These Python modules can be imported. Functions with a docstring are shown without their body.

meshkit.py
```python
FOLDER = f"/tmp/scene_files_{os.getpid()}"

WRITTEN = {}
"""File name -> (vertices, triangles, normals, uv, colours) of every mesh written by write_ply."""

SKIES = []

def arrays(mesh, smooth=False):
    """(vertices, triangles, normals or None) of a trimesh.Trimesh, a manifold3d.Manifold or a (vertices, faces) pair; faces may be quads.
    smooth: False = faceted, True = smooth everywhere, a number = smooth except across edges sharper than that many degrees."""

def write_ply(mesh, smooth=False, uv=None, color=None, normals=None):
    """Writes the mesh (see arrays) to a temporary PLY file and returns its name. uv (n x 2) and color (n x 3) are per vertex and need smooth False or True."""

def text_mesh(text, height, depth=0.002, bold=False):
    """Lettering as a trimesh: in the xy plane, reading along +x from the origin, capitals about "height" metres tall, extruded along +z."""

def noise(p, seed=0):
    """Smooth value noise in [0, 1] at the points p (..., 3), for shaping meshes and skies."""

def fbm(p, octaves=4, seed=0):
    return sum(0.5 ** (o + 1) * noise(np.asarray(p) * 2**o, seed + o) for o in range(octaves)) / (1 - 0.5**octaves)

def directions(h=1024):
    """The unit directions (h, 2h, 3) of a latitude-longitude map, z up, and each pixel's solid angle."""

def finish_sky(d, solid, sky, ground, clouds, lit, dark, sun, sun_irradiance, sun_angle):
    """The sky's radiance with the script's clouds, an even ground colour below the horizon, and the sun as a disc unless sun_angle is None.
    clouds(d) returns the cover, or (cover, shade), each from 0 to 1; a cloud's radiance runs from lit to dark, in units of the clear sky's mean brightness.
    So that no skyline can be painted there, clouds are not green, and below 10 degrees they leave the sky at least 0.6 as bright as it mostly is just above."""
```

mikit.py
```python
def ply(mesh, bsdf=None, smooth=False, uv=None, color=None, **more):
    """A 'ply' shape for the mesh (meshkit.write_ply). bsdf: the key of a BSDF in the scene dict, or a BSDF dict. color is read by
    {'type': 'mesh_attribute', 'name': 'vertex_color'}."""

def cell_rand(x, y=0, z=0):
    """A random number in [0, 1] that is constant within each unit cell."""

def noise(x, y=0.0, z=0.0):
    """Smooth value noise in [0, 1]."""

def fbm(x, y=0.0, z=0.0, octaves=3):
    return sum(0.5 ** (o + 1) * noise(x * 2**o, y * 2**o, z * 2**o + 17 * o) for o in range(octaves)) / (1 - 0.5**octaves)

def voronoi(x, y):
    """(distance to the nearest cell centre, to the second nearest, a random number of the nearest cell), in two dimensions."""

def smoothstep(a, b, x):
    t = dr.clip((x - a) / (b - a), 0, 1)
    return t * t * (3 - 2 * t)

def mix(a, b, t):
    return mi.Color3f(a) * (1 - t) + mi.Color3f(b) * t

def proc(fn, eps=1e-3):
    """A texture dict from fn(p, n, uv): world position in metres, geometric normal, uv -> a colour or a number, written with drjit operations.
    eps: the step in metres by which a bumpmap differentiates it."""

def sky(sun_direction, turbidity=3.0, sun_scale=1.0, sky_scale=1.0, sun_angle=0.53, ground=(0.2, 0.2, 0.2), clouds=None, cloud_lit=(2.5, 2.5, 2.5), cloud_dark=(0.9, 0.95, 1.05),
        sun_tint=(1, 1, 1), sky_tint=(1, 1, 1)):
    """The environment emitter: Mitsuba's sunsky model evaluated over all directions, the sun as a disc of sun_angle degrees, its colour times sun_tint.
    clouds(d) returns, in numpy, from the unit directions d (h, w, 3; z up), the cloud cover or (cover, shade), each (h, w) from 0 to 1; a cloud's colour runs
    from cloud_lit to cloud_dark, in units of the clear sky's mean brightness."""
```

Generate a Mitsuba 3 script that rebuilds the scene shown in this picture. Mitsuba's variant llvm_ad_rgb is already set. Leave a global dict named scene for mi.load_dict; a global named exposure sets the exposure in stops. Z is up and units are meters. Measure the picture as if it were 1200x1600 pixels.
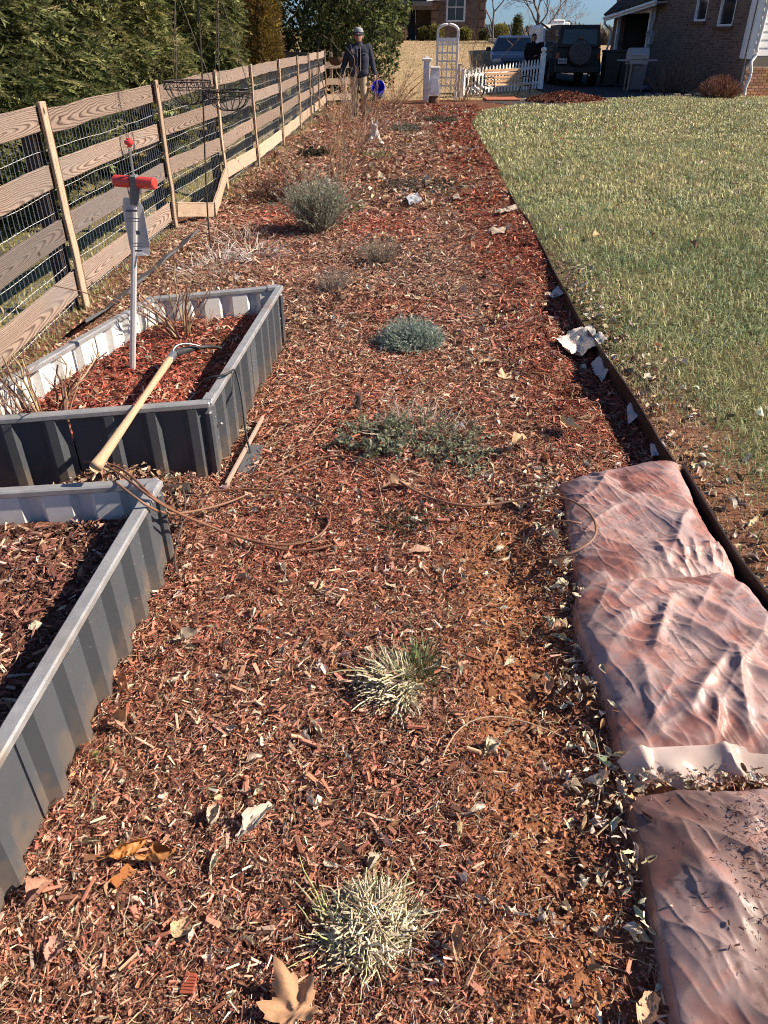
import math, numpy as np, trimesh, mitsuba as mi, drjit as dr, manifold3d as m3
import mikit, meshkit
from mikit import noise, fbm, voronoi, smoothstep, mix, cell_rand, proc
from shapely.geometry import Polygon, LineString

T = mi.ScalarTransform4f
rng = np.random.default_rng(7)
scene, labels = {}, {}
PI = math.pi

# ---------------------------------------------------------------- camera, sky, exposure
PITCH = math.radians(33.04)
scene['camera'] = {'type': 'perspective', 'fov': 55.11, 'fov_axis': 'x', 'near_clip': 0.05, 'far_clip': 900.0,
                   'to_world': T().look_at(origin=[0, 0, 1.6], target=[0, math.cos(PITCH), 1.6 - math.sin(PITCH)], up=[0, 0, 1])}
EL = math.radians(37)
SUN = (math.cos(EL), math.cos(EL) * 0.035, math.sin(EL))
scene['sky'] = mikit.sky(SUN, turbidity=2.2, sun_tint=(0.95, 1.0, 1.14), sky_tint=(0.88, 0.98, 1.16), sky_scale=0.45)
exposure = 2.7

# ---------------------------------------------------------------- helpers
used = {}
def num(k):
    used[k] = used.get(k, -1) + 1
    return k if used[k] == 0 else f'{k}_{used[k]:03d}'

def tag(key, label=None, cat=None, group=None, kind=None):
    d = {a: b for a, b in (('label', label), ('category', cat), ('group', group), ('kind', kind)) if b}
    if d: labels[key] = d

def thing(name, label, cat, group=None):
    k = num(name); tag(k, label, cat, group); return k

def put(key, mesh, bsdf='matte', col=(.5, .5, .5), smooth=False, uv=None):
    if isinstance(mesh, tuple): v, f = np.asarray(mesh[0], float), np.asarray(mesh[1], int)
    else: v, f, _ = meshkit.arrays(mesh)
    if f.shape[1] == 4: f = np.vstack([f[:, [0, 1, 2]], f[:, [0, 2, 3]]])
    c = None
    if bsdf in VCOL:
        c = np.asarray(col, float)
        if c.ndim == 1: c = np.tile(c, (len(v), 1))
    if smooth not in (False, True):
        if c is not None and np.ptp(c, axis=0).max() > 0: smooth = True
        else:
            v, f, _ = meshkit.arrays(trimesh.Trimesh(v, f, process=False), smooth); smooth = True
            if c is not None: c = np.tile(c[:1], (len(v), 1))
    scene[key] = mikit.ply((v, f), bsdf, smooth, uv=uv, color=c)
    return key

def part(parent, name, mesh, bsdf='matte', col=(.5, .5, .5), smooth=False, uv=None, label=None, kind=None):
    k = num(f'{parent}__{name}'); put(k, mesh, bsdf, col, smooth, uv); tag(k, label, None, None, kind); return k

def solo(name, label, cat, mesh, bsdf='matte', col=(.5, .5, .5), smooth=False, uv=None, group=None, kind=None):
    k = num(name); put(k, mesh, bsdf, col, smooth, uv); tag(k, label, cat, group, kind); return k

def cat(parts):
    vs, fs, n = [], [], 0
    for v, f in parts:
        v, f = np.asarray(v, float), np.asarray(f, int)
        if f.shape[1] == 4: f = np.vstack([f[:, [0, 1, 2]], f[:, [0, 2, 3]]])
        vs.append(v); fs.append(f + n); n += len(v)
    return np.vstack(vs), np.vstack(fs)

CV = np.array([[x, y, z] for x in (-.5, .5) for y in (-.5, .5) for z in (-.5, .5)])
CF = np.array([[0, 1, 3], [0, 3, 2], [4, 6, 7], [4, 7, 5], [0, 4, 5], [0, 5, 1], [2, 3, 7], [2, 7, 6], [0, 2, 6], [0, 6, 4], [1, 5, 7], [1, 7, 3]])
def box(c, s): return CV * np.asarray(s, float) + np.asarray(c, float), CF

def hull(p):
    h = trimesh.convex.convex_hull(np.asarray(p, float)); return np.array(h.vertices), np.array(h.faces)

def cbox(c, s, b=.006):
    """box with chamfered edges"""
    s = np.asarray(s, float) / 2; pts = []
    for sx in (-1, 1):
        for sy in (-1, 1):
            for sz in (-1, 1):
                g = np.array([sx, sy, sz])
                for k in range(3):
                    q = s.copy(); q[[i for i in range(3) if i != k]] -= b
                    pts.append(g * q)
    v, f = hull(pts); return v + np.asarray(c, float), f

def basis(d, up=(0, 0, 1)):
    d = np.asarray(d, float); d = d / np.linalg.norm(d)
    a = np.cross(up, d)
    if np.linalg.norm(a) < 1e-6: a = np.cross((0, 1, 0), d)
    a /= np.linalg.norm(a); return d, a, np.cross(d, a)

def beam(p0, p1, w, h, up=(0, 0, 1), b=0):
    """box from p0 to p1: w across, h along up"""
    p0, p1 = np.asarray(p0, float), np.asarray(p1, float)
    d, a, u = basis(p1 - p0, up); L = np.linalg.norm(p1 - p0)
    v, f = (cbox((0, 0, 0), (L, w, h), b) if b else box((0, 0, 0), (L, w, h)))
    return v @ np.array([d, a, u]) + (p0 + p1) / 2, f

def rotz(m, a, c=(0, 0, 0)):
    v, f = m; c = np.asarray(c, float); s, k = math.sin(a), math.cos(a)
    return (np.asarray(v) - c) @ np.array([[k, s, 0], [-s, k, 0], [0, 0, 1]]) + c, f

def move(m, t): return np.asarray(m[0]) + np.asarray(t, float), m[1]

def fibers(P, R, sides=4):
    """many tubes at once: P (n,k,3), R (n,k) or scalar"""
    P = np.asarray(P, float); n, k, _ = P.shape
    R = np.broadcast_to(np.asarray(R, float), (n, k)) if np.ndim(R) < 2 else np.asarray(R, float)
    t = np.gradient(P, axis=1); t /= np.linalg.norm(t, axis=2, keepdims=True) + 1e-12
    ref = np.where(np.abs(t[..., 2:]) < .9, [0, 0, 1.], [1., 0, 0])
    ref = np.broadcast_to(ref[:, :1], ref.shape)
    a = np.cross(t, ref); a /= np.linalg.norm(a, axis=2, keepdims=True) + 1e-12
    b = np.cross(t, a); an = np.arange(sides) * 2 * PI / sides
    v = P[:, :, None] + R[:, :, None, None] * (np.cos(an)[:, None] * a[:, :, None] + np.sin(an)[:, None] * b[:, :, None])
    i, j = np.meshgrid(np.arange(k - 1), np.arange(sides), indexing='ij')
    q = np.stack([i * sides + j, i * sides + (j + 1) % sides, (i + 1) * sides + (j + 1) % sides, (i + 1) * sides + j], -1).reshape(-1, 4)
    f3 = np.vstack([q[:, [0, 1, 2]], q[:, [0, 2, 3]]])
    if sides == 4: caps = np.array([[0, 2, 1], [0, 3, 2]] + [[(k - 1) * 4 + c for c in t3] for t3 in ((0, 1, 2), (0, 2, 3))])
    elif sides == 3: caps = np.array([[0, 2, 1], [(k - 1) * 3 + 0, (k - 1) * 3 + 1, (k - 1) * 3 + 2]])
    else:
        caps = np.array([[0, j + 1, j] for j in range(1, sides - 1)] + [[(k - 1) * sides, (k - 1) * sides + j, (k - 1) * sides + j + 1] for j in range(1, sides - 1)])
    f3 = np.vstack([f3, caps])
    f = (f3[None] + (np.arange(n) * k * sides)[:, None, None]).reshape(-1, 3)
    return v.reshape(-1, 3), f

def tube(pts, r, sides=8):
    return fibers(np.asarray(pts, float)[None], np.broadcast_to(np.asarray(r, float), (len(pts),))[None], sides)

def spline(pts, n=60):
    from scipy.interpolate import CubicSpline
    p = np.asarray(pts, float); s = np.r_[0, np.cumsum(np.linalg.norm(np.diff(p, axis=0), axis=1))]
    return CubicSpline(s, p)(np.linspace(0, s[-1], n))

def lathe(prof, n=24):
    prof = np.asarray(prof, float); k = len(prof); an = np.arange(n) * 2 * PI / n
    v = np.stack([prof[:, None, 0] * np.cos(an), prof[:, None, 0] * np.sin(an), np.broadcast_to(prof[:, None, 1], (k, n))], -1).reshape(-1, 3)
    i, j = np.meshgrid(np.arange(k - 1), np.arange(n), indexing='ij')
    q = np.stack([i * n + j, i * n + (j + 1) % n, (i + 1) * n + (j + 1) % n, (i + 1) * n + j], -1).reshape(-1, 4)
    return v, np.vstack([q[:, [0, 1, 2]], q[:, [0, 2, 3]]])

def extrude(poly, h):
    m = trimesh.creation.extrude_polygon(poly, h, engine='earcut'); return np.array(m.vertices), np.array(m.faces)

def grid(nu, nv, wrap=False):
    i, j = np.meshgrid(np.arange(nu - 1), np.arange(nv - 1), indexing='ij')
    q = np.stack([i * nv + j, (i + 1) * nv + j, (i + 1) * nv + j + 1, i * nv + j + 1], -1).reshape(-1, 4)
    return np.vstack([q[:, [0, 1, 2]], q[:, [0, 2, 3]]])

def rots(yaw, pit, rol):
    cy, sy, cp, sp, cr, sr = np.cos(yaw), np.sin(yaw), np.cos(pit), np.sin(pit), np.cos(rol), np.sin(rol)
    o = np.zeros_like(cy)
    Rz = np.stack([np.stack([cy, -sy, o], -1), np.stack([sy, cy, o], -1), np.stack([o, o, o + 1], -1)], -2)
    Ry = np.stack([np.stack([cp, o, sp], -1), np.stack([o, o + 1, o], -1), np.stack([-sp, o, cp], -1)], -2)
    Rx = np.stack([np.stack([o + 1, o, o], -1), np.stack([o, cr, -sr], -1), np.stack([o, sr, cr], -1)], -2)
    return Rz @ Ry @ Rx

def scatter(tv, tf, pos, R, cols):
    """copies of templates: tv (n,k,3) already sized; returns mesh and vertex colours"""
    n, k, _ = tv.shape
    v = np.einsum('nij,nkj->nki', R, tv) + pos[:, None]
    f = (tf[None] + (np.arange(n) * k)[:, None, None]).reshape(-1, 3)
    return (v.reshape(-1, 3), f), np.repeat(cols, k, axis=0)

def pick(pal, w, n, r, var=.22):
    pal = np.asarray(pal, float); w = np.asarray(w, float) / np.sum(w)
    c = pal[r.choice(len(pal), n, p=w)]
    return np.clip(c * np.exp(r.normal(0, var, (n, 1))) * np.exp(r.normal(0, .05, (n, 3))), .004, .9)

def nz(x, y, s, seed=0, oc=3):
    x, y = np.broadcast_arrays(np.asarray(x, float), np.asarray(y, float))
    return meshkit.fbm(np.stack([x * s, y * s, np.full(x.shape, 3.3)], -1), oc, seed)

def ss(a, b, x):
    t = np.clip((np.asarray(x, float) - a) / (b - a), 0, 1); return t * t * (3 - 2 * t)

# ---------------------------------------------------------------- materials
VCOL = {'matte', 'satin', 'gloss', 'leafy'}
def two(b): return {'type': 'twosided', 'bsdf': b}
VC = {'type': 'mesh_attribute', 'name': 'vertex_color'}
scene['matte'] = two({'type': 'diffuse', 'reflectance': VC})
scene['satin'] = two({'type': 'principled', 'base_color': VC, 'roughness': .55, 'specular': .4})
scene['gloss'] = two({'type': 'principled', 'base_color': VC, 'roughness': .22, 'specular': .5, 'clearcoat': .5, 'clearcoat_gloss': .9})
scene['leafy'] = {'type': 'principledthin', 'base_color': VC, 'roughness': .6, 'diff_trans': .5, 'spec_trans': 0.0, 'eta': 1.35}
scene['metal'] = two({'type': 'principled', 'base_color': {'type': 'rgb', 'value': (.55, .56, .58)}, 'metallic': .9, 'roughness': .35})
scene['glass'] = {'type': 'thindielectric', 'int_ior': 1.5}
scene['dark_glass'] = two({'type': 'principled', 'base_color': {'type': 'rgb', 'value': (.02, .025, .03)}, 'roughness': .05, 'specular': .6})

def wood(light, dark, gray):
    def f(p, n, uv):
        k = dr.floor(uv.y / 10)
        y = uv.y - 10 * k
        x = uv.x
        xc = 7.3 * k + .3 + 1.6 * cell_rand(k, 3)
        yc = .07 + .09 * (cell_rand(k, 5) - .5)
        d = y - yc + .028 * (noise(x * 2.3, k * 1.7) - .5) + .01 * (noise(x * 9, k) - .5)
        r = dr.sqrt(d * d + dr.square(.05 * (x - xc)) + 1e-6)
        s = r * 118 + 1.3 * fbm(x * 2.5, y * 22, k)
        w = s - dr.floor(s)
        line = smoothstep(.35, .8, w) * (1 - smoothstep(.86, .98, w))
        fine = noise(x * 7, y * 420, k)
        c = mix(light, dark, line * .85 + .25 * (fine - .5) + .08)
        blot = smoothstep(.38, .66, fbm(x * 2.2 + 5, y * 9, k))
        c = mix(c, gray, .72 * blot * cell_rand(k, 14))
        # knots
        kx = 7.3 * k + .2 + 1.9 * cell_rand(k, 8)
        kd = dr.sqrt(dr.square((x - kx) * .7) + dr.square(y - .03 - .08 * cell_rand(k, 9)))
        c = mix(c, mi.Color3f(.07, .04, .03), 1 - smoothstep(.008, .02, kd))
        return c * (.68 + .5 * cell_rand(k, 11))
    return two({'type': 'principled', 'base_color': proc(f), 'roughness': .75, 'specular': .25})
scene['wood_brown'] = wood((.315, .24, .195), (.08, .052, .043), (.19, .17, .16))
scene['wood_pale'] = wood((.47, .365, .27), (.32, .215, .145), (.44, .34, .26))
scene['wood_gray'] = wood((.20, .165, .15), (.075, .06, .055), (.15, .135, .13))

def f_soil(p, n, uv):
    a = fbm(p.x * 5, p.y * 5); b = fbm(p.x * 45, p.y * 45, p.z * 45)
    c = mix((.085, .042, .03), (.26, .125, .083), smoothstep(.3, .75, b))
    # bare orange clay along the trodden strip
    mid = .285 + .115 * p.y - .022 * p.y * p.y + .12 * noise(p.y * 1.3) - .06
    strip = (1 - smoothstep(.10, .32, dr.abs(p.x - mid))) * (1 - smoothstep(2.2, 2.9, p.y)) * smoothstep(.25, .55, a + .12)
    c = mix(c, mix((.22, .09, .045), (.38, .175, .09), b), strip * .9)
    return c
scene['m_soil'] = two({'type': 'bumpmap', 'nested': {'type': 'diffuse', 'reflectance': proc(f_soil)}, 'texture': proc(lambda p, n, uv: .008 * fbm(p.x * 70, p.y * 70, 1.0)), 'scale': 1.0})

def f_lawn(p, n, uv):
    a = fbm(p.x * .8, p.y * .8); b = fbm(p.x * 14, p.y * 14)
    c = mix(mix((.07, .07, .035), (.17, .14, .075), a), (.10, .06, .035), smoothstep(.62, .8, b))
    bare = (1 - smoothstep(.22, .52, p.x - 1.25 + .25 * (fbm(p.x * 4, p.y * 4) - .5))) * (1 - smoothstep(2.9, 4.6, p.y))
    return mix(c, mix((.15, .07, .045), (.30, .15, .095), b), bare)
scene['turf'] = two({'type': 'diffuse', 'reflectance': proc(f_lawn)})

def f_field(p, n, uv):
    a = fbm(p.x * .35, p.y * .35, octaves=4); b = fbm(p.x * 6, p.y * 6); d = fbm(p.x * 1.5, p.y * .35)
    tan_ = mix((.30, .22, .125), (.46, .35, .22), b * .6 + d * .4)
    grn = mix((.12, .12, .05), (.24, .20, .10), b)
    g = smoothstep(.48, .62, a) * .55 * smoothstep(2.0, -2.0, p.x + 2) + .30 * smoothstep(.5, .65, d)
    return mix(tan_, grn, dr.clip(g + smoothstep(-1.6, -2.6, p.x) * (.55 - .3 * smoothstep(.4, .7, d)), 0, 1))
scene['m_field'] = two({'type': 'diffuse', 'reflectance': proc(f_field)})

def f_asph(p, n, uv):
    b = noise(p.x * 220, p.y * 220); a = fbm(p.x * 1.2, p.y * 1.2)
    return mix((.045, .046, .05), (.095, .095, .10), b * .6 + a * .4)
scene['asphalt'] = two({'type': 'diffuse', 'reflectance': proc(f_asph)})

def f_brick(p, n, uv):
    x, y = uv.x, uv.y
    row = dr.floor(y / .075); xx = x / .215 + .5 * (row - 2 * dr.floor(row / 2))
    fx, fy = xx - dr.floor(xx), y / .075 - row
    r = cell_rand(dr.floor(xx), row); r2 = cell_rand(dr.floor(xx), row, 4)
    c = mix((.15, .10, .08), (.23, .16, .125), r)
    c = mix(c, mi.Color3f(.10, .07, .06), dr.select(r2 > .93, .7, 0.0))
    m = dr.minimum(smoothstep(.0, .06, fx) * (1 - smoothstep(.94, 1, fx)), smoothstep(.02, .16, fy) * (1 - smoothstep(.84, .98, fy)))
    return mix((.22, .185, .16), c * (.8 + .4 * fbm(x * 2, y * 2)), m)
scene['m_brick'] = two({'type': 'diffuse', 'reflectance': proc(f_brick)})

def f_shingle(p, n, uv):
    row = dr.floor(uv.y / .14); xx = uv.x / .3 + .5 * (row - 2 * dr.floor(row / 2))
    fy = uv.y / .14 - row
    return mix((.05, .05, .055), (.11, .105, .10), cell_rand(dr.floor(xx), row)) * (.55 + .45 * smoothstep(0, .18, fy))
scene['m_shingle'] = two({'type': 'diffuse', 'reflectance': proc(f_shingle)})

def f_steel(p, n, uv):
    a = fbm(p.x * 3, p.y * 3, p.z * 3); b = noise(p.x * 90, p.y * 90, p.z * 90)
    c = mix((.056, .064, .075), (.082, .092, .105), a)
    c = mix(c, mi.Color3f(.45, .43, .40), smoothstep(.93, .97, b) * .6)
    return mix(c, mi.Color3f(.16, .12, .09), smoothstep(.17, .02, p.z + .10 * (noise(p.x * 40 + p.y * 40, p.z * 30) - .3)) * .6)
scene['bed_steel'] = two({'type': 'principled', 'base_color': proc(f_steel), 'roughness': .42, 'specular': .45})
def f_rim(p, n, uv):
    a = fbm(p.x * 5, p.y * 5, p.z * 5); b = fbm(p.x * 28, p.y * 28)
    return mix(mix((.27, .28, .295), (.41, .415, .425), b), (.27, .21, .16), smoothstep(.58, .76, a) * .7)
scene['rim_steel'] = two({'type': 'principled', 'base_color': proc(f_rim), 'roughness': .38, 'metallic': .35, 'specular': .5})

def f_bag(p, n, uv):
    # uv.x: how far the film stands off the mulch inside; lifted film looks milky, clinging film shows the dark mulch
    a = fbm(p.x * 6, p.y * 6, octaves=4); b = fbm(p.x * 15 + 3, p.y * 15, octaves=4); d = fbm(p.x * 75, p.y * 75); e = noise(p.x * 230, p.y * 230)
    lift = dr.clip(uv.x + 1.1 * (a - .5) + .5 * (b - .5), 0, 1)
    c = mix(mix((.105, .045, .040), (.235, .112, .10), smoothstep(.0, .5, lift)), (.38, .265, .25), smoothstep(.5, 1.0, lift))
    c = mix(c, mi.Color3f(.25, .20, .215), .55 * smoothstep(.54, .70, fbm(p.x * 4 + 9, p.y * 4 + 2)))
    sh = noise((p.x * .8 + p.y * .6) * 40, (p.x * .6 - p.y * .8) * 9); sh2 = noise((p.x * .5 - p.y * .86) * 44, (p.x * .86 + p.y * .5) * 10)
    c = mix(c, mi.Color3f(.50, .20, .145), .32 * smoothstep(.62, .82, sh) + .32 * smoothstep(.64, .84, sh2))
    c = mix(c, mi.Color3f(.09, .055, .045), .5 * smoothstep(.56, .76, d) * smoothstep(.42, .60, b))
    c = mix(c, mi.Color3f(.12, .07, .06), uv.y * (.25 + .5 * smoothstep(.4, .65, fbm(p.x * 9 + 4, p.y * 9))))
    return mix(c, mi.Color3f(.03, .02, .018), smoothstep(.95, .98, e) * .8)
scene['bag_film'] = two({'type': 'principled', 'base_color': proc(f_bag), 'roughness': .48, 'specular': .42, 'clearcoat': .08, 'clearcoat_gloss': .7})

# ---------------------------------------------------------------- the ground
EX = np.array([1.24, 1.24, 1.23, 1.24, 1.25, 1.25, 1.27, 1.28, 1.27, 1.29, 1.34, 1.39, 1.45, 1.46, 1.59, 1.75, 1.86, 2.3, 3.6])
EY = np.array([-2, 1.8, 2.06, 2.38, 2.72, 2.97, 3.23, 3.54, 3.99, 4.78, 5.7, 6.61, 7.65, 8.82, 11.5, 15.2, 17.6, 20.2, 22.4])
def edge_x(y): return np.interp(y, EY, EX)
FX = np.array([-2.10, -2.10, -2.05, -1.93, -1.82, -1.72, -1.66, -1.62, -1.56])
FY = np.array([-6, 5.08, 7.52, 9.65, 11.55, 13.84, 16.3, 19.7, 26])
def fence_x(y): return np.interp(y, FY, FX)

def gz(x, y):
    """height of the mulched bed"""
    x, y = np.broadcast_arrays(np.asarray(x, float), np.asarray(y, float))
    z = .05 * (nz(x, y, 1.3, 1) - .5) + .035 * (nz(x, y, 6, 2) - .5)
    z = z + .022 * (nz(x, y, 22, 4) - .5)
    z = z - .075 * np.exp(-((x - edge_x(y) + .10) / .11) ** 2) * (1 - ss(4.6, 7.5, y))
    z = z - .03 * np.exp(-((x - .47) / .16) ** 2) * (1 - ss(2.2, 3, y))
    # small hollows where plants have been lifted along the right hand side
    for hx, hy, r, d in ((.98, 3.72, .13, .085), (1.05, 3.95, .08, .05), (1.12, 5.2, .10, .07), (.95, 5.55, .1, .05), (1.18, 6.9, .12, .06), (1.0, 7.6, .12, .06), (.55, 7.4, .1, .04), (.78, 5.0, .08, .04), (.30, 3.3, .08, .04), (.1, 4.6, .1, .05), (1.0, 4.5, .1, .05), (1.2, 8.6, .15, .06)):
        z = z - 1.5 * d * np.exp(-((x - hx) ** 2 + (y - hy) ** 2) / r ** 2)
    return z

def hill(x, y):
    x, y = np.broadcast_arrays(np.asarray(x, float), np.asarray(y, float))
    x0 = 2.4 + np.clip(y - 27, 0, 40) * .17
    up = 1.30 * ss(25.5, 44, y) * (1 - ss(x0, x0 + 4.2, x))
    return up + .04 * (nz(x, y, .5, 6) - .5)

def sheet(xs, ys, zf):
    X, Y = np.meshgrid(xs, ys, indexing='ij')
    return np.stack([X, Y, zf(X, Y)], -1).reshape(-1, 3), grid(len(xs), len(ys))

lin = np.linspace
def bands(*b): return np.unique(np.concatenate([lin(*q) for q in b]))
# the field everywhere, down to the horizon; kept just below the bed and the lawn
def field_z(x, y):
    z = hill(x, y)
    bed = ss(-2.6, -2.0, x) * (1 - ss(24, 26, x)) * (1 - ss(22.2, 24, y))
    return z - .16 * bed - .015
put('field', sheet(bands((-400, -40, 8), (-40, -2.6, 70), (-2.6, -1.4, 12), (-1.4, 14, 40), (14, 26, 16), (26, 60, 12), (60, 400, 8)),
                   bands((-30, 20, 60), (20, 60, 90), (60, 120, 20), (120, 700, 10)), field_z), 'm_field', smooth=True)
tag('field', kind='structure')

# the mulched bed
def bed_sheet(xa, xb, ya, yb, nx, ny):
    ys = lin(ya, yb, ny); s = lin(0, 1, nx); Y, S = np.meshgrid(ys, s, indexing='ij')
    L = fence_x(Y) - .12 if xa is None else xa + 0 * Y
    R = edge_x(Y) + .012 if xb is None else xb + 0 * Y
    X = L + (R - L) * S
    return np.stack([X, Y, gz(X, Y)], -1).reshape(-1, 3), grid(ny, nx)[:, ::-1]
put('mulch_bed', cat([bed_sheet(None, None, .2, 3, 190, 260), bed_sheet(None, None, 3, 8, 150, 200), bed_sheet(None, None, 8, 24.2, 60, 130)]), 'm_soil', smooth=True)
tag('mulch_bed', kind='structure')

# the lawn
def lawn_far(x): return np.interp(x, [1.5, 3.6, 4.6, 5.4, 6.6, 7.8, 9.5, 14], [20, 22.2, 22.0, 22.6, 24.2, 24.9, 25.0, 25.0])
def lawn_z(x, y): return .004 + .05 * (nz(x, y, .9, 9) - .5) + .012 * (nz(x, y, 9, 10) - .5) + .02 * ss(0, .25, x - edge_x(y))
def lawn_sheet(y0, y1, nx, ny, far=False):
    s = lin(0, 1, nx) ** 1.6; V = lin(0, 1, ny); S, V = np.meshgrid(s, V, indexing='ij')
    if not far:
        Y = y0 + (y1 - y0) * V; L = edge_x(Y) + .004; X = L + (26 - L) * S
    else:
        X0 = edge_x(y0) + .004; X = X0 + (26 - X0) * S; Y = y0 + (np.maximum(lawn_far(X), y0 + .01) - y0) * V
        X = np.maximum(X, edge_x(np.minimum(Y, 22.4)) + .004 - 2 * S)
    return np.stack([X, Y, lawn_z(X, Y)], -1).reshape(-1, 3), grid(nx, ny)
put('lawn', cat([lawn_sheet(-.5, 4, 120, 110), lawn_sheet(4, 18.0, 90, 120), lawn_sheet(18.0, 25, 60, 60, True)]), 'turf', smooth=True)
tag('lawn', kind='structure')

# asphalt drive in front of the garage
drv = Polygon([(2.6, 23.7), (3.7, 21.7), (5.2, 22.2), (6.9, 24.6), (8.4, 25.2), (9.6, 26), (10.6, 40), (9, 60), (4.2, 60), (5.5, 36), (4.9, 29.5), (5.2, 27), (4.3, 24.4)])
dv, df = trimesh.creation.triangulate_polygon(drv, engine='earcut')
dm = trimesh.Trimesh(np.c_[dv, np.zeros(len(dv))], df).subdivide_to_size(1.2)
d_v = np.array(dm.vertices); d_v[:, 2] = np.maximum(hill(d_v[:, 0], d_v[:, 1]), -.02) + .012 + .0 * d_v[:, 0]
put('driveway', (d_v, np.array(dm.faces)), 'asphalt', smooth=True); tag('driveway', kind='structure')
solo('paver', 'terracotta paving slab at the foot of the garden bench', 'paver', cbox((3.35, 24.1, .02), (.95, 1.0, .06), .01), 'matte', (.42, .16, .10))

# ---------------------------------------------------------------- wood chip mulch
def inside_beds(x, y):
    a = (x < -.768 - .0455 * (2.14 - y)) & (y < 2.13)
    b = (x < -.60 - .11 * (4.4 - y) / 1.6) & (x > -1.72 + .2 * (y - 2.6) / 1.6) & (y > 2.58 + .2 * (x + 1.6)) & (y < 4.5)
    return a | b
def in_bags(x, y):
    left = np.interp(y, [.6, 1.25, 1.9, 2.3, 2.75], [.55, .60, .66, .69, .74])
    return (x > left + .05) & (x < edge_x(y) - .03) & (y < 2.7)

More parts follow.
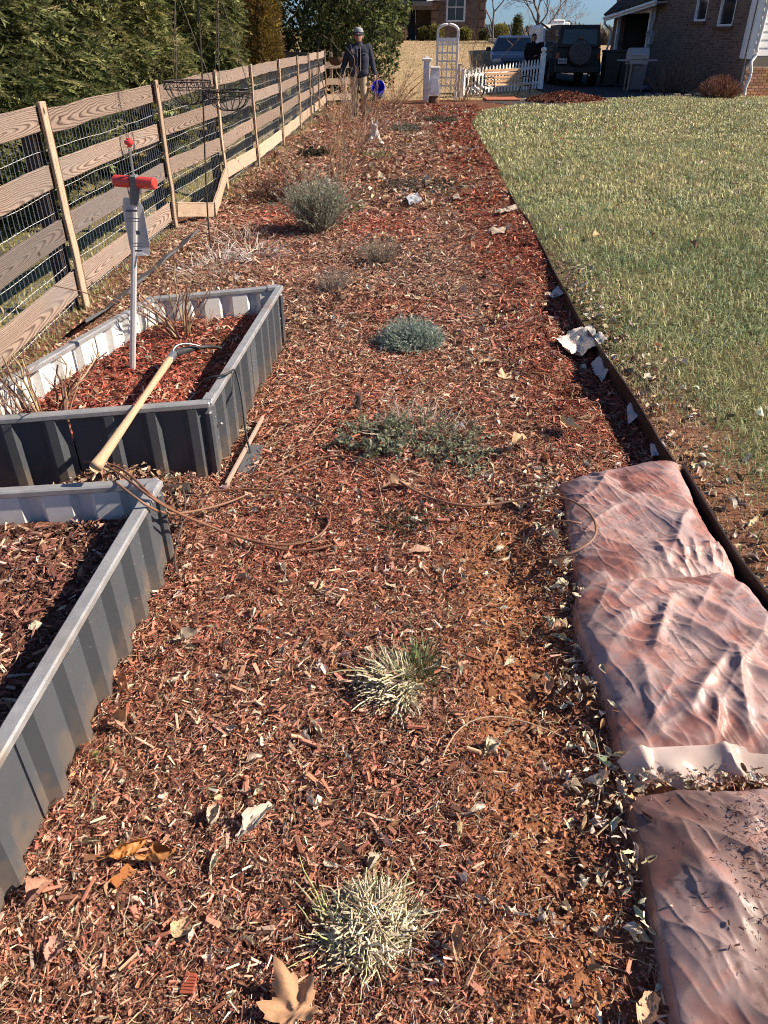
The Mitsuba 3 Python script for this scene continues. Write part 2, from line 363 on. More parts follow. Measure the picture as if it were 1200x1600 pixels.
RED = [(.51, .24, .165), (.39, .165, .112), (.59, .345, .245), (.23, .10, .07), (.57, .42, .31), (.10, .055, .042), (.57, .50, .40)]
def clay_x(y): return .285 + .115 * y - .022 * y * y
def chip_cloud(n, xr, yr, seed, lmin, lmax, fine=False, keep=None, dens=None, zoff=.004, pal=RED, w=(4.5, 5, 3, 4.5, 2, 3.4, 1.3), zf=gz, asp=(.09, .34), hmax=.008):
    r = np.random.default_rng(seed)
    x, y = r.uniform(*xr, n), r.uniform(*yr, n)
    ok = (x > fence_x(y) + .05) & (x < edge_x(y) - .015) & ~inside_beds(x, y) & ~in_bags(x, y)
    if keep is not None: ok = keep(x, y)
    # the bare clay strip carries little mulch
    strip = np.exp(-((x - clay_x(y) - .12 * (nz(x * 0, y, 1.6, 61) - .5)) / .20) ** 2) * (.70 + .30 * ss(.34, .52, nz(x, y, 5, 62))) * (1 - ss(2.3, 2.9, y))
    if keep is None: ok &= r.random(n) > strip * .985
    if dens is not None: ok &= r.random(n) < dens(x, y)
    x, y = x[ok], y[ok]; n = len(x)
    L = np.exp(r.uniform(np.log(lmin), np.log(lmax), n)); W = L * r.uniform(*asp, n); H = np.clip(W * r.uniform(.15 if hmax < .01 else .5, .5 if hmax < .01 else .9, n), .0012, hmax)
    t = CV[None] * np.stack([L, W, H], -1)[:, None]
    end = np.where(CV[None, :, 0] > 0, r.uniform(.1, 1, (n, 1)), r.uniform(.3, 1.1, (n, 1)))
    t[..., 1] *= end
    t = t + r.normal(0, .08 if hmax < .01 else .2, (n, 8, 3)) * np.stack([L, W, H], -1)[:, None]
    t[..., 1] += (L * r.normal(0, .10, n))[:, None] * (CV[None, :, 0] ** 2) * 4 * .5
    pit = r.normal(0, .28, n); rol = r.normal(0, .4, n)
    up = r.random(n) < .08; pit = np.where(up, r.uniform(-.9, .9, n), pit)
    z = zf(x, y) + zoff + r.exponential(.005, n) + np.abs(np.sin(pit)) * L * .33
    c = pick(pal, w, n, r, .32)
    # redder, fresher mulch in some patches, older brown elsewhere
    fresh = .35 * ss(.5, .66, nz(x, y, .9, 21))
    for cx_, cy_, rx_, ry_, a_ in ((.02, 7.6, .45, .6, 1.), (-1.0, 8.1, .55, .7, 1.), (.12, 5.0, .4, .45, .7), (-.25, 3.4, .45, .5, .5), (-.3, 2.5, .3, .4, .3)): fresh = fresh + a_ * np.exp(-((x - cx_) / rx_) ** 2 - ((y - cy_) / ry_) ** 2)
    fresh = np.clip(fresh, 0, 1)[:, None]; right = (ss(.5, .8, x - .02 * y) * ss(2.7, 3.3, y))[:, None]
    old = np.clip(1 - fresh - right, 0, 1) * ss(3.6, 5.2, y)[:, None]
    c = c * (1 - .22 * right); c[:, 1:] *= 1 - .30 * fresh - .25 * right
    g_ = c.mean(1, keepdims=True); c = c * (1 - .35 * old) + g_ * np.array([1.08, .95, .80]) * .35 * old
    fr = np.array([0, 1, 2, 3, 4, 5, 6, 7, 8, 9, 10, 11]) if not fine else np.array([6, 7, 2, 3, 8, 9])
    return scatter(t, CF[fr], np.stack([x, y, z], -1), rots(r.uniform(0, 2 * PI, n), pit, rol), c)

def stuff(name, label, clouds, bsdf='matte'):
    m = cat([c[0] for c in clouds]); col = np.vstack([c[1] for c in clouds])
    k = num(name); put(k, m, bsdf, col); tag(k, label, name.replace('_', ' '), None, 'stuff'); return k

thin_far = lambda x, y: .55 + .45 * ss(.4, .55, nz(x, y, 1.1, 23))
stuff('wood_chips', 'red brown shredded wood mulch spread over the whole garden bed', [
    chip_cloud(15000, (-.95, .80), (.60, 2.7), 31, .010, .036),
    chip_cloud(46000, (-.95, .80), (.60, 2.7), 32, .008, .026, True),
    chip_cloud(84000, (-.95, .80), (.60, 2.7), 39, .003, .011, True, zoff=.007),
    chip_cloud(20000, (-.75, 1.3), (2.5, 4.6), 33, .012, .046),
    chip_cloud(60000, (-.75, 1.3), (2.5, 4.6), 34, .006, .026, True),
    chip_cloud(34000, (-2.0, 1.45), (4.2, 8.2), 35, .02, .065, dens=thin_far),
    chip_cloud(30000, (-2.0, 1.45), (4.2, 8.2), 36, .012, .035, True), chip_cloud(30000, (-2.0, 1.45), (4.2, 8.2), 40, .01, .028, True, zoff=.01),
    chip_cloud(42000, (-1.95, 2.4), (8, 22.4), 37, .035, .11, True, dens=thin_far),
    chip_cloud(1800, (.55, 1.2), (.6, 2.9), 38, .01, .04, keep=lambda x, y: (x > np.interp(y, [.6, 1.25, 1.9, 2.3, 2.75], [.50, .55, .6, .63, .68])) & (x < np.interp(y, [.6, 1.25, 1.9, 2.3, 2.75], [.6, .66, .72, .75, .8]))),
])
CLAY = [(.34, .155, .085), (.26, .11, .06), (.40, .20, .115), (.16, .07, .045)]
stuff('clay_crumbs', 'crumbs and small clods of orange clay on the bare trodden strip', [
    chip_cloud(15000, (.0, .75), (.6, 2.7), 45, .003, .012, keep=lambda x, y: ~in_bags(x, y), dens=lambda x, y: np.exp(-((x - clay_x(y)) / .17) ** 2), pal=CLAY, w=(4, 4, 3, 2), asp=(.55, 1.0), hmax=.012, zoff=-.001),
    chip_cloud(1500, (.0, .75), (.6, 2.7), 46, .009, .02, keep=lambda x, y: ~in_bags(x, y), dens=lambda x, y: np.exp(-((x - clay_x(y)) / .15) ** 2), pal=CLAY, w=(4, 4, 3, 2), asp=(.55, 1.0), hmax=.02, zoff=-.003)])
# pale fibres, stalks and roots strewn between the chips
def fibre_cloud(n, xr, yr, seed, lmin, lmax, rad, pal, w):
    r = np.random.default_rng(seed); x, y = r.uniform(*xr, n), r.uniform(*yr, n)
    ok = (x > fence_x(y) + .05) & (x < edge_x(y) - .02) & ~inside_beds(x, y) & ~in_bags(x, y); x, y = x[ok], y[ok]; n = len(x)
    L = np.exp(r.uniform(np.log(lmin), np.log(lmax), n)); a = r.uniform(0, 2 * PI, n); s = lin(-.5, .5, 5)
    bend = r.normal(0, .22, n)[:, None] * (s ** 2 - .1) * L[:, None]; wig = r.normal(0, .05, (n, 5)) * L[:, None]
    px = x[:, None] + np.cos(a)[:, None] * s * L[:, None] - np.sin(a)[:, None] * (bend + wig)
    py = y[:, None] + np.sin(a)[:, None] * s * L[:, None] + np.cos(a)[:, None] * (bend + wig)
    pz = gz(px, py) + .012 + np.abs(r.normal(0, .05, n))[:, None] * L[:, None] * (s + .5) * 2 + .006 * r.random((n, 1))
    P = np.stack([px, py, pz], -1); R = rad * r.uniform(.5, 1.3, n)[:, None] * lin(1, .55, 5)
    m = fibers(P, R, 3); c = np.repeat(pick(pal, w, n, r, .18), 15, axis=0)
    return m, c
STRAW = [(.44, .34, .22), (.33, .24, .16), (.50, .42, .30), (.22, .13, .09)]
stuff('plant_debris', 'thin dry stalks and fibres strewn over the mulch', [
    fibre_cloud(4600, (-.95, .9), (.6, 2.7), 41, .012, .09, .0010, STRAW, (3, 3, 2, 3)),
    fibre_cloud(3400, (-.8, 1.3), (2.6, 6), 42, .03, .13, .0016, STRAW, (3, 3, 2, 3)),
    fibre_cloud(3000, (-1.9, 1.5), (6, 16), 43, .05, .2, .003, STRAW, (3, 3, 2, 3))])

# ---------------------------------------------------------------- dry leaves
def leaf_mesh(r, L, W, lobes=0, curl=1.0, nu=9, nv=5):
    u = lin(0, 1, nu); v = lin(-1, 1, nv)
    w = np.sin(PI * np.clip(u, .02, .985) ** .85) ** .8
    if lobes: w = w * (.62 + .38 * np.abs(np.cos(PI * lobes * u + r.uniform(0, 1))))
    w = w * (1 + r.normal(0, .08, nu))
    U, V = np.meshgrid(u, v, indexing='ij')
    y = V * (w * W / 2)[:, None] * (1 + r.normal(0, .06, U.shape)); x = (U - .5) * L * (1 + .0 * V)
    x = x + .16 * L * np.abs(V) * lobes / 3 * np.sin(U * 9)
    a, b, t = r.uniform(.3, 1.2) * curl, r.uniform(-.8, .8) * curl, r.uniform(-.6, .6) * curl
    z = a * y ** 2 / (W * .55) + b * x ** 2 / L + t * x * y / W * .7
    z = z + curl * .10 * W * np.sin(U * r.uniform(6, 11) + V * r.uniform(2, 5) + r.uniform(0, 6)) * np.abs(V)
    z = z + .035 * W * r.normal(0, 1, U.shape) * curl
    ang = r.uniform(.2, .9) * curl
    y2 = y * np.cos(ang * V ** 2) ; z = z + np.abs(y) * np.sin(ang * V ** 2) * .8
    return np.stack([x, y2, z - z.min()], -1).reshape(-1, 3), grid(nu, nv)

def leaf_cloud(n, xr, yr, seed, lmin, lmax, pal, w, dens=None, zf=gz, region=None, nu=6, nv=4, zo=.014, pile=0.):
    r = np.random.default_rng(seed); x, y = r.uniform(*xr, n), r.uniform(*yr, n)
    ok = (x > fence_x(y) + .05) & (x < edge_x(y) - .02) & ~inside_beds(x, y) & ~in_bags(x, y) if region is None else region(x, y)
    if dens is not None: ok &= r.random(n) < dens(x, y)
    x, y = x[ok], y[ok]; n = len(x)
    tmpl = []
    for i in range(24):
        v, f = leaf_mesh(r, 1, r.uniform(.35, .8), int(r.integers(0, 4)), r.uniform(.6, 1.5), nu, nv); tmpl.append(v)
    t = np.array(tmpl)[r.integers(0, 24, n)]
    L = np.exp(r.uniform(np.log(lmin), np.log(lmax), n)); t = t * L[:, None, None]
    R = rots(r.uniform(0, 2 * PI, n), r.normal(0, .35, n), r.normal(0, .45, n) + np.where(r.random(n) < .3, PI, 0))
    z = zf(x, y) + zo + L * .10 + pile * r.random(n)
    c = pick(pal, w, n, r, .2)
    return scatter(t, f, np.stack([x, y, z], -1), R, c)
LEAF = [(.46, .36, .255), (.52, .45, .35), (.34, .21, .13), (.46, .27, .15), (.25, .16, .11), (.59, .54, .45)]
def leaf_dens(x, y):
    return .25 + .75 * ss(.45, .6, nz(x, y, 1.9, 27))
stuff('leaf_litter', 'small crumpled dry leaf pieces scattered through the mulch', [
    leaf_cloud(1500, (-.9, .75), (.6, 2.7), 51, .008, .036, LEAF, (4, 5, 2, 1, 2, 4), leaf_dens),
    leaf_cloud(1500, (-.75, 1.3), (2.5, 5), 52, .015, .05, LEAF, (4, 4, 2, 1, 2, 3), leaf_dens),
    leaf_cloud(3200, (-1.95, 1.5), (4.5, 10), 53, .025, .07, LEAF, (4, 3, 3, 2, 3, 2), leaf_dens),
    leaf_cloud(2600, (-1.9, 2.2), (9, 22), 54, .05, .12, LEAF, (4, 3, 3, 2, 3, 2), leaf_dens),
    # the drift of leaves along the bags' left edge
    leaf_cloud(1150, (.38, .72), (.7, 2.75), 55, .012, .042, LEAF, (4, 6, 1, 1, 2, 5), lambda x, y: np.exp(-((x - np.interp(y, [.7, 1.25, 1.9, 2.3, 2.75], [.50, .56, .60, .64, .68])) / .07) ** 2) * (.35 + .65 * ss(.45, .55, nz(x * 0, y, 3.0, 5))), pile=.05),
    # the drift along the outer side of the edging
    leaf_cloud(1300, (1.24, 1.85), (1.7, 6.2), 56, .02, .065, LEAF, (4, 5, 2, 2, 2, 4), lambda x, y: np.exp(-((x - edge_x(y) - .12) / .16) ** 2), zf=lawn_z, region=lambda x, y: x > edge_x(y) + .03),
    leaf_cloud(60, (1.5, 6), (3, 18), 57, .05, .10, LEAF, (2, 2, 2, 4, 3, 1), zf=lawn_z, region=lambda x, y: x > edge_x(y) + .1, zo=.05),
])

def one_leaf(x, y, L, W, yaw, col, seed, label, group=None, lobes=2, curl=1.0, zf=gz, name='dry_leaf', zo=.012, roll=0., bsdf='matte', pit=0.):
    r = np.random.default_rng(seed); v, f = leaf_mesh(r, L, W, lobes, curl, 17, 9)
    R = rots(np.array([yaw]), np.array([pit]), np.array([roll]))[0]; v = v @ R.T; v[:, 2] -= v[:, 2].min()
    c = np.tile(np.asarray(col, float), (len(v), 1)) * (1 + r.normal(0, .07, (len(v), 1)))
    k = thing(name, label, 'leaf', group)
    part(k, 'blade', (v + [x, y, float(zf(x, y)) + zo], f), bsdf, c, True)
    s = np.array([[-.5 * L, 0, .0], [-.66 * L, .03 * L, .006], [-.8 * L, .1 * L, .002]]) @ R.T
    part(k, 'stalk', tube(s + [x, y, float(zf(x, y)) + zo + .004], .0016, 5), 'matte', np.asarray(col) * .6)

def maple_leaf(x, y, size, yaw, col, seed, label, zo=.02, curl=1.0, tilt=0., bsdf='matte'):
    r = np.random.default_rng(seed); pts = []
    for k, (a, L) in enumerate(((0, 1.0), (52, .86), (112, .62), (180, .12), (248, .62), (308, .86))):
        a0 = math.radians(a); L = L * r.uniform(.9, 1.1)
        if a == 180: pts += [(-.16, 0.05), (-.16, -.05)]; continue
        for da, q in ((-26, .60), (-20, .76), (-15, .72), (-8, .88), (0, 1.0), (8, .86), (14, .73), (20, .78), (26, .60)): pts.append((L * q * math.cos(a0 + math.radians(da)), L * q * math.sin(a0 + math.radians(da))))
    P = Polygon(pts).buffer(0); P = max(getattr(P, 'geoms', [P]), key=lambda g: g.area)
    v, f = trimesh.creation.triangulate_polygon(P, engine='earcut'); t = trimesh.Trimesh(np.c_[v, 0 * v[:, 0]], f).subdivide_to_size(.11); v = np.array(t.vertices) * size
    rr, th = np.hypot(v[:, 0], v[:, 1]) / size, np.arctan2(v[:, 1], v[:, 0])
    v[:, 2] = size * curl * (.20 * rr ** 2 * np.sin(th * 2 + r.uniform(0, 6)) + .10 * np.cos(th * 6) * rr + .22 * rr ** 3 + .06 * meshkit.noise(np.c_[v[:, :2] / size * 5, 0 * rr], seed) + .15 * v[:, 1] / size * np.sin(v[:, 0] / size * 2.2))
    Rm = rots(np.array([yaw]), np.array([tilt]), np.array([r.normal(0, .2)]))[0]; v = v @ Rm.T; v[:, 2] -= v[:, 2].min()
    vein = 1 - .18 * np.exp(-(np.sin(th * 3.1) / .12) ** 2) * (rr > .1); z = float(gz(x, y)) + zo
    k = thing('dry_leaf', label, 'leaf'); part(k, 'blade', (v + [x, y, z], np.array(t.faces)), bsdf, np.asarray(col) * vein[:, None] * (1 + r.normal(0, .05, (len(v), 1))), True)
    st = np.array([[-.1, 0, .01], [-.5, .05, .02], [-.95, .2, .01]]) * size @ Rm.T; part(k, 'stalk', tube(spline(st + [x, y, z + .006], 8), .0016, 5), 'matte', np.asarray(col) * .6)
one_leaf(*(-0.59, 1), .085, .06, .5, (.46, .21, .065), 3, 'glossy orange brown leaf folded upright on the mulch, left foreground', curl=1.5, lobes=1, bsdf='satin', zo=.03, roll=.7)
one_leaf(*(-0.52, 0.98), .09, .05, .2, (.40, .19, .07), 4, 'glossy orange leaf lying just right of the folded upright one', curl=1.3, lobes=1, bsdf='satin', zo=.015)
maple_leaf(*(-0.17, 0.66), .085, 2.0, (.47, .28, .165), 5, 'large lobed tan leaf at the bottom edge below the straw clump', zo=.02, curl=1.5)
one_leaf(*(-0.31, 1.07), .11, .062, .9, (.50, .45, .38), 6, 'large pale grey crumpled leaf left of centre in the foreground mulch', lobes=3, curl=1.15, zo=.012)
one_leaf(*(-0.76, 1.52), .09, .06, 2.2, (.45, .25, .16), 7, 'curled brown leaf beside the nearer raised bed', lobes=1, curl=1.3, zo=.02)
one_leaf(*(-0.72, 1.37), .09, .05, 2.4, (.43, .27, .18), 8, 'torn tan leaf below the curled brown one beside the nearer raised bed', lobes=2, curl=1.2, zo=.015)
one_leaf(*(-0.41, 1.09), .055, .045, 1.4, (.46, .40, .32), 9, 'rolled grey tan leaf between the pale grey leaf and the orange leaf', lobes=0, curl=1.2)
one_leaf(*(-0.43, 0.83), .05, .045, 1.1, (.50, .37, .22), 10, 'small round tan leaf on a thin stalk in the lower left mulch', lobes=0, curl=.6)
one_leaf(*(-0.62, 1.71), .075, .045, .4, (.44, .37, .29), 11, 'pale crumpled leaf right of the nearer bed, above the brown leaves', lobes=3, curl=1.2, zo=.012)
one_leaf(*(0.05, 2.63), .13, .07, .2, (.40, .26, .17), 12, 'brown leaf below the creeping green plant, under the cable', lobes=2, curl=.9, zo=.02)
one_leaf(*(0.13, 2.18), .10, .05, .1, (.47, .31, .22), 13, 'flat pinkish tan leaf above the upper straw clump', lobes=1, curl=.5)
one_leaf(*(0.86, 3.1), .15, .06, 2.2, (.60, .50, .30), 14, 'pale yellow upright leaf near the metal edging, above the first bag', lobes=1, curl=.9, zo=.05, roll=.9)
maple_leaf(*(0.66, 3.81), .075, .8, (.58, .44, .28), 15, 'broad star shaped pale tan leaf near the white litter', zo=.015)
one_leaf(*(0.61, 4.03), .12, .07, .1, (.52, .40, .28), 16, 'tan leaf just left of the broad star shaped one', lobes=1, curl=.6)
one_leaf(*(0.6, 2.91), .15, .06, .7, (.47, .33, .2), 17, 'long curled brown leaf right of the creeping green plant', lobes=1, curl=1.4, zo=.03)
one_leaf(*(0.54, 2.51), .08, .06, 1.7, (.54, .40, .26), 18, 'tan leaf beside the cable loop, left of the first bag', lobes=1, curl=.6)
one_leaf(*(0.56, 1.77), .055, .05, .4, (.42, .27, .19), 19, 'curled brown leaf in the drift left of the middle bag, the highest of three', lobes=1, curl=1.2, zo=.03)
one_leaf(*(0.48, 1.52), .07, .045, 1.2, (.48, .30, .2), 20, 'pinkish curled leaf in the drift left of the middle bag, the middle of three', lobes=1, curl=1.3, zo=.03)
one_leaf(*(0.56, 1.47), .075, .06, .2, (.20, .11, .07), 21, 'dark brown curled leaf tucked against the middle bag', lobes=1, curl=1.2, zo=.03)
one_leaf(*(0.38, 1.49), .07, .04, 2.5, (.44, .22, .12), 22, 'reddish brown pointed leaf left of the drift beside the middle bag', lobes=1, curl=.8, zo=.02)
one_leaf(*(-0.45, 3.21), .10, .05, 2.9, (.46, .28, .19), 23, 'brown leaf left of the creeping green plant', lobes=0, curl=.8)
one_leaf(*(0.15, 0.79), .075, .04, 1.5, (.42, .28, .18), 24, 'long curled leaf right of the lower straw clump', lobes=1, curl=1.3, zo=.02)
one_leaf(*(1.89, 6.94), .13, .07, 1.2, (.52, .36, .2), 25, 'single tan leaf standing in the lawn', lobes=0, curl=1.1, zf=lawn_z, zo=.05, roll=.8)
one_leaf(*(0.29, 1.3), .05, .05, .9, (.50, .44, .36), 26, 'small pale grey leaf on the bare clay strip', lobes=0, curl=1.2, zo=.01)
one_leaf(*(-0.68, 0.78), .05, .05, 1.5, (.42, .25, .2), 27, 'pinkish brown leaf near the lower left corner', lobes=1, curl=1.0)
one_leaf(*(-0.76, 0.9), .07, .06, 1.0, (.40, .22, .16), 28, 'brown leaf against the foot of the nearer bed', lobes=1, curl=.9)
one_leaf(*(0.51, 0.67), .07, .06, 1.0, (.52, .36, .24), 29, 'tan leaf at the bottom edge beside the nearest bag', lobes=1, curl=.9, zo=.03)
r_ = np.random.default_rng(60)
for i in range(110):
    x, y = (0, 0)
    for _ in range(60):
        x, y = r_.uniform(-.75, .45), r_.uniform(.72, 2.6)
        if not inside_beds(x, y) and not in_bags(x, y): break
    one_leaf(x, y, r_.uniform(.022, .055), r_.uniform(.012, .03), r_.uniform(0, 6), pick(LEAF, (3, 6, 1, 0, 1, 5), 1, r_, .15)[0], 100 + i, 'small pale crumpled dry leaf lying in the foreground mulch', 'small pale leaves in the foreground mulch', lobes=int(r_.integers(0, 3)), curl=1.4, zo=.01, roll=r_.normal(0, .5))
for i in range(16):
    y = r_.uniform(1.0, 2.5); x = float(np.interp(y, [.7, 1.25, 1.9, 2.3, 2.75], [.50, .56, .60, .64, .68])) + r_.normal(0, .035)
    one_leaf(x, y, r_.uniform(.04, .065), r_.uniform(.02, .04), r_.uniform(0, 6), pick(LEAF, (3, 6, 1, 0, 1, 5), 1, r_, .15)[0], 160 + i, 'pale crumpled dry leaf in the drift along the left edge of the bags', 'pale leaves drifted against the bags', lobes=int(r_.integers(0, 3)), curl=1.5, zo=.02, roll=r_.normal(0, .6))

# a few big single chips in the foreground
def big_chip(x, y, L, W, H, yaw, col, label, group=None, ridged=False, pit=0.):
    r = np.random.default_rng(int(abs(x * 9173 + y * 7331) * 100) % 99991)
    v = CV * [L, W, H]; v[:, 1] *= np.where(CV[:, 0] > 0, r.uniform(.6, 1), 1); v = v + r.normal(0, .05, v.shape) * [L, W, H]
    m = (v, CF)
    if ridged: m = cat([m] + [box((i * L / 6, 0, H * .55), (L / 11, W * .94, H * .5)) for i in range(-2, 3)])
    R = rots(np.array([yaw]), np.array([pit]), np.array([r.normal(0, .15)]))[0]
    solo('wood_chip', label, 'wood chip', (m[0] @ R.T + [x, y, float(gz(x, y)) + .016 + abs(math.sin(pit)) * L / 2], m[1]), 'matte', col, group=group)
big_chip(*(-0.39, 0.72), .036, .026, .008, 1.5, (.30, .085, .055), 'ridged red brown wood chip near the bottom, left of the large tan leaf', ridged=True)
big_chip(*(-0.59, 0.94), .05, .026, .007, .9, (.40, .16, .06), 'broad orange brown wood chip below the folded orange leaf')
big_chip(*(-0.66, 0.98), .055, .018, .009, .05, (.22, .11, .065), 'stubby brown wood chip left of the orange leaves')
big_chip(*(-0.68, 0.89), .065, .015, .007, .03, (.24, .12, .085), 'long flat brown chip in the lower left mulch')
big_chip(*(-0.18, 2.05), .05, .02, .006, .2, (.40, .17, .12), 'pinkish chip above the upper straw clump, left of the flat leaf')
for i in range(120):
    for _ in range(60):
        x, y = r_.uniform(-.75, .30), r_.uniform(.68, 2.4)
        if not inside_beds(x, y): break
    big_chip(x, y, r_.uniform(.026, .055), r_.uniform(.005, .012), r_.uniform(.003, .006), r_.uniform(0, 6), pick(RED, (5, 4, 3, 2, 1, 1, 0), 1, r_)[0], 'long red brown wood chip lying in the foreground mulch', 'large wood chips in the foreground', pit=r_.normal(0, .2))

# fallen twigs
for i, (a, b, c) in enumerate(((((0.15, 1.24)), ((0.24, 1.37)), ((0.49, 1.34))), (((0.5, 1.07)), ((0.56, 1.24)), ((0.57, 1.34))), (((0.5, 1.04)), ((0.58, 1.1)), ((0.65, 1.14))), (((-0.33, 3.06)), ((-0.25, 3.3)), ((0, 2.46))), (((-0.55, 3.41)), ((-0.34, 3.57)), ((-0.24, 3.69))))):
    pts = spline([np.r_[p, float(gz(*p)) + .03] for p in (a, b, c)], 12)
    solo('twig', ['thin pale twig bent across the bare clay strip', 'pale dry stalk standing left of the white bag flap', 'pale stalk lying across the corner of the nearest bag', 'dry stem beside the creeping green plant', 'long dry stem left of the creeping green plant'][i], 'twig', tube(pts, .002, 5), 'matte', (.42, .32, .22), True)

# ---------------------------------------------------------------- grass
def blade_cloud(x, y, zf, h, w, seed, pal, wts, lean=.55, var=.2, cmul=None):
    r = np.random.default_rng(seed); n = len(x)
    az = r.uniform(0, 2 * PI, n); le = np.abs(r.normal(0, lean, n)) + .15
    hh = h * r.uniform(.5, 1.25, n); ww = w * r.uniform(.6, 1.4, n)
    d = np.stack([np.cos(az), np.sin(az), 0 * az], -1); s = np.stack([-np.sin(az + r.normal(0, .6, n)), np.cos(az), 0 * az], -1)
    base = np.stack([x, y, zf(x, y) - .005], -1)
    mid = base + d * (hh * np.sin(le) * .45)[:, None] + np.stack([0 * az, 0 * az, hh * .6 * np.cos(le * .6)], -1)
    tip = base + d * (hh * np.sin(le) * 1.25)[:, None] + np.stack([0 * az, 0 * az, hh * np.clip(np.cos(le * 1.25), .1, 1) * .95], -1)
    v = np.stack([base - s * ww[:, None] / 2, base + s * ww[:, None] / 2, mid - s * ww[:, None] * .42, mid + s * ww[:, None] * .42, tip], 1)
    f = (np.array([[0, 1, 3], [0, 3, 2], [2, 3, 4]])[None] + (np.arange(n) * 5)[:, None, None]).reshape(-1, 3)
    c = pick(pal, wts, n, r, var)
    if cmul is not None: c = c * cmul(x, y)
    return (v.reshape(-1, 3), f), np.repeat(c, 5, axis=0)
GR = [(.22, .25, .125), (.29, .31, .16), (.52, .47, .29), (.60, .54, .37), (.42, .40, .22), (.17, .21, .12)]
def lawn_pts(n, y0, y1, seed, xmax=None, xmin=0.):
    r = np.random.default_rng(seed); y = y0 + (y1 - y0) * r.random(n); L = edge_x(np.minimum(y, 22.4))
    xm = np.minimum(y * .60 + 1.2, 13) if xmax is None else xmax
    x = L + .02 + xmin + (xm - L) * r.random(n)
    bare = np.exp(-((x - L) / .17) ** 2) * ss(.35, .6, nz(x, y, 2.2, 33)) + .85 * np.exp(-((x - L) / .11) ** 2)
    bare = bare + .5 * ss(.60, .72, nz(x, y, 2.6, 35))
    bare = bare + np.exp(-(np.maximum(x - L - .22, 0) / .12) ** 2) * (1 - ss(2.6, 4.0, y)) * (.72 + .28 * ss(.4, .6, nz(x, y, 6, 38)))
    bare = bare * (1 - .92 * ss(5.5, 8.5, y))
    ok = (r.random(n) > np.clip(bare, 0, .97)) & (y < lawn_far(x) - .05)
    return x[ok], y[ok]
def lawn_tint(x, y):
    """dry straw patches and greener patches"""
    g = .6 * ss(.38, .60, nz(x, y, 1.1, 36)) + .7 * ss(.42, .58, nz(x, y, 3.1, 37)); far = ss(4, 10, y)
    t = np.clip(g * .75 + far * .4, 0, 1)[:, None]
    return (1 - t) * np.array([.64, .84, .80]) + t * np.array([1.16, 1.17, 1.12])
lw = (4, 4, 3, 1.6, 3, 3)
near = [blade_cloud(*lawn_pts(30000, 1.6, 4.5, 71), lawn_z, .062, .0036, 72, GR, lw, cmul=lawn_tint, var=.3), blade_cloud(*lawn_pts(40000, 4.2, 8.5, 73), lawn_z, .066, .0058, 74, GR, (3, 4, 4, 2.5, 3, 2), cmul=lawn_tint, var=.32),
        blade_cloud(*lawn_pts(42000, 8, 15, 75), lawn_z, .066, .011, 76, GR, (2, 4, 5, 3, 4, 1), cmul=lawn_tint, var=.34), blade_cloud(*lawn_pts(36000, 14.5, 25.2, 77), lawn_z, .065, .020, 78, GR, (2, 3, 5, 4, 4, 1), cmul=lawn_tint, var=.34)]
stuff('lawn_grass', 'half dormant green and straw coloured lawn grass right of the metal edging', near, 'leafy')
# low dead grass and clover on the clay beside the edging
r_ = np.random.default_rng(80); y = np.where(r_.random(4200) < .6, r_.uniform(1.7, 4, 4200), r_.uniform(3, 7, 4200)); x = edge_x(y) + np.abs(r_.normal(0, .20, 4200)) + .02
stuff('dead_grass', 'flattened dead grass on the bare clay beside the edging', [blade_cloud(x, y, lawn_z, .05, .003, 81, STRAW, (4, 4, 3, 2), lean=1.1)])
# grass at the fence's foot and in the field behind it
r_ = np.random.default_rng(82); y = r_.uniform(3.6, 24, 16000); x = fence_x(y) + np.abs(r_.normal(0, .22, 16000)) - .12
ok = ~inside_beds(x, y) & (r_.random(16000) < ss(.35, .55, nz(x, y, 1.4, 83))); x, y = x[ok], y[ok]
c1 = blade_cloud(x, y, gz, .05, .006, 84, GR + [(.28, .25, .07)], (2, 3, 4, 3, 4, 1, 4), lean=.8)
y = 3 + 23 * r_.random(26000); x = fence_x(y) - .1 - 4.5 * r_.random(26000) ** 1.5
c2 = blade_cloud(x, y, field_z, .07, .010, 85, GR, (3, 4, 5, 3, 5, 1), lean=.8)
stuff('field_grass', 'rough grass along the fence and in the field behind it', [c1, c2], 'leafy')
y = 24.5 + 20 * r_.random(22000); x = -1.5 + 8 * r_.random(22000)
stuff('hill_grass', 'dry tan grass on the slope below the far brick house', [blade_cloud(x, y, field_z, .06, .014, 86, [(.46, .36, .235), (.5, .40, .27), (.40, .31, .19)], (4, 3, 3), lean=1.0, var=.1)])

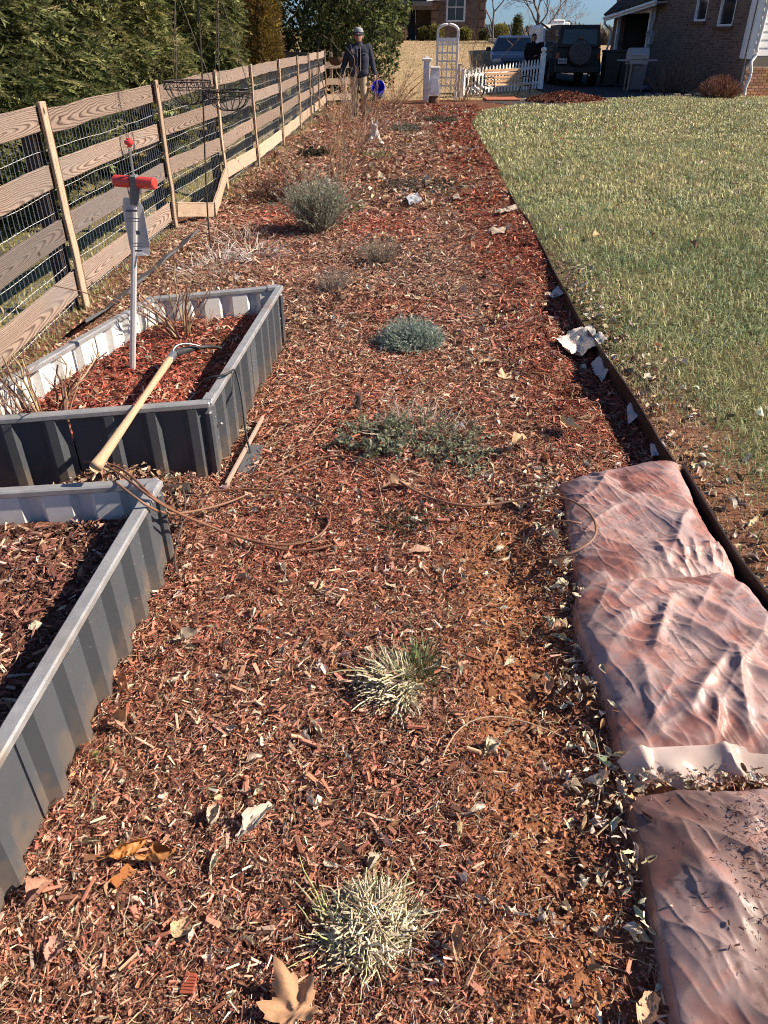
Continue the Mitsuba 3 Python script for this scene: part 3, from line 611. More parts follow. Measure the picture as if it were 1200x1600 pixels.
# ---------------------------------------------------------------- board fence
FP = [(-2.02, 2.75), (-2.10, 5.08), (-2.05, 7.52), (-1.93, 9.65), (-1.82, 11.55), (-1.72, 13.84), (-1.66, 16.3), (-1.61, 18.2), (-1.57, 20.1), (-1.52, 21.9)]
fence = thing('board_fence', 'weathered four board wooden fence with wire mesh running along the left of the bed', 'fence')
RZ = [(1.10, 1.235), (.785, .92), (.46, .60), (.095, .255)]
FACE_B = [('wood_brown', 'wood_brown', 'wood_gray', 'wood_brown')] * 2 + [('wood_brown', 'wood_brown', 'wood_brown', 'wood_pale'), ('wood_brown', 'wood_gray', 'wood_brown', 'wood_pale')] + [('wood_brown', 'wood_brown', 'wood_brown', 'wood_pale')] * 8
wk = [0]
def plank(parent, name, p0, p1, thick, h, bsdf, label=None, up=(0, 0, 1), sag=0.):
    """a board with softened edges; uv in metres along and across for the grain"""
    wk[0] += 1; k = wk[0]
    p0, p1 = np.asarray(p0, float), np.asarray(p1, float); d, a, u = basis(p1 - p0, up); L = np.linalg.norm(p1 - p0)
    n = 7; s = lin(0, 1, n); b = min(.005, thick * .25)
    sec = np.array([(-1, -1), (-1, 1), (1, 1), (1, -1)]) * [1, 1]
    ring = []
    for sx, sy in ((-1, -1), (1, -1), (1, 1), (-1, 1)):
        for (ox, oy) in (((sx * (thick / 2 - b)), sy * h / 2), (sx * thick / 2, sy * (h / 2 - b))) if sx * sy > 0 else ((sx * thick / 2, sy * (h / 2 - b)), (sx * (thick / 2 - b), sy * h / 2)):
            ring.append((ox, oy))
    ring = np.array(ring); m = len(ring)
    rr = np.random.default_rng(k); warp = rr.normal(0, .0035, (n, 2)); warp[0] = warp[-1] = 0
    V = p0 + s[:, None, None] * (p1 - p0) + (ring[None, :, 0:1] + warp[:, None, :1]) * a + (ring[None, :, 1:] + warp[:, None, 1:] - sag * 4 * (s * (1 - s))[:, None, None]) * u
    uv = np.stack([np.broadcast_to(s[:, None] * L, (n, m)) + 7.3 * k, np.broadcast_to(ring[None, :, 1] + h / 2 + ring[None, :, 0] * .6 + 10 * k + .03, (n, m))], -1)
    V = V.reshape(-1, 3); uv = uv.reshape(-1, 2)
    i, j = np.meshgrid(np.arange(n - 1), np.arange(m), indexing='ij')
    q = np.stack([i * m + j, i * m + (j + 1) % m, (i + 1) * m + (j + 1) % m, (i + 1) * m + j], -1).reshape(-1, 4)
    f = np.vstack([q[:, [0, 1, 2]], q[:, [0, 2, 3]], [[0, c + 1, c] for c in range(1, m - 1)], [[(n - 1) * m, (n - 1) * m + c, (n - 1) * m + c + 1] for c in range(1, m - 1)]])
    return part(parent, name, (V, f), bsdf, uv=uv, label=label)
def fpt(i, z, off=0.): return np.array([FP[i][0] + off, FP[i][1], z])
for i, (x, y) in enumerate(FP):
    part(fence, 'post', cbox((x - .08, y - .015, .54), (.09, .09, 1.3), .006), 'matte', (.07, .05, .04))
    if i: plank(fence, 'batten', (x + .032, y, -.06), (x + .032 + .005 * (i % 3 - 1), y - .01, 1.255), .024, .095 if i < 4 else .085, 'wood_pale', up=(0, 1, 0))
for i in range(len(FP) - 1):
    rr = np.random.default_rng(300 + i)
    for j, (za, zb) in enumerate(RZ):
        if i == 2 and j == 3: continue
        jig = rr.normal(0, .008, 2); dz = rr.normal(0, .012, 2)
        plank(fence, 'rail', fpt(i, (za + zb) / 2 + dz[0], jig[0] * .3) + [0, .004, 0], fpt(i + 1, (za + zb) / 2 + dz[1], jig[1] * .3) - [0, .004, 0], .026, zb - za, FACE_B[i][j],
              label='grey weathered rail with a knot' if FACE_B[i][j] == 'wood_gray' else None)
# the low rail that juts out into the bed round a gap
plank(fence, 'rail', (-2.0, 7.56, .17), (-1.73, 7.93, .10), .026, .135, 'wood_pale', label='low board angled out into the bed')
plank(fence, 'rail', (-1.725, 7.96, .10), (-1.90, 9.62, .185), .026, .135, 'wood_pale', label='low board curving back to the fence')
# welded wire behind the boards
def fx(y): return np.interp(y, [p[1] for p in FP], [p[0] for p in FP])
wy = np.arange(3.0, 21.8, .063); P = np.stack([np.stack([fx(wy) - .022, wy + rng.normal(0, .003, len(wy)), np.full(len(wy), z)], -1) for z in (.02, .6, 1.20)], 1)
hz = np.arange(.06, 1.21, .115); ys = lin(3, 21.8, 160)
Q = np.stack([np.stack([fx(ys) - .026, ys, z + .004 * np.sin(ys * 2.3 + z * 9) + .003 * np.sin(ys * 7 + z * 31)], -1) for z in hz])
part(fence, 'wire_mesh', cat([fibers(P, .0025, 3), fibers(Q, .0017, 3)]), 'satin', (.62, .62, .60), kind='stuff')

# the return of the fence behind the man, and the dark fence beyond
f2 = thing('board_fence', 'short run of pale boards turning off behind the walking man', 'fence')
for p in ((-1.36, 22.1), (-1.05, 22.3), (-.72, 22.55)): part(f2, 'post', cbox((*p, .58), (.075, .075, 1.22), .006), 'matte', (.40, .31, .23))
for z, m in ((.92, 'wood_brown'), (.55, 'wood_pale'), (.2, 'wood_pale')): plank(f2, 'rail', (-1.50, 21.95, z), (-.70, 22.50, z), .026, .15, m)
f3 = thing('board_fence', 'dark unlit wooden fence below the evergreens, beyond the tan columnar tree', 'fence')
for p in ((-4.3, 23.8), (-2.9, 22.9), (-1.65, 22.2)): part(f3, 'post', cbox((p[0], p[1] + .08, .6), (.1, .1, 1.3), .006), 'matte', (.07, .05, .04))
for z in (1.12, .82, .5): plank(f3, 'rail', (-4.4, 23.8, z + .03), (-1.62, 22.15, z), .03, .14, 'wood_gray')

# ---------------------------------------------------------------- raised beds of corrugated steel
def corr(p0, p1, z0, z1, out, seg=(.085, .022, .034, .022), dep=.028):
    """trapezoid-ribbed panel standing from p0 to p1; ribs to the outside"""
    p0, p1 = np.asarray(p0, float), np.asarray(p1, float); L = np.linalg.norm(p1 - p0); d = (p1 - p0) / L; o = np.asarray(out, float)
    xs, os_ = [0.], [0.]; x = .03
    while x < L - .16:
        for s, h in zip(seg, (0, dep, dep, 0)):
            x += s
            xs.append(x); os_.append(h)
    xs.append(L); os_.append(0)
    xs, os_ = np.array(xs), np.array(os_)
    xs = xs * 1.0; a = p0 + xs[:, None] * d + os_[:, None] * o
    n = len(xs); v = np.concatenate([np.c_[a, np.full(n, z)] for z in (z0, z1)] + [np.c_[a - .0016 * o, np.full(n, z)] for z in (z0, z1)])
    f = []
    for k in range(n - 1): f += [(k, k + 1, n + k + 1, n + k), (2 * n + k + 1, 2 * n + k, 3 * n + k, 3 * n + k + 1)]
    return v, np.array(f)

def raised_bed(label, C, ztop, soil, zsoil, skip=()):
    k = thing('raised_bed', label, 'planter'); C = np.asarray(C, float); n = len(C); ctr = C.mean(0)
    for i in range(n):
        a, b = C[i], C[(i + 1) % n]; d = (b - a) / np.linalg.norm(b - a); o = np.array([d[1], -d[0]])
        if np.dot(o, (a + b) / 2 - ctr) < 0: o = -o
        L = np.linalg.norm(b - a); m = 2 if L > 1.0 else 1
        for s in range(m):
            p, q = a + (b - a) * s / m, a + (b - a) * (s + 1) / m
            part(k, 'panel', corr(p + d * .004 - o * .004, q - d * .004 - o * .004, -.16, ztop - .012, o), 'bed_steel')
            part(k, 'liner', corr(p + d * .004 - o * .009, q - d * .004 - o * .009, -.16, ztop - .012, o), 'satin', (.60, .61, .60))
        e = np.array([*d, 0]) * .012
        pc, qc = np.array([*a, ztop]) - e, np.array([*b, ztop]) + e
        part(k, 'rim', beam(pc + [*(o * .004), 0], qc + [*(o * .004), 0], .042, .026, b=.005), 'rim_steel')
        part(k, 'corner', cbox((a[0], a[1], ztop / 2 - .1), (.036, .036, ztop + .14), .01), 'bed_steel')
        part(k, 'rim_joint', beam(np.array([*(a + d * .001), ztop + .0035]), np.array([*(a + d * .075), ztop + .0035]), .046, .027, b=.005), 'rim_steel')
        for t in (.07, .93):
            q = a + (b - a) * t + o * .012
            part(k, 'bolt', move(lathe([(0, .005), (.006, .004), (.008, 0)], 8), (0, 0, 0)) if False else cbox((*q, ztop * .55), (.012, .012, .012), .003), 'metal')
    # soil
    P = Polygon(C).buffer(-.012); x0, y0, x1, y1 = P.bounds; xs, ys = lin(x0, x1, 60), lin(y0, y1, 100); X, Y = np.meshgrid(xs, ys, indexing='ij')
    v = np.stack([X, Y, zsoil(X, Y)], -1).reshape(-1, 3); F = grid(60, 100)
    import shapely
    ins = shapely.contains_xy(P, v[F].mean(1)[:, 0], v[F].mean(1)[:, 1])
    part(k, 'soil', (v, F[ins]), 'm_soil', smooth=True)
    return k, P
def soil1(x, y): return .205 + .06 * (nz(x, y, 3, 91) - .5) + .03 * (nz(x, y, 14, 92) - .5)
def soil2(x, y): return .195 + .07 * (nz(x, y, 3, 93) - .5) + .03 * (nz(x, y, 14, 94) - .5) - .03 * np.exp(-((x + .95) / .25) ** 2 - ((y - 3.6) / .4) ** 2)
B1 = [(-.775, 2.14), (-.87, .05), (-1.75, .05), (-1.66, 2.03)]
B2 = [(-.725, 2.77), (-.625, 4.40), (-1.32, 4.17), (-1.62, 3.02), (-1.80, 2.56)]
bk1, BP1 = raised_bed('dark grey corrugated steel raised bed in the left foreground, cut by the frame', B1, .32, None, soil1)
bk2, BP2 = raised_bed('dark grey steel raised bed behind the nearer one, holding the red handled tool', B2, .33, None, soil2)
import shapely
kin = lambda P: (lambda x, y: shapely.contains_xy(P.buffer(-.02), x, y))
OLD = [(.26, .13, .10), (.17, .085, .065), (.36, .22, .16), (.10, .055, .045), (.44, .31, .22), (.07, .045, .038), (.46, .38, .30)]
fre = lambda x, y: np.clip(1.15 - 1.1 * np.exp(-((x + .86) / .16) ** 2 - ((y - 3.75) / .45) ** 2), .12, 1)
BR = [(.46, .13, .095), (.36, .09, .065), (.52, .21, .15), (.23, .07, .05), (.5, .28, .2), (.09, .045, .036), (.48, .37, .28)]
stuff('bed_mulch', 'loose wood mulch filling the two steel beds, brighter red in the farther one', [
    chip_cloud(9000, (-1.8, -.78), (.3, 2.15), 131, .010, .05, keep=kin(BP1), zf=soil1, pal=OLD),
    chip_cloud(9000, (-1.8, -.78), (.3, 2.15), 132, .008, .025, True, keep=kin(BP1), zf=soil1, pal=OLD),
    chip_cloud(13000, (-1.8, -.62), (2.55, 4.4), 133, .012, .05, keep=kin(BP2), zf=soil2, pal=BR, dens=fre),
    chip_cloud(13000, (-1.8, -.62), (2.55, 4.4), 134, .008, .03, True, keep=kin(BP2), zf=soil2, pal=BR, dens=fre),
    (lambda m: (m[0], m[1]))(leaf_cloud(420, (-1.8, -.78), (.3, 2.15), 135, .012, .04, LEAF, (4, 4, 3, 1, 3, 2), zf=soil1, region=kin(BP1))),
    (lambda m: (m[0], m[1]))(leaf_cloud(260, (-1.8, -.62), (2.55, 4.4), 136, .012, .04, LEAF, (4, 4, 3, 1, 3, 2), zf=soil2, region=kin(BP2))),
])
# debris in the gap between the beds
gap = lambda x, y: (y > 2.16) & (y < 2.56 + .2 * (x + 1.6)) & (x < -.78)
stuff('gap_litter', 'dry leaves and chips heaped in the gap between the two steel beds', [
    chip_cloud(5000, (-1.8, -.7), (2.1, 2.8), 137, .01, .05, keep=gap, pal=OLD, zf=lambda x, y: gz(x, y) + .09 * np.exp(-((x + 1.12) / .22) ** 2)),
    leaf_cloud(420, (-1.8, -.8), (2.1, 2.8), 138, .015, .05, LEAF, (4, 2, 3, 3, 3, 1), zf=lambda x, y: gz(x, y) + .10 * np.exp(-((x + 1.12) / .22) ** 2), region=gap)])
solo('timber_strip', 'dark weathered timber strip at the foot of the farther steel bed', 'board', beam((-.80, 2.60, .015), (-1.30, 2.50, .015), .055, .05, b=.006), 'matte', (.06, .05, .045))
solo('batten_strip', 'thin pale wooden strip along the right foot of the farther steel bed', 'board', beam((-.655, 2.62, .03), (-.59, 3.25, .035), .014, .022, b=.003), 'matte', (.42, .30, .24))
solo('liner_scrap', 'flat dark plastic scrap beside the farther steel bed', 'plastic sheet', beam((-.60, 2.75, .012), (-.585, 3.0, .014), .07, .008, b=.002), 'satin', (.10, .105, .115))

# black plastic edging behind the farther bed
es = spline([(-1.92, 4.45, .03), (-1.84, 5.0, .035), (-1.80, 5.55, .045), (-1.76, 6.2, .05), (-1.72, 6.85, .06)], 30)
ev = np.concatenate([es + [-.085, 0, -.02], es + [.075, 0, .075], es + [.08, 0, .07], es + [-.08, 0, -.026]]); n = 30
ev[:n, 2] += .012 * np.sin(np.arange(n) * .9); ev[n:2 * n, 2] += .015 * np.sin(np.arange(n) * .7 + 1)
solo('plastic_edging', 'strip of grey black plastic edging lying between the fence and the farther steel bed', 'edging', (ev, np.array([(a * n + i, a * n + i + 1, b * n + i + 1, b * n + i) for a, b in ((0, 1), (1, 2), (2, 3), (3, 0)) for i in range(n - 1)])), 'satin', (.085, .09, .10), smooth=40)

# rusty steel lawn edging
def edging(name, label, y0, y1, n, top, th=.006, tilt=0.):
    y = lin(y0, y1, n); x = edge_x(y); zt = top - .028 * ss(3.6, 5.5, y) + .006 * np.sin(y * 5) + .004 * (nz(x, y, 4, 95) - .5)
    A = [np.stack([x + o + tilt * (z > 0), y, np.where(z > 0, zt, -.14)], -1) for o, z in ((-th, 0), (-th, 1), (0, 1), (0, 0))]
    v = np.concatenate(A)
    f = [(a * n + i, a * n + i + 1, b * n + i + 1, b * n + i) for a, b in ((0, 1), (1, 2), (2, 3)) for i in range(n - 1)]
    c = np.tile([.026, .016, .014], (len(v), 1)) * np.random.default_rng(5).uniform(.7, 1.3, (len(v), 1))
    solo(name, label, 'edging', (v, np.array(f)), 'satin', c)
edging('lawn_edging', 'dark rusty steel edging strip between the bed and the lawn, beyond the bags', 2.73, 9.5, 90, .055)
edging('lawn_edging', 'nearer dark rusty edging strip alongside the plastic bags', .6, 2.70, 40, .078, th=.008, tilt=.012)
# white litter caught along the edging
def crumple(pts, h, seed, label, col=(.62, .58, .52), name='paper_scrap', c='litter', zf=gz, thick=.003):
    r = np.random.default_rng(seed); P = Polygon(pts); x0, y0, x1, y1 = P.bounds; n = 33; X, Y = np.meshgrid(lin(x0, x1, n), lin(y0, y1, n), indexing='ij')
    cx, cy = P.centroid.coords[0]; Z = zf(X, Y) + .010 + h * (1.5 * nz(X, Y, 11, seed, 2) + 1.6 * np.abs(nz(X, Y, 19, seed + 4, 1) - .5) + .35 * np.abs(np.sin((X - x0) * 21 + (Y - y0) * 8 + seed)))
    v = np.stack([X, Y, Z], -1).reshape(-1, 3); F = grid(n, n); F = F[shapely.contains_xy(P, v[F].mean(1)[:, 0], v[F].mean(1)[:, 1])]
    w = v.copy(); w[:, 2] -= thick
    solo(name, label, c, cat([(v, F), (w, F[:, ::-1])]), 'matte', col)
crumple([(1.03, 4.38), (1.2, 4.61), (1.31, 4.58), (1.34, 4.27), (1.2, 4.2), (1.08, 4.24)], .045, 1, 'crumpled white litter half buried beside the metal edging', (.62, .57, .50))
crumple([(1.22, 4.11), (1.31, 4.16), (1.3, 3.97), (1.21, 3.83)], .03, 2, 'bluish white scrap against the edging, below the crumpled white litter', (.52, .51, .50))
crumple([(1.25, 3.47), (1.3, 3.53), (1.28, 3.35), (1.22, 3.32)], .02, 3, 'small white scrap in the dark gap at the edging', (.52, .51, .50))
crumple([(1.24, 3.05), (1.3, 3.06), (1.27, 2.93), (1.21, 2.93)], .02, 4, 'white scrap in the dark gap just above the first bag', (.52, .51, .50))
crumple([(1.15, 8.11), (1.43, 8.52), (1.41, 8.24), (1.18, 7.99)], .03, 5, 'pale strip of litter near the far end of the edging', (.40, .33, .27))
crumple([(1.02, 7.41), (1.18, 7.46), (1.13, 7.22), (1.01, 7.19)], .02, 6, 'small pale scrap in front of the pale strip of litter', (.40, .33, .27))
crumple([(0.78, 9.03), (0.86, 9.19), (0.86, 8.8), (0.77, 8.73)], .03, 7, 'tiny pale scrap on the dark red mulch in the middle distance', (.40, .33, .27))
crumple([(1.23, 5.51), (1.32, 5.61), (1.32, 5.41), (1.24, 5.38)], .02, 8, 'grey white scrap beside the edging, left of the lawn', (.5, .5, .5))

# ---------------------------------------------------------------- mulch bags
def ridged(x, y, sx, sy, seed, rot=0.):
    c, s = math.cos(rot), math.sin(rot); a, b = c * x + s * y, -s * x + c * y
    wx = a * sx + .45 * nz(a, b, 4, seed + 5); n = meshkit.fbm(np.stack([wx, b * sy + .35 * nz(a, b, 5, seed + 6), np.full(a.shape, 1.7)], -1), 2, seed)
    return (1 - np.abs(2 * n - 1) * 2.2).clip(0, 1) ** 2
def bag(label, left, right, H, folds, seed, tail=None):
    k = thing('mulch_bag', label, 'bag'); nu, nv = 240, 260
    left, right = spline(np.c_[left, np.zeros(len(left))], nv)[:, :2], spline(np.c_[right, np.zeros(len(right))], nv)[:, :2]
    u, v = lin(0, 1, nu), lin(0, 1, nv); U, V = np.meshgrid(u, v, indexing='ij')
    X = left[None, :, 0] * (1 - U) + right[None, :, 0] * U; Y = left[None, :, 1] * (1 - U) + right[None, :, 1] * U
    r = np.random.default_rng(seed)
    # uneven hems
    hem = .010 * (nz(U * 0 + 3.1, V, 14, seed) - .5) + .006 * (nz(U * 0 + 8, V, 40, seed) - .5); X = X + hem * (1 - 2 * U)
    Y = Y + .02 * (nz(U, U * 0 + 5, 7, seed + 1) - .5) * np.cos(PI * V)
    prof = np.clip(1 - np.where(U < .5, np.abs(2 * U - 1) ** 2.6, np.abs(2 * U - 1) ** 6), 0, 1) ** .6 * np.clip(1 - np.abs(2 * V - 1) ** 7, 0, 1) ** .5
    Z = H * prof * (.72 + .55 * nz(X, Y, 4.5, seed + 2))
    env = np.clip(prof * 1.3, 0, 1)
    rd = .009 * ridged(X, Y, 4.5, 1.2, seed + 11, .5) + .008 * ridged(X, Y, 9, 2.2, seed + 12, -.7) + .0055 * ridged(X, Y, 17, 4, seed + 13, 1.0) + .003 * ridged(X, Y, 34, 8, seed + 14, .3)
    Z = Z + env * (rd + .0022 * (nz(X, Y, 40, seed + 3) - .5)); lift = rd / .015
    for (x0, y0, x1, y1, h, w) in folds:   # creases and pulled folds
        d = np.array([x1 - x0, y1 - y0]); L = np.hypot(*d); d = d / L
        t = ((X - x0) * d[0] + (Y - y0) * d[1]) / L; s = -(X - x0) * d[1] + (Y - y0) * d[0] + .004 * np.sin(t * 5 + x0 * 50)
        fo_ = np.exp(-np.abs(s / (w * 1.5)) ** 1.5) * ss(-.15, .2, t) * (1 - ss(.7, 1.1, t)); Z = Z + .55 * h * fo_; lift = lift + .7 * fo_
    Z = Z + .02
    Z = np.maximum(Z, .012) + .0
    gmin = -.03
    edge = 1 - np.clip(np.minimum.reduce([U, 1 - U, V, 1 - V]) / .018, 0, 1)
    Z = Z * (1 - edge) + (gz(X, Y) * .5 - .01) * edge
    part(k, 'film', (np.stack([X, Y, Z], -1).reshape(-1, 3), grid(nu, nv)), 'bag_film', smooth=True, uv=np.c_[np.clip(lift, 0, 1).ravel(), np.full(nu * nv, 1. if seed == 261 else .15)])
    from scipy.interpolate import NearestNDInterpolator
    return NearestNDInterpolator(np.c_[X.ravel(), Y.ravel()], Z.ravel())
LA = [(0.71, 2.63), (0.71, 2.46), (0.68, 2.24), (0.66, 2.05), (0.66, 1.9)]
RA = [(1.28, 2.82), (1.24, 2.51), (1.22, 2.28), (1.22, 2.1), (1.21, 1.96)]
bag('pinkish film bag of red mulch, the farthest of three along the edging', LA, RA, .062,
    [(1.0, 2.05, 1.22, 2.12, .02, .010), (.98, 2.03, 1.12, 2.3, .022, .014), (1.02, 2.0, 1.04, 2.14, .02, .009), (1.07, 2.0, 1.09, 2.15, .02, .008), (1.12, 2.0, 1.14, 2.14, .02, .008), (1.16, 2.02, 1.18, 2.13, .02, .008), (.97, 2.0, .95, 2.14, .02, .01), (1.08, 2.22, 1.18, 2.38, .03, .014), (.78, 2.6, .95, 2.45, .022, .02), (.72, 2.2, .9, 2.2, .015, .012), (.80, 2.63, .92, 2.52, .02, .012), (.85, 2.64, .95, 2.52, .018, .01)], 201)
LB = [(0.65, 1.94), (0.61, 1.8), (0.61, 1.61), (0.62, 1.46), (0.61, 1.32), (0.6, 1.22)]
RB = [(1.2, 2.02), (1.23, 1.84), (1.24, 1.61), (1.24, 1.43), (1.25, 1.3), (1.25, 1.21)]
bag('rumpled film bag of red mulch in the middle, with a clear end flap', LB, RB, .07,
    [(.66, 1.70, 1.02, 1.86, .03, .02), (.78, 1.58, .92, 1.82, .038, .016), (.88, 1.75, 1.1, 1.45, .04, .018), (.95, 1.85, 1.25, 1.5, .028, .02), (.82, 1.36, 1.0, 1.58, .04, .016), (.95, 1.3, 1.02, 1.6, .035, .014), (.98, 1.52, 1.3, 1.34, .032, .014), (1.05, 1.3, 1.2, 1.48, .03, .013), (.72, 1.3, .74, 1.6, .02, .014), (.70, 1.92, .95, 1.9, .018, .014), (.86, 1.28, .9, 1.42, .025, .01), (1.12, 1.26, 1.15, 1.4, .025, .01)], 231)
LC = [(0.58, 1.14), (0.58, 1.04), (0.57, 0.92), (0.56, 0.81), (0.55, 0.7), (0.52, 0.57)]
RC = [(1.24, 1.14), (1.25, 1.02), (1.25, 0.9), (1.24, 0.79), (1.23, 0.65), (1.21, 0.53)]
surf_c = bag('flatter dirty film bag of red mulch nearest the camera', LC, RC, .055,
    [(.62, 1.19, .95, 1.02, .022, .02), (.63, 1.05, .98, .88, .03, .022), (.66, .9, 1.0, .72, .026, .022), (.72, 1.2, .9, 1.16, .015, .01), (.9, 1.18, 1.05, 1.02, .018, .016), (.68, 1.0, .74, .72, .02, .02)], 261)
# clear flap
r = np.random.default_rng(9); nu, nv = 90, 22; U, V = np.meshgrid(lin(0, 1, nu), lin(0, 1, nv), indexing='ij')
FL, FR, FL2, FR2 = (np.array(p) for p in ((0.6, 1.24), (1.3, 1.28), (0.64, 1.15), (1.26, 1.19)))
Q = (FL + (FR - FL) * U[..., None]) * (1 - V[..., None]) + (FL2 + (FR2 - FL2) * U[..., None]) * V[..., None]
Zf = .075 - .035 * V + .022 * ridged(Q[..., 0], Q[..., 1], 9, 2, 77, .15) * (V > .02) + .012 * np.sin(U * 31 + 3 * np.sin(V * 3)) * V - .05 * np.clip(1 - U / .06, 0, 1) ** 2
Q[..., 1] += .012 * np.sin(U * 23) * V
def f_flap(p, n, uv):
    a = fbm(p.x * 18, p.y * 18); return mix((.70, .54, .47), (.88, .78, .73), a)
scene['flap_film'] = {'type': 'principledthin', 'base_color': proc(f_flap), 'roughness': .25, 'spec_trans': .22, 'diff_trans': .6, 'eta': 1.45}
part('mulch_bag_001', 'flap', (np.concatenate([Q, Zf[..., None]], -1).reshape(-1, 3), grid(nu, nv)), 'flap_film', smooth=True, label='clear whitish plastic flap at the near end')
rg = lambda x, y: np.exp(-((y - 1.16 - .012 * np.sin(x * 30)) / .028) ** 2)
dbag = lambda n, xr, yr, seed, dens, zo: (lambda r: None)(0)
stuff('bag_debris', 'dark crumbs and dry leaf shreds lying on and between the plastic bags', [
    leaf_cloud(900, (.62, 1.3), (1.02, 1.24), 271, .01, .03, LEAF, (4, 4, 2, 1, 3, 3), rg, zf=lambda x, y: .02 + 0 * x, region=lambda x, y: x > 0, pile=.03),
    chip_cloud(1500, (.62, 1.3), (1.02, 1.24), 272, .005, .022, keep=lambda x, y: x > 0, dens=rg, zf=lambda x, y: .05 + 0 * x, pal=OLD),
    chip_cloud(3200, (.66, 1.15), (.7, 1.12), 273, .003, .013, keep=lambda x, y: x > 0, dens=lambda x, y: ss(.48, .62, nz(x, y, 7, 44)) * np.exp(-((x - .90) / .12) ** 2) + .03, zf=lambda x, y: surf_c(x, y), pal=OLD, zoff=0.)])

# ---------------------------------------------------------------- tools and cables
ax = thing('garden_hoe', 'long wooden handled hoe with a dark metal head lying across the farther steel bed', 'hoe')
hA, hC = np.array([-.945, 2.105, .408]), np.array([-1.03, 3.40, .285])
hd = (hC - hA) / np.linalg.norm(hC - hA); s = lin(0, 1, 14)
hp = hA + s[:, None] * (hC - hA)
part(ax, 'handle', tube(hp, .0155 + .002 * np.cos(s * PI * 2) + .004 * np.exp(-(s / .05) ** 2), 12), 'satin', (.44, .325, .21), True)
part(ax, 'socket', tube([hC - hd * .05, hC + hd * .02, hC + hd * .09], [.021, .021, .017], 12), 'metal', smooth=True)
hh = spline([hC + hd * .06, (-1.00, 3.55, .262), (-.93, 3.63, .25), (-.84, 3.66, .232)], 16)
part(ax, 'blade', tube(hh, np.linspace(.022, .007, 16), 8), 'satin', (.035, .037, .04), True)
part(ax, 'tang', tube(spline([hC + hd * .02, hC + hd * .07 + [.01, .01, .03], (-.97, 3.56, .29), (-.93, 3.60, .262)], 16), .006, 6), 'metal', smooth=True)

ag = thing('planting_auger', 'white tubular tool with red cross handle and red knob in the farther bed', 'garden tool')
base, top = np.array([-1.255, 3.46, .18]), np.array([-1.085, 3.45, 1.03]); ad = top - base
def on(t): return base + ad * t
part(ag, 'tube', tube([on(-.08), on(.0), on(1.0)], .0145, 8), 'satin', (.52, .52, .52), 30)
part(ag, 'foot', tube([on(-.02), on(.012)], .026, 12), 'satin', (.36, .08, .06), 30)
hx = np.array([.96, -.28, -.02]); hx /= np.linalg.norm(hx); hc = on(1.035)
part(ag, 'clamp', cat([cbox(hc, (.034, .045, .06), .006), tube([on(.93), on(1.03)], .021, 10)]), 'satin', (.13, .13, .14), 30)
for sgn in (-1, 1):
    a, b = hc + hx * sgn * .014, hc + hx * sgn * .10
    part(ag, 'grip', tube([a, a + hx * sgn * .004, (a + b) / 2, b - hx * sgn * .005, b], [.019, .024, .0245, .0245, .02], 18), 'gloss', (.56, .055, .045), 30)
rod0, rod1 = hc + [0, 0, .02], hc + [.004, 0, .155]
part(ag, 'rod', tube([rod0, rod1], .004, 8), 'metal', smooth=True)
kn = np.array([[0, -.02], [.010, -.02], [.012, -.012], [.021, -.008], [.024, 0], [.021, .009], [.010, .013], [.012, .018], [.0, .02]])
part(ag, 'knob', move(lathe(kn * .86, 16), rod1), 'gloss', (.55, .05, .045), 40)
tp = Polygon([(-.034, -.13), (.034, -.13), (.042, -.1), (.042, .07), (.026, .11), (-.026, .11), (-.042, .07), (-.042, -.1)]).buffer(.004)
tv, tf = extrude(tp, .002); tv = np.c_[tv[:, 0], tv[:, 2] + .02 * (tv[:, 0] / .042) ** 2, tv[:, 1]]
tgk = on(.83) + [.006, -.022, 0]
tl = part(ag, 'label_tag', (tv + tgk, tf), 'satin', (.42, .43, .45), label='grey printed tag folded round the tube')
for z, w, h in ((.062, .05, .008), (.03, .06, .004), (.018, .055, .003), (-.03, .018, .018), (-.075, .05, .004), (-.088, .04, .004), (-.108, .03, .008)):
    part(tl, 'print_mark', box(tgk + [(.012 if w < .03 else 0), -.0035, z], (w, .0012, h)), 'matte', (.14, .15, .18) if h > .005 else (.24, .25, .28))

BR_C = (.20, .095, .06)
def cable(label, pts, r=.0046, col=BR_C, name='cable'):
    solo(name, label, 'cable', tube(spline(pts, 26 * len(pts)), r, 7), 'satin', col, True)
cable('brown cable looping from between the steel beds over the corner of the nearer one', [(-1.09, 2.33, 0.3), (-0.94, 2.21, 0.34), (-0.74, 2.01, 0.34), (-0.63, 2.21, 0.1), (-0.42, 2.2, 0.03), (-0.26, 2.25, 0.02), (-0.21, 2.39, 0.03), (-0.29, 2.51, 0.03), (-0.47, 2.58, 0.03), (-0.71, 2.57, 0.03)])
cable('second brown cable lying tightly beside the looped one', [(-0.99, 2.3, 0.31), (-0.85, 2.15, 0.34), (-0.75, 2.02, 0.35), (-0.7, 2.16, 0.18), (-0.54, 2.22, 0.05), (-0.37, 2.18, 0.02), (-0.19, 2.21, 0.02)], .0043)
cable('long brown cable running from the nearer steel bed to the farthest bag', [(-0.91, 2.14, 0.33), (-0.76, 1.97, 0.35), (-0.72, 2.31, 0.1), (-0.57, 2.55, 0.02), (-0.41, 2.76, 0.02), (-0.23, 2.85, 0.04), (-0.07, 2.79, 0.05), (0.08, 2.63, 0.03), (0.23, 2.51, 0.02), (0.41, 2.48, 0.02), (0.59, 2.49, 0.05), (0.71, 2.33, 0.13), (0.75, 2.21, 0.14), (0.71, 2.07, 0.13), (0.61, 2.03, 0.1), (0.55, 2.13, 0.03), (0.52, 2.22, 0.02), (0.58, 2.3, 0.03), (0.64, 2.23, 0.11), (0.71, 2.2, 0.12)], .0046, (.24, .13, .085))
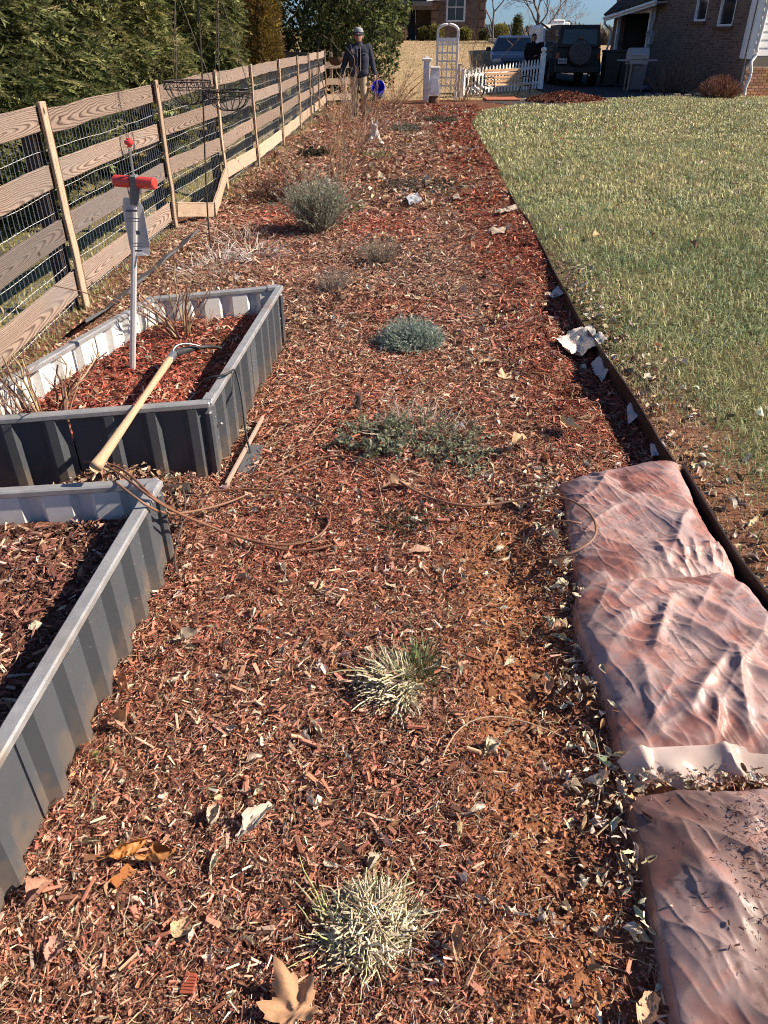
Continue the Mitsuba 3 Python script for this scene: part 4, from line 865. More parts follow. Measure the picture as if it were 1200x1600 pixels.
cable('short dark wire hooked over the corner of the nearer steel bed', [(-0.81, 2.53, 0.06), (-0.77, 2.38, 0.05), (-0.76, 2.2, 0.03), (-0.7, 2, 0.02)], .004, (.09, .06, .05))
cable('black cable draped over the right wall of the farther steel bed', [(-0.88, 2.97, 0.23), (-0.83, 3.05, 0.27), (-0.75, 2.99, 0.35), (-0.69, 3, 0.36), (-.665, 3.10, .335), (-.64, 3.05, .25), (-.62, 2.96, .12), (-.60, 2.92, .02)], .005, (.035, .037, .042))

# shepherd's hook with two wire baskets
hk = thing('shepherd_hook', 'tall dark iron shepherd hook standing behind the farther steel bed', 'plant hook')
pole = spline([(-1.50, 6.59, -.2), (-1.47, 6.59, .6), (-1.40, 6.59, 1.35), (-1.37, 6.59, 1.9), (-1.37, 6.59, 2.15)], 24)
part(hk, 'pole', tube(pole, .0065, 8), 'satin', (.05, .04, .033), True)
for s, n_ in ((-1, 0), (1, 1)):
    e = np.array([-1.37 + s * .155, 6.59, 1.86 + .0 * s])
    part(hk, 'arm', tube(spline([(-1.37, 6.59, 2.1), (-1.37 + s * .06, 6.59, 2.22), e + [s * .02, 0, .26], e + [s * .03, 0, .06], e + [0, 0, -.03], e + [-s * .03, 0, .02]], 30), .006, 6), 'satin', (.05, .04, .033), True)
def basket(label, c, w, zt, zb):
    k = thing('hanging_basket', label, 'basket'); c = np.asarray(c, float); a = lin(0, 2 * PI, 29); ring = np.stack([c[0] + w / 2 * np.cos(a), c[1] + w / 2 * np.sin(a), np.full(29, zt)], -1)
    col = (.03, .026, .024)
    part(k, 'rim', cat([tube(ring, .006, 6), tube(ring - [0, 0, .05], .004, 6)]), 'satin', col, True)
    an = np.arange(0, 2 * PI, 2 * PI / 14); s = lin(0, 1, 9)
    ribs = np.stack([np.stack([c[0] + w / 2 * np.cos(t + .25 * s) * (np.cos(s * PI / 2) ** .7 * .86 + .14 * (1 - s)) , c[1] + w / 2 * np.sin(t + .25 * s) * (np.cos(s * PI / 2) ** .7 * .86 + .14 * (1 - s)), zt + (zb - zt) * np.sin(s * PI / 2)], -1) for t in an])
    part(k, 'ribs', fibers(ribs, .0035, 4), 'satin', col, True, kind='stuff')
    sc = []
    for t in an:
        q = lin(0, 2 * PI, 11); o = np.array([c[0] + w / 2 * np.cos(t + .2), c[1] + w / 2 * np.sin(t + .2), zt - .025]); tt = np.array([-np.sin(t + .2), np.cos(t + .2), 0])
        sc.append(np.array([o + tt * .022 * np.cos(x) * (1 - .04 * i) + np.array([0, 0, .022 * np.sin(x)]) * (1 - .04 * i) for i, x in enumerate(q)]))
    part(k, 'scrolls', fibers(np.array(sc), .0028, 4), 'satin', col, True, kind='stuff')
    tip = c + [0, 0, 1.88 - c[2]]
    for t in (.3, 2.4, 4.5):
        o = np.array([c[0] + w / 2 * np.cos(t), c[1] + w / 2 * np.sin(t), zt]); n_ = 22
        q = o + (tip - o) * lin(0, 1, n_)[:, None]
        part(k, 'chain', tube(q + .0035 * np.stack([np.sin(np.arange(n_) * PI), np.cos(np.arange(n_) * PI), np.zeros(n_)], -1), .0032, 5), 'satin', (.10, .085, .07), True)
basket('black wire basket hanging at the left of the shepherd hook', (-1.525, 6.59, 1.88), .36, 1.29, 1.13)
basket('black wire basket hanging lower at the right of the shepherd hook', (-1.215, 6.59, 1.88), .34, 1.225, 1.09)

# ---------------------------------------------------------------- plants of the bed
def stems(n, c, rad, h, lean, seed, r0, pal, wts, k=5, curve=.4, zf=gz, sides=4, hvar=.35, taper=.4, out=1.0, var=.18, jit=.03, bias=(0, 0), lift=0.):
    """n stalks rising from a disc and leaning outward"""
    r = np.random.default_rng(seed); a = r.uniform(0, 2 * PI, n); q = np.sqrt(r.random(n)); bx, by = c[0] + rad * q * np.cos(a), c[1] + rad * q * np.sin(a)
    az = a + r.normal(0, .5, n); az = np.arctan2(np.sin(az) + bias[1], np.cos(az) + bias[0]); le = np.clip(np.abs(r.normal(lean, .25, n)) * (.35 + .65 * q) * out, .02, 1.5); L = h * np.exp(r.normal(0, hvar, n))
    s = lin(0, 1, k); ang = le[:, None] * (1 - curve + 2 * curve * s)
    st = L[:, None] / (k - 1); hr = np.cumsum(np.sin(ang) * st, 1) - np.sin(ang[:, :1]) * st; hz_ = np.cumsum(np.cos(ang) * st, 1) - np.cos(ang[:, :1]) * st
    w = np.cumsum(r.normal(0, jit, (n, k, 2)), 1) * L[:, None, None] * s[None, :, None]
    P = np.stack([bx[:, None] + np.cos(az)[:, None] * hr + w[..., 0], by[:, None] + np.sin(az)[:, None] * hr + w[..., 1], np.maximum(zf(bx, by)[:, None] - .01 + lift * (1 - q[:, None] ** 2) * r.random((n, 1)) + hz_, zf(bx, by)[:, None] + .004)], -1)
    R = r0 * r.uniform(.6, 1.3, n)[:, None] * (1 - (1 - taper) * s)
    return fibers(P, R, sides), np.repeat(pick(pal, wts, n, r, var), k * sides, axis=0), P

def leaflets(P, per, L, W, seed, pal, wts, var=.2, t0=.2, droop=.2, spread=.9):
    """little leaves along polylines P (n,k,3)"""
    r = np.random.default_rng(seed); n, k, _ = P.shape; m = n * per
    i = np.repeat(np.arange(n), per); t = t0 + (1 - t0) * r.random(m); q = t * (k - 1); j = np.minimum(q.astype(int), k - 2); u = (q - j)[:, None]
    pos = P[i, j] * (1 - u) + P[i, j + 1] * u; d = P[i, j + 1] - P[i, j]; d /= np.linalg.norm(d, axis=1, keepdims=True) + 1e-9
    o = r.normal(0, 1, (m, 3)); o -= d * (o * d).sum(1, keepdims=True); o /= np.linalg.norm(o, axis=1, keepdims=True) + 1e-9
    a = np.clip(r.normal(spread, .3, m), .1, 1.6)[:, None]; e = d * np.cos(a) + o * np.sin(a); e[:, 2] -= droop * r.random(m); e /= np.linalg.norm(e, axis=1, keepdims=True)
    s = np.cross(e, o + 1e-3); s /= np.linalg.norm(s, axis=1, keepdims=True) + 1e-9
    l, w = (L * r.uniform(.6, 1.3, m))[:, None], (W * r.uniform(.7, 1.3, m))[:, None]; nrm = np.cross(e, s)
    v = np.stack([pos, pos + e * l * .5 + s * w / 2 + nrm * w * .15, pos + e * l + nrm * 0, pos + e * l * .5 - s * w / 2 + nrm * w * .15], 1)
    f = (np.array([[0, 1, 2], [0, 2, 3]])[None] + (np.arange(m) * 4)[:, None, None]).reshape(-1, 3)
    return (v.reshape(-1, 3), f), np.repeat(pick(pal, wts, m, r, var), 4, axis=0)

STRAWP = [(.58, .51, .36), (.66, .60, .45), (.46, .385, .26), (.42, .41, .25), (.28, .21, .14)]
GREENB = [(.13, .17, .08), (.19, .23, .11), (.34, .35, .20)]
def thatch(c, rx, ry, h, n, L, r0, seed, pal, wts, out=.6, bias=(0, 0), flat=.45):
    """short cut straws lying every which way over a low dome"""
    r = np.random.default_rng(seed); a = r.uniform(0, 2 * PI, n); q = np.sqrt(r.random(n)) * (.62 + .7 * meshkit.noise(np.stack([np.cos(a) * 2.2 + seed, np.sin(a) * 2.2, 0 * a], -1), seed)); x, y = c[0] + rx * q * np.cos(a), c[1] + ry * q * np.sin(a)
    z = gz(x, y) + h * np.maximum(1 - q ** 2, .05) * r.uniform(.3, 1, n) * (.55 + .9 * nz(x, y, 22, seed)) + .006
    d = r.normal(0, 1, (n, 3)); d[:, 0] += out * np.cos(a) + bias[0]; d[:, 1] += out * np.sin(a) + bias[1]; d[:, 2] *= flat; d /= np.linalg.norm(d, axis=1, keepdims=True)
    d[:, 2] = np.where(d[:, 2] < -.25, -d[:, 2], d[:, 2]); l = (L * r.uniform(.45, 1.3, n))[:, None]; s = lin(-.35, .65, 4); b = r.normal(0, .10, (n, 3))
    P = np.stack([x, y, z], -1)[:, None] + d[:, None] * l[:, None] * s[None, :, None] + b[:, None] * l[:, None] * (s ** 2)[None, :, None]
    return fibers(P, r0 * r.uniform(.6, 1.35, n)[:, None] * lin(1, .8, 4), 4), np.repeat(pick(pal, wts, n, r, .2), 16, axis=0)
def bits(*ms):
    return cat([m[0] for m in ms]), np.vstack([m[1] for m in ms])
def shift(m, dx, dy, dz=0): return (m[0] + [dx, dy, dz], m[1])

# upper straw clump
c = (0.06, 1.53)
k = thing('grass_clump', 'upper clipped straw coloured grass clump with green blades on its right', 'plant')
a = stems(330, (c[0] - .03, c[1] + .01), .062, .062, 1.15, 401, .0027, STRAWP, (5, 5, 2, 1.5, 1), curve=.45, hvar=.3, bias=(-.9, -.35), lift=.05, taper=.7)
b = stems(170, (c[0] - .015, c[1] - .055), .045, .055, 1.35, 402, .0026, STRAWP, (5, 5, 2, 1, 1), curve=.3, bias=(-.2, -1.0), lift=.03, taper=.7)
d = stems(40, (c[0] + .0, c[1] + .0), .075, .085, 1.2, 404, .0018, STRAWP, (4, 4, 2, 1, 3), jit=.08); th = thatch((c[0] - .035, c[1] - .015), .075, .075, .06, 260, .05, .0024, 405, STRAWP, (5, 5, 2, 1, 1), .3, (-.9, -.5))
part(k, 'dry_stems', *(lambda m: (m[0], 'matte', m[1]))(bits(a[:2], b[:2], d[:2], th)), kind='stuff')
g = stems(230, (c[0] + .035, c[1] + .045), .05, .075, .6, 403, .0015, GREENB + STRAWP[:1], (4, 4, 3, 1), curve=.25, sides=3, lift=.02)
part(k, 'green_blades', g[0], 'matte', g[1], kind='stuff')
# lower straw clump
c = (-0.03, 0.83)
k = thing('grass_clump', 'lower clipped straw coloured clump of twiggy stems near the bottom of the frame', 'plant')
th = thatch(c, .105, .09, .075, 640, .05, .0019, 415, STRAWP, (5, 6, 3, 1.0, 2.5), .5)
a = stems(150, (c[0] + .01, c[1]), .078, .05, 1.1, 411, .0021, STRAWP, (4, 5, 3, 2, 2), curve=.2, jit=.13, k=6, lift=.055, taper=.7)
b = stems(34, (c[0] - .085, c[1]), .03, .075, .9, 412, .0026, [(.5, .5, .24), (.62, .58, .36)], (1, 1), curve=.2, bias=(-.8, 0))
d = stems(260, (c[0] + .015, c[1]), .085, .035, 1.3, 413, .0018, STRAWP, (4, 4, 3, 2, 3), jit=.16, lift=.05, taper=.7)
part(k, 'dry_stems', *(lambda m: (m[0], 'matte', m[1]))(bits(a[:2], b[:2], d[:2], th)), kind='stuff')
g = stems(70, (c[0] + .03, c[1] + .03), .07, .055, .7, 414, .0013, GREENB + STRAWP[:2], (1, 2, 3, 2, 2), sides=3, lift=.03)
part(k, 'green_blades', g[0], 'matte', g[1], kind='stuff')

# round blue green cushion
BLU = [(.27, .33, .275), (.34, .40, .35), (.18, .23, .19), (.43, .48, .42)]
c = (0.16, 4.35)
k = thing('cushion_plant', 'dense rounded cushion of spiky blue green leaves in the middle of the bed', 'plant')
a = stems(1500, c, .155, .075, .9, 421, .0026, BLU, (4, 4, 3, 2), curve=.2, sides=3, hvar=.25, taper=.15, lift=.10)
part(k, 'leaves', a[0], 'matte', a[1], kind='stuff')
lf = leaflets(a[2][::2], 5, .030, .005, 422, BLU, (4, 4, 2, 3), t0=.45, spread=.5)
part(k, 'leaf_tips', lf[0], 'leafy', lf[1], kind='stuff')

# creeping plant with dead stems
CRP = [(.20, .22, .145), (.28, .30, .21), (.13, .14, .095), (.38, .39, .30)]
k = thing('creeping_plant', 'low creeping plant with small green leaves under a mat of dead stems', 'plant')
a = [stems(90, (-0.03, 3.05), .13, .10, 1.1, 431, .0014, CRP, (1, 1, 1, 1)), stems(60, (0.33, 2.95), .11, .09, 1.15, 432, .0014, CRP, (1, 1, 1, 1)), stems(60, (0.15, 3.06), .18, .09, 1.1, 433, .0014, CRP, (1, 1, 1, 1)), stems(26, (0.38, 2.79), .04, .05, 1.1, 434, .0014, CRP, (1, 1, 1, 1))]
m = [leaflets(a[0][2], 30, .021, .011, 435, CRP, (3, 4, 2, 2)), leaflets(a[1][2], 24, .019, .010, 436, CRP, (3, 3, 2, 3)), leaflets(a[2][2], 16, .020, .011, 437, CRP, (3, 3, 3, 2)), leaflets(a[3][2], 22, .017, .009, 438, CRP, (3, 3, 1, 3))]
part(k, 'leaves', *(lambda q: (q[0], 'leafy', q[1]))(bits(*m)), kind='stuff')
d = stems(360, (0.18, 3.17), .22, .10, 1.15, 439, .0017, [(.40, .34, .28), (.28, .22, .17), (.50, .44, .37)], (3, 2, 2), jit=.09, k=6)
part(k, 'dead_stems', d[0], 'matte', d[1], kind='stuff')

# lavender mounds
LAV = [(.33, .37, .29), (.26, .29, .225), (.42, .45, .37), (.18, .20, .145)]
def lavender(label, c, rad, h, n, seed, pal, lean=.55, per=10, ll=.03, dead=0):
    k = thing('lavender', label, 'shrub')
    a = stems(n, c, rad * .45, h, lean, seed, .0024, [(.22, .17, .13), (.3, .25, .2)], (1, 1), k=6, curve=.1, hvar=.16, out=1.15, jit=.05)
    part(k, 'stems', a[0], 'matte', a[1], kind='stuff')
    m = leaflets(a[2], per, ll, ll * .17, seed + 1, pal, (4, 3, 3, 2), t0=.18, spread=.45, droop=.05); part(k, 'leaves', m[0], 'leafy', m[1], kind='stuff')
    if dead:
        d = stems(dead, c, rad * .5, h * 1.05, lean, seed + 2, .0016, [(.40, .33, .30), (.3, .24, .21)], (1, 1), k=5, jit=.05, out=1.1); part(k, 'flower_stalks', d[0], 'matte', d[1], kind='stuff')
lavender('large rounded grey green lavender bush behind the beds', (-0.63, 7.41), .24, .40, 640, 441, LAV, .40, 26, .034, 60)
lavender('small sparse lavender in front of the big bush, left of two', (-0.36, 5.46), .13, .16, 90, 451, [(.30, .25, .24), (.22, .19, .17), (.36, .32, .31), (.26, .24, .2)], .6, 9, .02, 60)
lavender('small sparse greenish lavender in front of the big bush, right of two', (-0.04, 6.23), .16, .19, 120, 461, [(.22, .22, .18), (.17, .17, .14), (.28, .29, .25), (.3, .25, .22)], .6, 9, .022, 50)

# low dark and green cover farther up the bed
def mound(label, c, rad, h, n, seed, pal, w, per=8, ll=.03, ww=.015, name='low_plant', lean=1.0, stem=(.14, .10, .07)):
    k = thing(name, label, 'plant'); a = stems(n, c, rad, h, lean, seed, .002, [stem], (1,), k=4, jit=.05)
    part(k, 'stems', a[0], 'matte', a[1], kind='stuff'); m = leaflets(a[2], per, ll, ww, seed + 1, pal, w); part(k, 'leaves', m[0], 'leafy', m[1], kind='stuff')
mound('purplish dark leafless looking small shrub beside the fence, left of the lavender bush', (-1.23, 9.03), .20, .22, 130, 471, [(.09, .05, .045), (.14, .075, .06), (.2, .12, .09)], (3, 3, 2), 9, .035, .02, lean=.7)
mound('very dark low plant near the fence behind the purplish shrub', (-1.08, 12.67), .18, .12, 110, 481, [(.035, .035, .025), (.06, .055, .04), (.1, .08, .06)], (4, 3, 1), 12, .035, .025)
mound('yellow green mossy patch right of the lavender bush', (-0.36, 8.55), .17, .035, 190, 491, [(.30, .29, .12), (.22, .23, .09), (.38, .34, .18)], (3, 3, 2), 6, .02, .012)
mound('yellow green low patch farther up the bed', (-0.15, 12.53), .24, .04, 150, 496, [(.27, .26, .12), (.20, .21, .09), (.38, .33, .2)], (3, 3, 2), 6, .03, .02)
mound('wide flat patch of dark grey green creeping thyme in the bed', (0.48, 9.96), .52, .045, 620, 501, [(.085, .085, .07), (.12, .12, .095), (.17, .15, .12), (.06, .05, .04)], (4, 3, 2, 3), 7, .026, .014)
mound('small dark green tuft in the shade of the mulch below the long cable', (0.06, 2.4), .085, .04, 150, 511, [(.06, .07, .045), (.1, .11, .07), (.08, .055, .04)], (3, 2, 3), 6, .014, .008)
mound('tiny bright green seedling under the long cable', (0.24, 2.47), .03, .02, 30, 516, [(.22, .26, .08), (.3, .3, .12)], (1, 1), 5, .012, .008)
mound('tiny green weed beside the corner of the nearer steel bed', (-0.74, 1.28), .02, .018, 22, 519, [(.26, .32, .09), (.18, .25, .07)], (1, 1), 6, .011, .008)
mound('grey green patch in the bed left of the pale ornament, far up', (0.4, 16.3), .28, .10, 120, 521, [(.13, .14, .11), (.2, .2, .16)], (1, 1), 8, .04, .02)
mound('grey leafed low plant in front of the white box', (1.24, 17.93), .30, .10, 120, 526, [(.12, .12, .09), (.2, .18, .14), (.10, .07, .05)], (1, 1, 1), 8, .05, .025)

# dead white stalks behind the farther bed
k = thing('dead_perennial', 'mat of bleached grey white dead stalks behind the farther steel bed', 'plant')
W_ = [(.52, .47, .43), (.42, .36, .32), (.60, .56, .52), (.28, .2, .16)]
ms = [stems(100, (-1.35, 6.23), .18, .15, 1.2, 531, .0036, W_, (4, 3, 3, 1), jit=.06, sides=3)[:2], stems(120, (-1.1, 6.44), .18, .16, 1.2, 532, .0036, W_, (4, 3, 3, 1), jit=.06, sides=3)[:2], stems(60, (-1.51, 5.98), .14, .14, 1.2, 533, .0036, W_, (4, 3, 3, 1), jit=.06, sides=3)[:2], stems(70, (-1.3, 6.99), .2, .16, 1.1, 534, .0036, W_, (3, 3, 2, 4), jit=.06, sides=3)[:2]]
part(k, 'stalks', *(lambda q: (q[0], 'matte', q[1]))(bits(*ms)), kind='stuff')
k = thing('dead_perennial', 'brown dead seed heads just above the far rim of the farther steel bed', 'plant')
ms = [stems(70, (-1.33, 5.71), .15, .13, .9, 536, .003, [(.3, .21, .15), (.45, .36, .27), (.2, .13, .1)], (3, 2, 2), jit=.09)[:2], stems(50, (-0.9, 5.85), .12, .10, 1.0, 537, .003, [(.3, .21, .15), (.45, .36, .27), (.2, .13, .1)], (3, 2, 2), jit=.09)[:2]]
part(k, 'stalks', *(lambda q: (q[0], 'matte', q[1]))(bits(*ms)), kind='stuff')

# bare rose canes
def canes(label, c, n, h, seed, zf, pal, rad=.07, r0=.0055, lean=.5, name='rose_bush'):
    k = thing(name, label, 'shrub'); a = stems(n, c, rad, h, lean, seed, r0, pal, [1] * len(pal), k=7, curve=.25, zf=zf, sides=6, hvar=.25, jit=.045, out=1.2, taper=.55)
    if n <= 22 and r0 < .006:
        nv_ = len(a[0][0]) // n; nf_ = len(a[0][1]) // n
        for q in range(n): part(k, 'cane', (a[0][0][q * nv_:(q + 1) * nv_], a[0][1][:nf_]), 'matte', a[1][q * nv_:(q + 1) * nv_], True)
    else: part(k, 'canes', a[0], 'matte', a[1], True, kind='stuff')
    P = a[2]; r = np.random.default_rng(seed + 1); m = n * 4; i = r.integers(0, n, m); j = r.integers(2, 6, m); o = P[i, j]; d = r.normal(0, 1, (m, 3)); d[:, 2] = np.abs(d[:, 2]) + .5; d /= np.linalg.norm(d, axis=1, keepdims=True)
    L = h * r.uniform(.12, .35, m)[:, None]; s = lin(0, 1, 4)
    Q = o[:, None] + d[:, None] * L[:, None] * s[None, :, None] + r.normal(0, .05, (m, 4, 3)) * L[:, None] * s[None, :, None]
    part(k, 'side_shoots', fibers(Q, r0 * .45 * np.ones((m, 1)) * lin(1, .5, 4), 4), 'matte', np.repeat(pick(pal, [1] * len(pal), m, r), 16, axis=0), kind='stuff')
CN = [(.33, .21, .15), (.24, .14, .10), (.42, .32, .19), (.18, .11, .085)]
canes('thorny bare rose canes at the back of the farther steel bed', (-1.12, 3.98), 20, .34, 541, soil2, CN)
canes('bare rose canes at the left edge of the frame in the farther steel bed', (-1.47, 2.90), 22, .27, 551, soil2, CN, rad=.12)
canes('tall thin tan canes in the middle of the bed behind the lavender', (-0.56, 10.2), 16, .95, 561, gz, [(.46, .30, .19), (.36, .21, .14), (.5, .36, .24)], .12, .006, .18)
canes('reddish thicket of fine bare twigs in front of the walking man', (-0.44, 14.09), 15, .6, 571, gz, [(.30, .16, .13), (.24, .12, .10), (.36, .22, .16)], .42, .006, .35)
canes('pale grey upright stems beside the pale ornament', (-0.62, 18.21), 22, .8, 581, gz, [(.42, .34, .27), (.34, .26, .2)], .25, .007, .2)
canes('fan shaped reddish brown bare shrub right of the walking man', (0.16, 20.78), 34, .95, 591, gz, [(.34, .20, .13), (.40, .26, .17), (.26, .15, .1)], .22, .008, .75)
canes('second reddish bare shrub left of the walking man by the fence', (-0.93, 17.27), 18, .65, 596, gz, [(.34, .22, .15), (.42, .32, .2), (.26, .15, .1)], .3, .007, .5)
canes('small bare twiggy plant at the right end of the bed before the picket fence', (2.2, 23.66), 30, 1.2, 601, gz, [(.36, .27, .18), (.28, .2, .13)], .22, .008, .45)

# wooden marker stakes
for i, (p, h) in enumerate((((0.05, 5.22), .25), ((-0.05, 7.84), .27), ((0.08, 9.87), .42), ((0.16, 13.27), .42), ((0.29, 16.07), .45), ((-1.51, 8.28), .25), ((-1.39, 10.86), .2), ((-1.09, 10.86), .3), ((-0.63, 5.57), .15))):
    solo('plant_stake', ['thin pale stake above the blue green cushion', 'thin pale stake right of the lavender bush', 'thin pale stake at the left end of the thyme patch', 'thin pale stake farther up the bed, in line with the ornament', 'farthest thin pale stake in the bed', 'thin pale stake below the angled fence board', 'short thin stake near the dark low plant', 'slanting thin stake near the dark low plant', 'short thin stake left of the sparse lavender'][i], 'stake',
         beam((*p, gz(*p) - .03), (p[0] + .02 * ((i % 3) - 1), p[1], float(gz(*p)) + h), .007, .007), 'matte', (.50, .37, .25))
solo('terracotta_stub', 'small dark clay stub standing in the mulch left of the creeping plant', 'pipe', tube([(*(-0.13, 3.41), .0), (*(-0.13, 3.4), .09)], [.018, .014], 10), 'matte', (.09, .065, .065), 30)
rs = (-0.04, 4.98)
crumple([(0.25, 9.03), (0.39, 9.19), (0.43, 8.8), (0.28, 8.59)], .03, 9, 'bluish grey flat scrap near the thyme patch', (.36, .38, .42), 'plastic_scrap')

# ---------------------------------------------------------------- evergreens behind the fence
def spray_template(r, flat=.25):
    """a feathery conifer spray: an axis with side leaflets, length 1 along +x"""
    vs, fs = [], []
    def tri(a, b, c): fs.append((len(vs), len(vs) + 1, len(vs) + 2)); vs.extend((a, b, c))
    for s in (-1, 1):
        for t in np.linspace(.12, .92, 6):
            L = (.36 * (1 - t) + .12) * r.uniform(.7, 1.3); a = r.uniform(.5, .9); o = np.array([t, 0, -.25 * t * t * flat * 2]); e = np.array([math.cos(a), s * math.sin(a), r.normal(0, flat)])
            w = np.array([-e[1], e[0], r.normal(0, .6)]) * .045
            tri(o - w, o + w, o + e * L)
    tri(np.array([0, -.02, 0]), np.array([0, .02, 0]), np.array([1.05, 0, -.3 * flat])); tri(np.array([.4, 0, -.03]), np.array([.4, 0, .03]), np.array([1.1, .02, -.2 * flat]))
    return np.array(vs), np.array(fs)
def evergreen(label, c, h, prof, n, size, seed, pal, wts, name='evergreen_tree', lump=.55, droop=.3, zlow=.05, upright=0., zdense=2.8):
    """prof(t) = crown radius at relative height t"""
    k = thing(name, label, 'tree'); r = np.random.default_rng(seed); c = np.asarray(c, float); z0 = float(field_z(c[0], c[1]))
    part(k, 'trunk', tube([[c[0], c[1], z0 - .2], [c[0] + .03, c[1], z0 + h * .5], [c[0], c[1], z0 + h * .95]], [.13, .08, .02], 8), 'matte', (.10, .07, .05), True)
    # more sprays low down, where the photograph looks
    n = int(n * 1.25); tt = np.where(r.random(n) < .60, zlow + (zdense / h - zlow) * r.random(n), zlow + (1 - zlow) * r.random(n) ** 1.3)
    a = r.uniform(0, 2 * PI, n); R = np.array([prof(t) for t in tt])
    P0 = np.stack([np.cos(a) * 2.4, np.sin(a) * 2.4, tt * h * 1.5], -1) + seed
    lumps = meshkit.fbm(P0, 3, seed); R = R * (1 - lump + 2 * lump * lumps)
    dep = 1 - .55 * r.random(n) ** 2.2; keep = r.random(n) < .10 + .90 * ss(.38, .54, lumps); tt, a, R, dep, lumps = tt[keep], a[keep], R[keep], dep[keep], lumps[keep]; n = len(tt)
    pos = np.stack([c[0] + np.cos(a) * R * dep, c[1] + np.sin(a) * R * dep, z0 + tt * h + r.normal(0, .05, n)], -1)
    tm = [spray_template(r) for _ in range(6)]; F = tm[0][1]; tv = np.array([t[0] for t in tm])[r.integers(0, 6, n)]
    sc = size * r.uniform(.55, 1.35, n); tv = tv * sc[:, None, None]
    yaw = a + r.normal(0, .7, n); pit = droop * r.normal(.6, 1, n) - upright * r.uniform(.5, 1.2, n)
    col = pick(pal, wts, n, r, .2) * (.75 + .5 * (1 - lumps))[:, None]
    m, cc = scatter(tv, F, pos - 0 * pos, rots(yaw, pit, r.normal(0, .7, n)), col)
    part(k, 'crown', m, 'leafy', cc)
    nb = 46; t2 = zlow + .75 * r.random(nb); a2 = r.uniform(0, 2 * PI, nb); R2 = np.array([prof(t) for t in t2]) * .8; s = lin(0, 1, 5)
    B = np.stack([c[0] + np.cos(a2)[:, None] * R2[:, None] * s, c[1] + np.sin(a2)[:, None] * R2[:, None] * s, z0 + (t2 * h)[:, None] + .25 * R2[:, None] * s - .1 * R2[:, None] * s ** 2], -1)
    part(k, 'limbs', fibers(B, .022 * np.ones((nb, 1)) * lin(1, .25, 5), 4), 'matte', (.08, .055, .04), kind='stuff')
    return k
CED = [(.16, .175, .075), (.23, .235, .10), (.10, .12, .05), (.33, .32, .15), (.05, .065, .03)]
cone = lambda R, p=.8: (lambda t: R * max(.05, (1 - t) ** p) * (.55 + .45 * min(1, t * 9)))
evergreen('dark feathery evergreen at the far left, reaching over the near fence panels', (-4.9, 8.3), 6.5, cone(2.0), 15000, .27, 701, CED, (4, 3, 4, 1, 4), lump=.5)
evergreen('bushy yellow green evergreen in the middle of the three behind the fence', (-4.15, 11.6), 6.0, cone(1.55), 17000, .22, 702, CED, (3, 5, 2, 4, 1))
evergreen('tall feathery evergreen behind the hanging baskets', (-3.75, 15.4), 6.5, cone(1.35), 15000, .23, 703, CED, (4, 4, 3, 2, 2))
evergreen('dark evergreen in the second row, filling the gap at the far left', (-8.0, 11.5), 7.0, cone(2.6), 5000, .36, 704, CED, (2, 1, 4, 0, 6))
evergreen('dark evergreen in the second row, in the gap behind the middle one', (-6.6, 17), 7.0, cone(2.5), 5000, .36, 705, CED, (2, 1, 4, 0, 6))
evergreen('dark evergreen in the second row, left of the golden columnar tree', (-6.0, 22.5), 7.0, cone(2.4), 4500, .40, 706, CED, (2, 1, 4, 0, 6))
evergreen('narrow golden brown columnar evergreen beside the pink brick house', (-2.95, 20.5), 4.5, lambda t: .50 * (1 - max(0, t - .5) * 1.6) * (.7 + .3 * min(1, t * 8)), 6500, .15, 707, [(.22, .155, .045), (.30, .21, .06), (.15, .10, .035), (.12, .11, .04)], (4, 3, 3, 1), lump=.2, upright=.9, droop=.2)
HOL = [(.06, .085, .035), (.10, .125, .05), (.15, .17, .07), (.22, .23, .10), (.035, .045, .025)]
def holly(label, c, h, w, n, seed, pal=HOL, wts=(4, 4, 3, 2, 2), size=.13, name='evergreen_shrub', cat_='shrub', flat=1.0, lump=.3):
    k = thing(name, label, cat_); r = np.random.default_rng(seed); c = np.asarray(c, float); z0 = float(field_z(c[0], c[1]))
    u = r.normal(0, 1, (n, 3)); u /= np.linalg.norm(u, axis=1, keepdims=True); lu = meshkit.fbm(u * 3.1 + seed, 3, seed)
    dep = (1 - .5 * r.random(n) ** 2.0) * (1 - lump + 2 * lump * lu)
    pos = c[:2].tolist() + [z0 + h * .5]; pos = np.array(pos) + u * np.array([w, w * flat, h * .52]) * dep[:, None]
    ok = pos[:, 2] > z0; pos, u, lu = pos[ok], u[ok], lu[ok]; n = len(pos)
    L = size * r.uniform(.5, 1.3, n); tv = np.array([[0, 0, 0], [.5, .28, .06], [1, 0, 0], [.5, -.28, .06]])[None] * L[:, None, None]
    m, cc = scatter(tv, np.array([[0, 1, 2], [0, 2, 3]]), pos, rots(np.arctan2(u[:, 1], u[:, 0]) + r.normal(0, .9, n), r.normal(-.1, .7, n), r.normal(0, .8, n)), pick(pal, wts, n, r, .22) * (.7 + .6 * (1 - lu))[:, None])
    part(k, 'leaves', m, 'leafy', cc)
    nb = 24; a2 = r.uniform(0, 2 * PI, nb); e = r.uniform(.3, 1.3, nb); s = lin(0, 1, 4); ln = np.minimum(w, h * .6) * 1.0
    B = np.stack([c[0] + np.cos(a2)[:, None] * np.cos(e)[:, None] * ln * s, c[1] + np.sin(a2)[:, None] * np.cos(e)[:, None] * ln * s * flat, z0 + h * .1 + np.sin(e)[:, None] * ln * s * 1.1], -1)
    part(k, 'stems', fibers(B, max(.008, w * .012) * np.ones((nb, 1)) * lin(1, .3, 4), 4), 'matte', (.09, .06, .045), kind='stuff')
    return k
holly('big dense dark green evergreen shrub directly behind the walking man', (-.85, 24.0), 5.2, 1.45, 15000, 711, lump=.22)
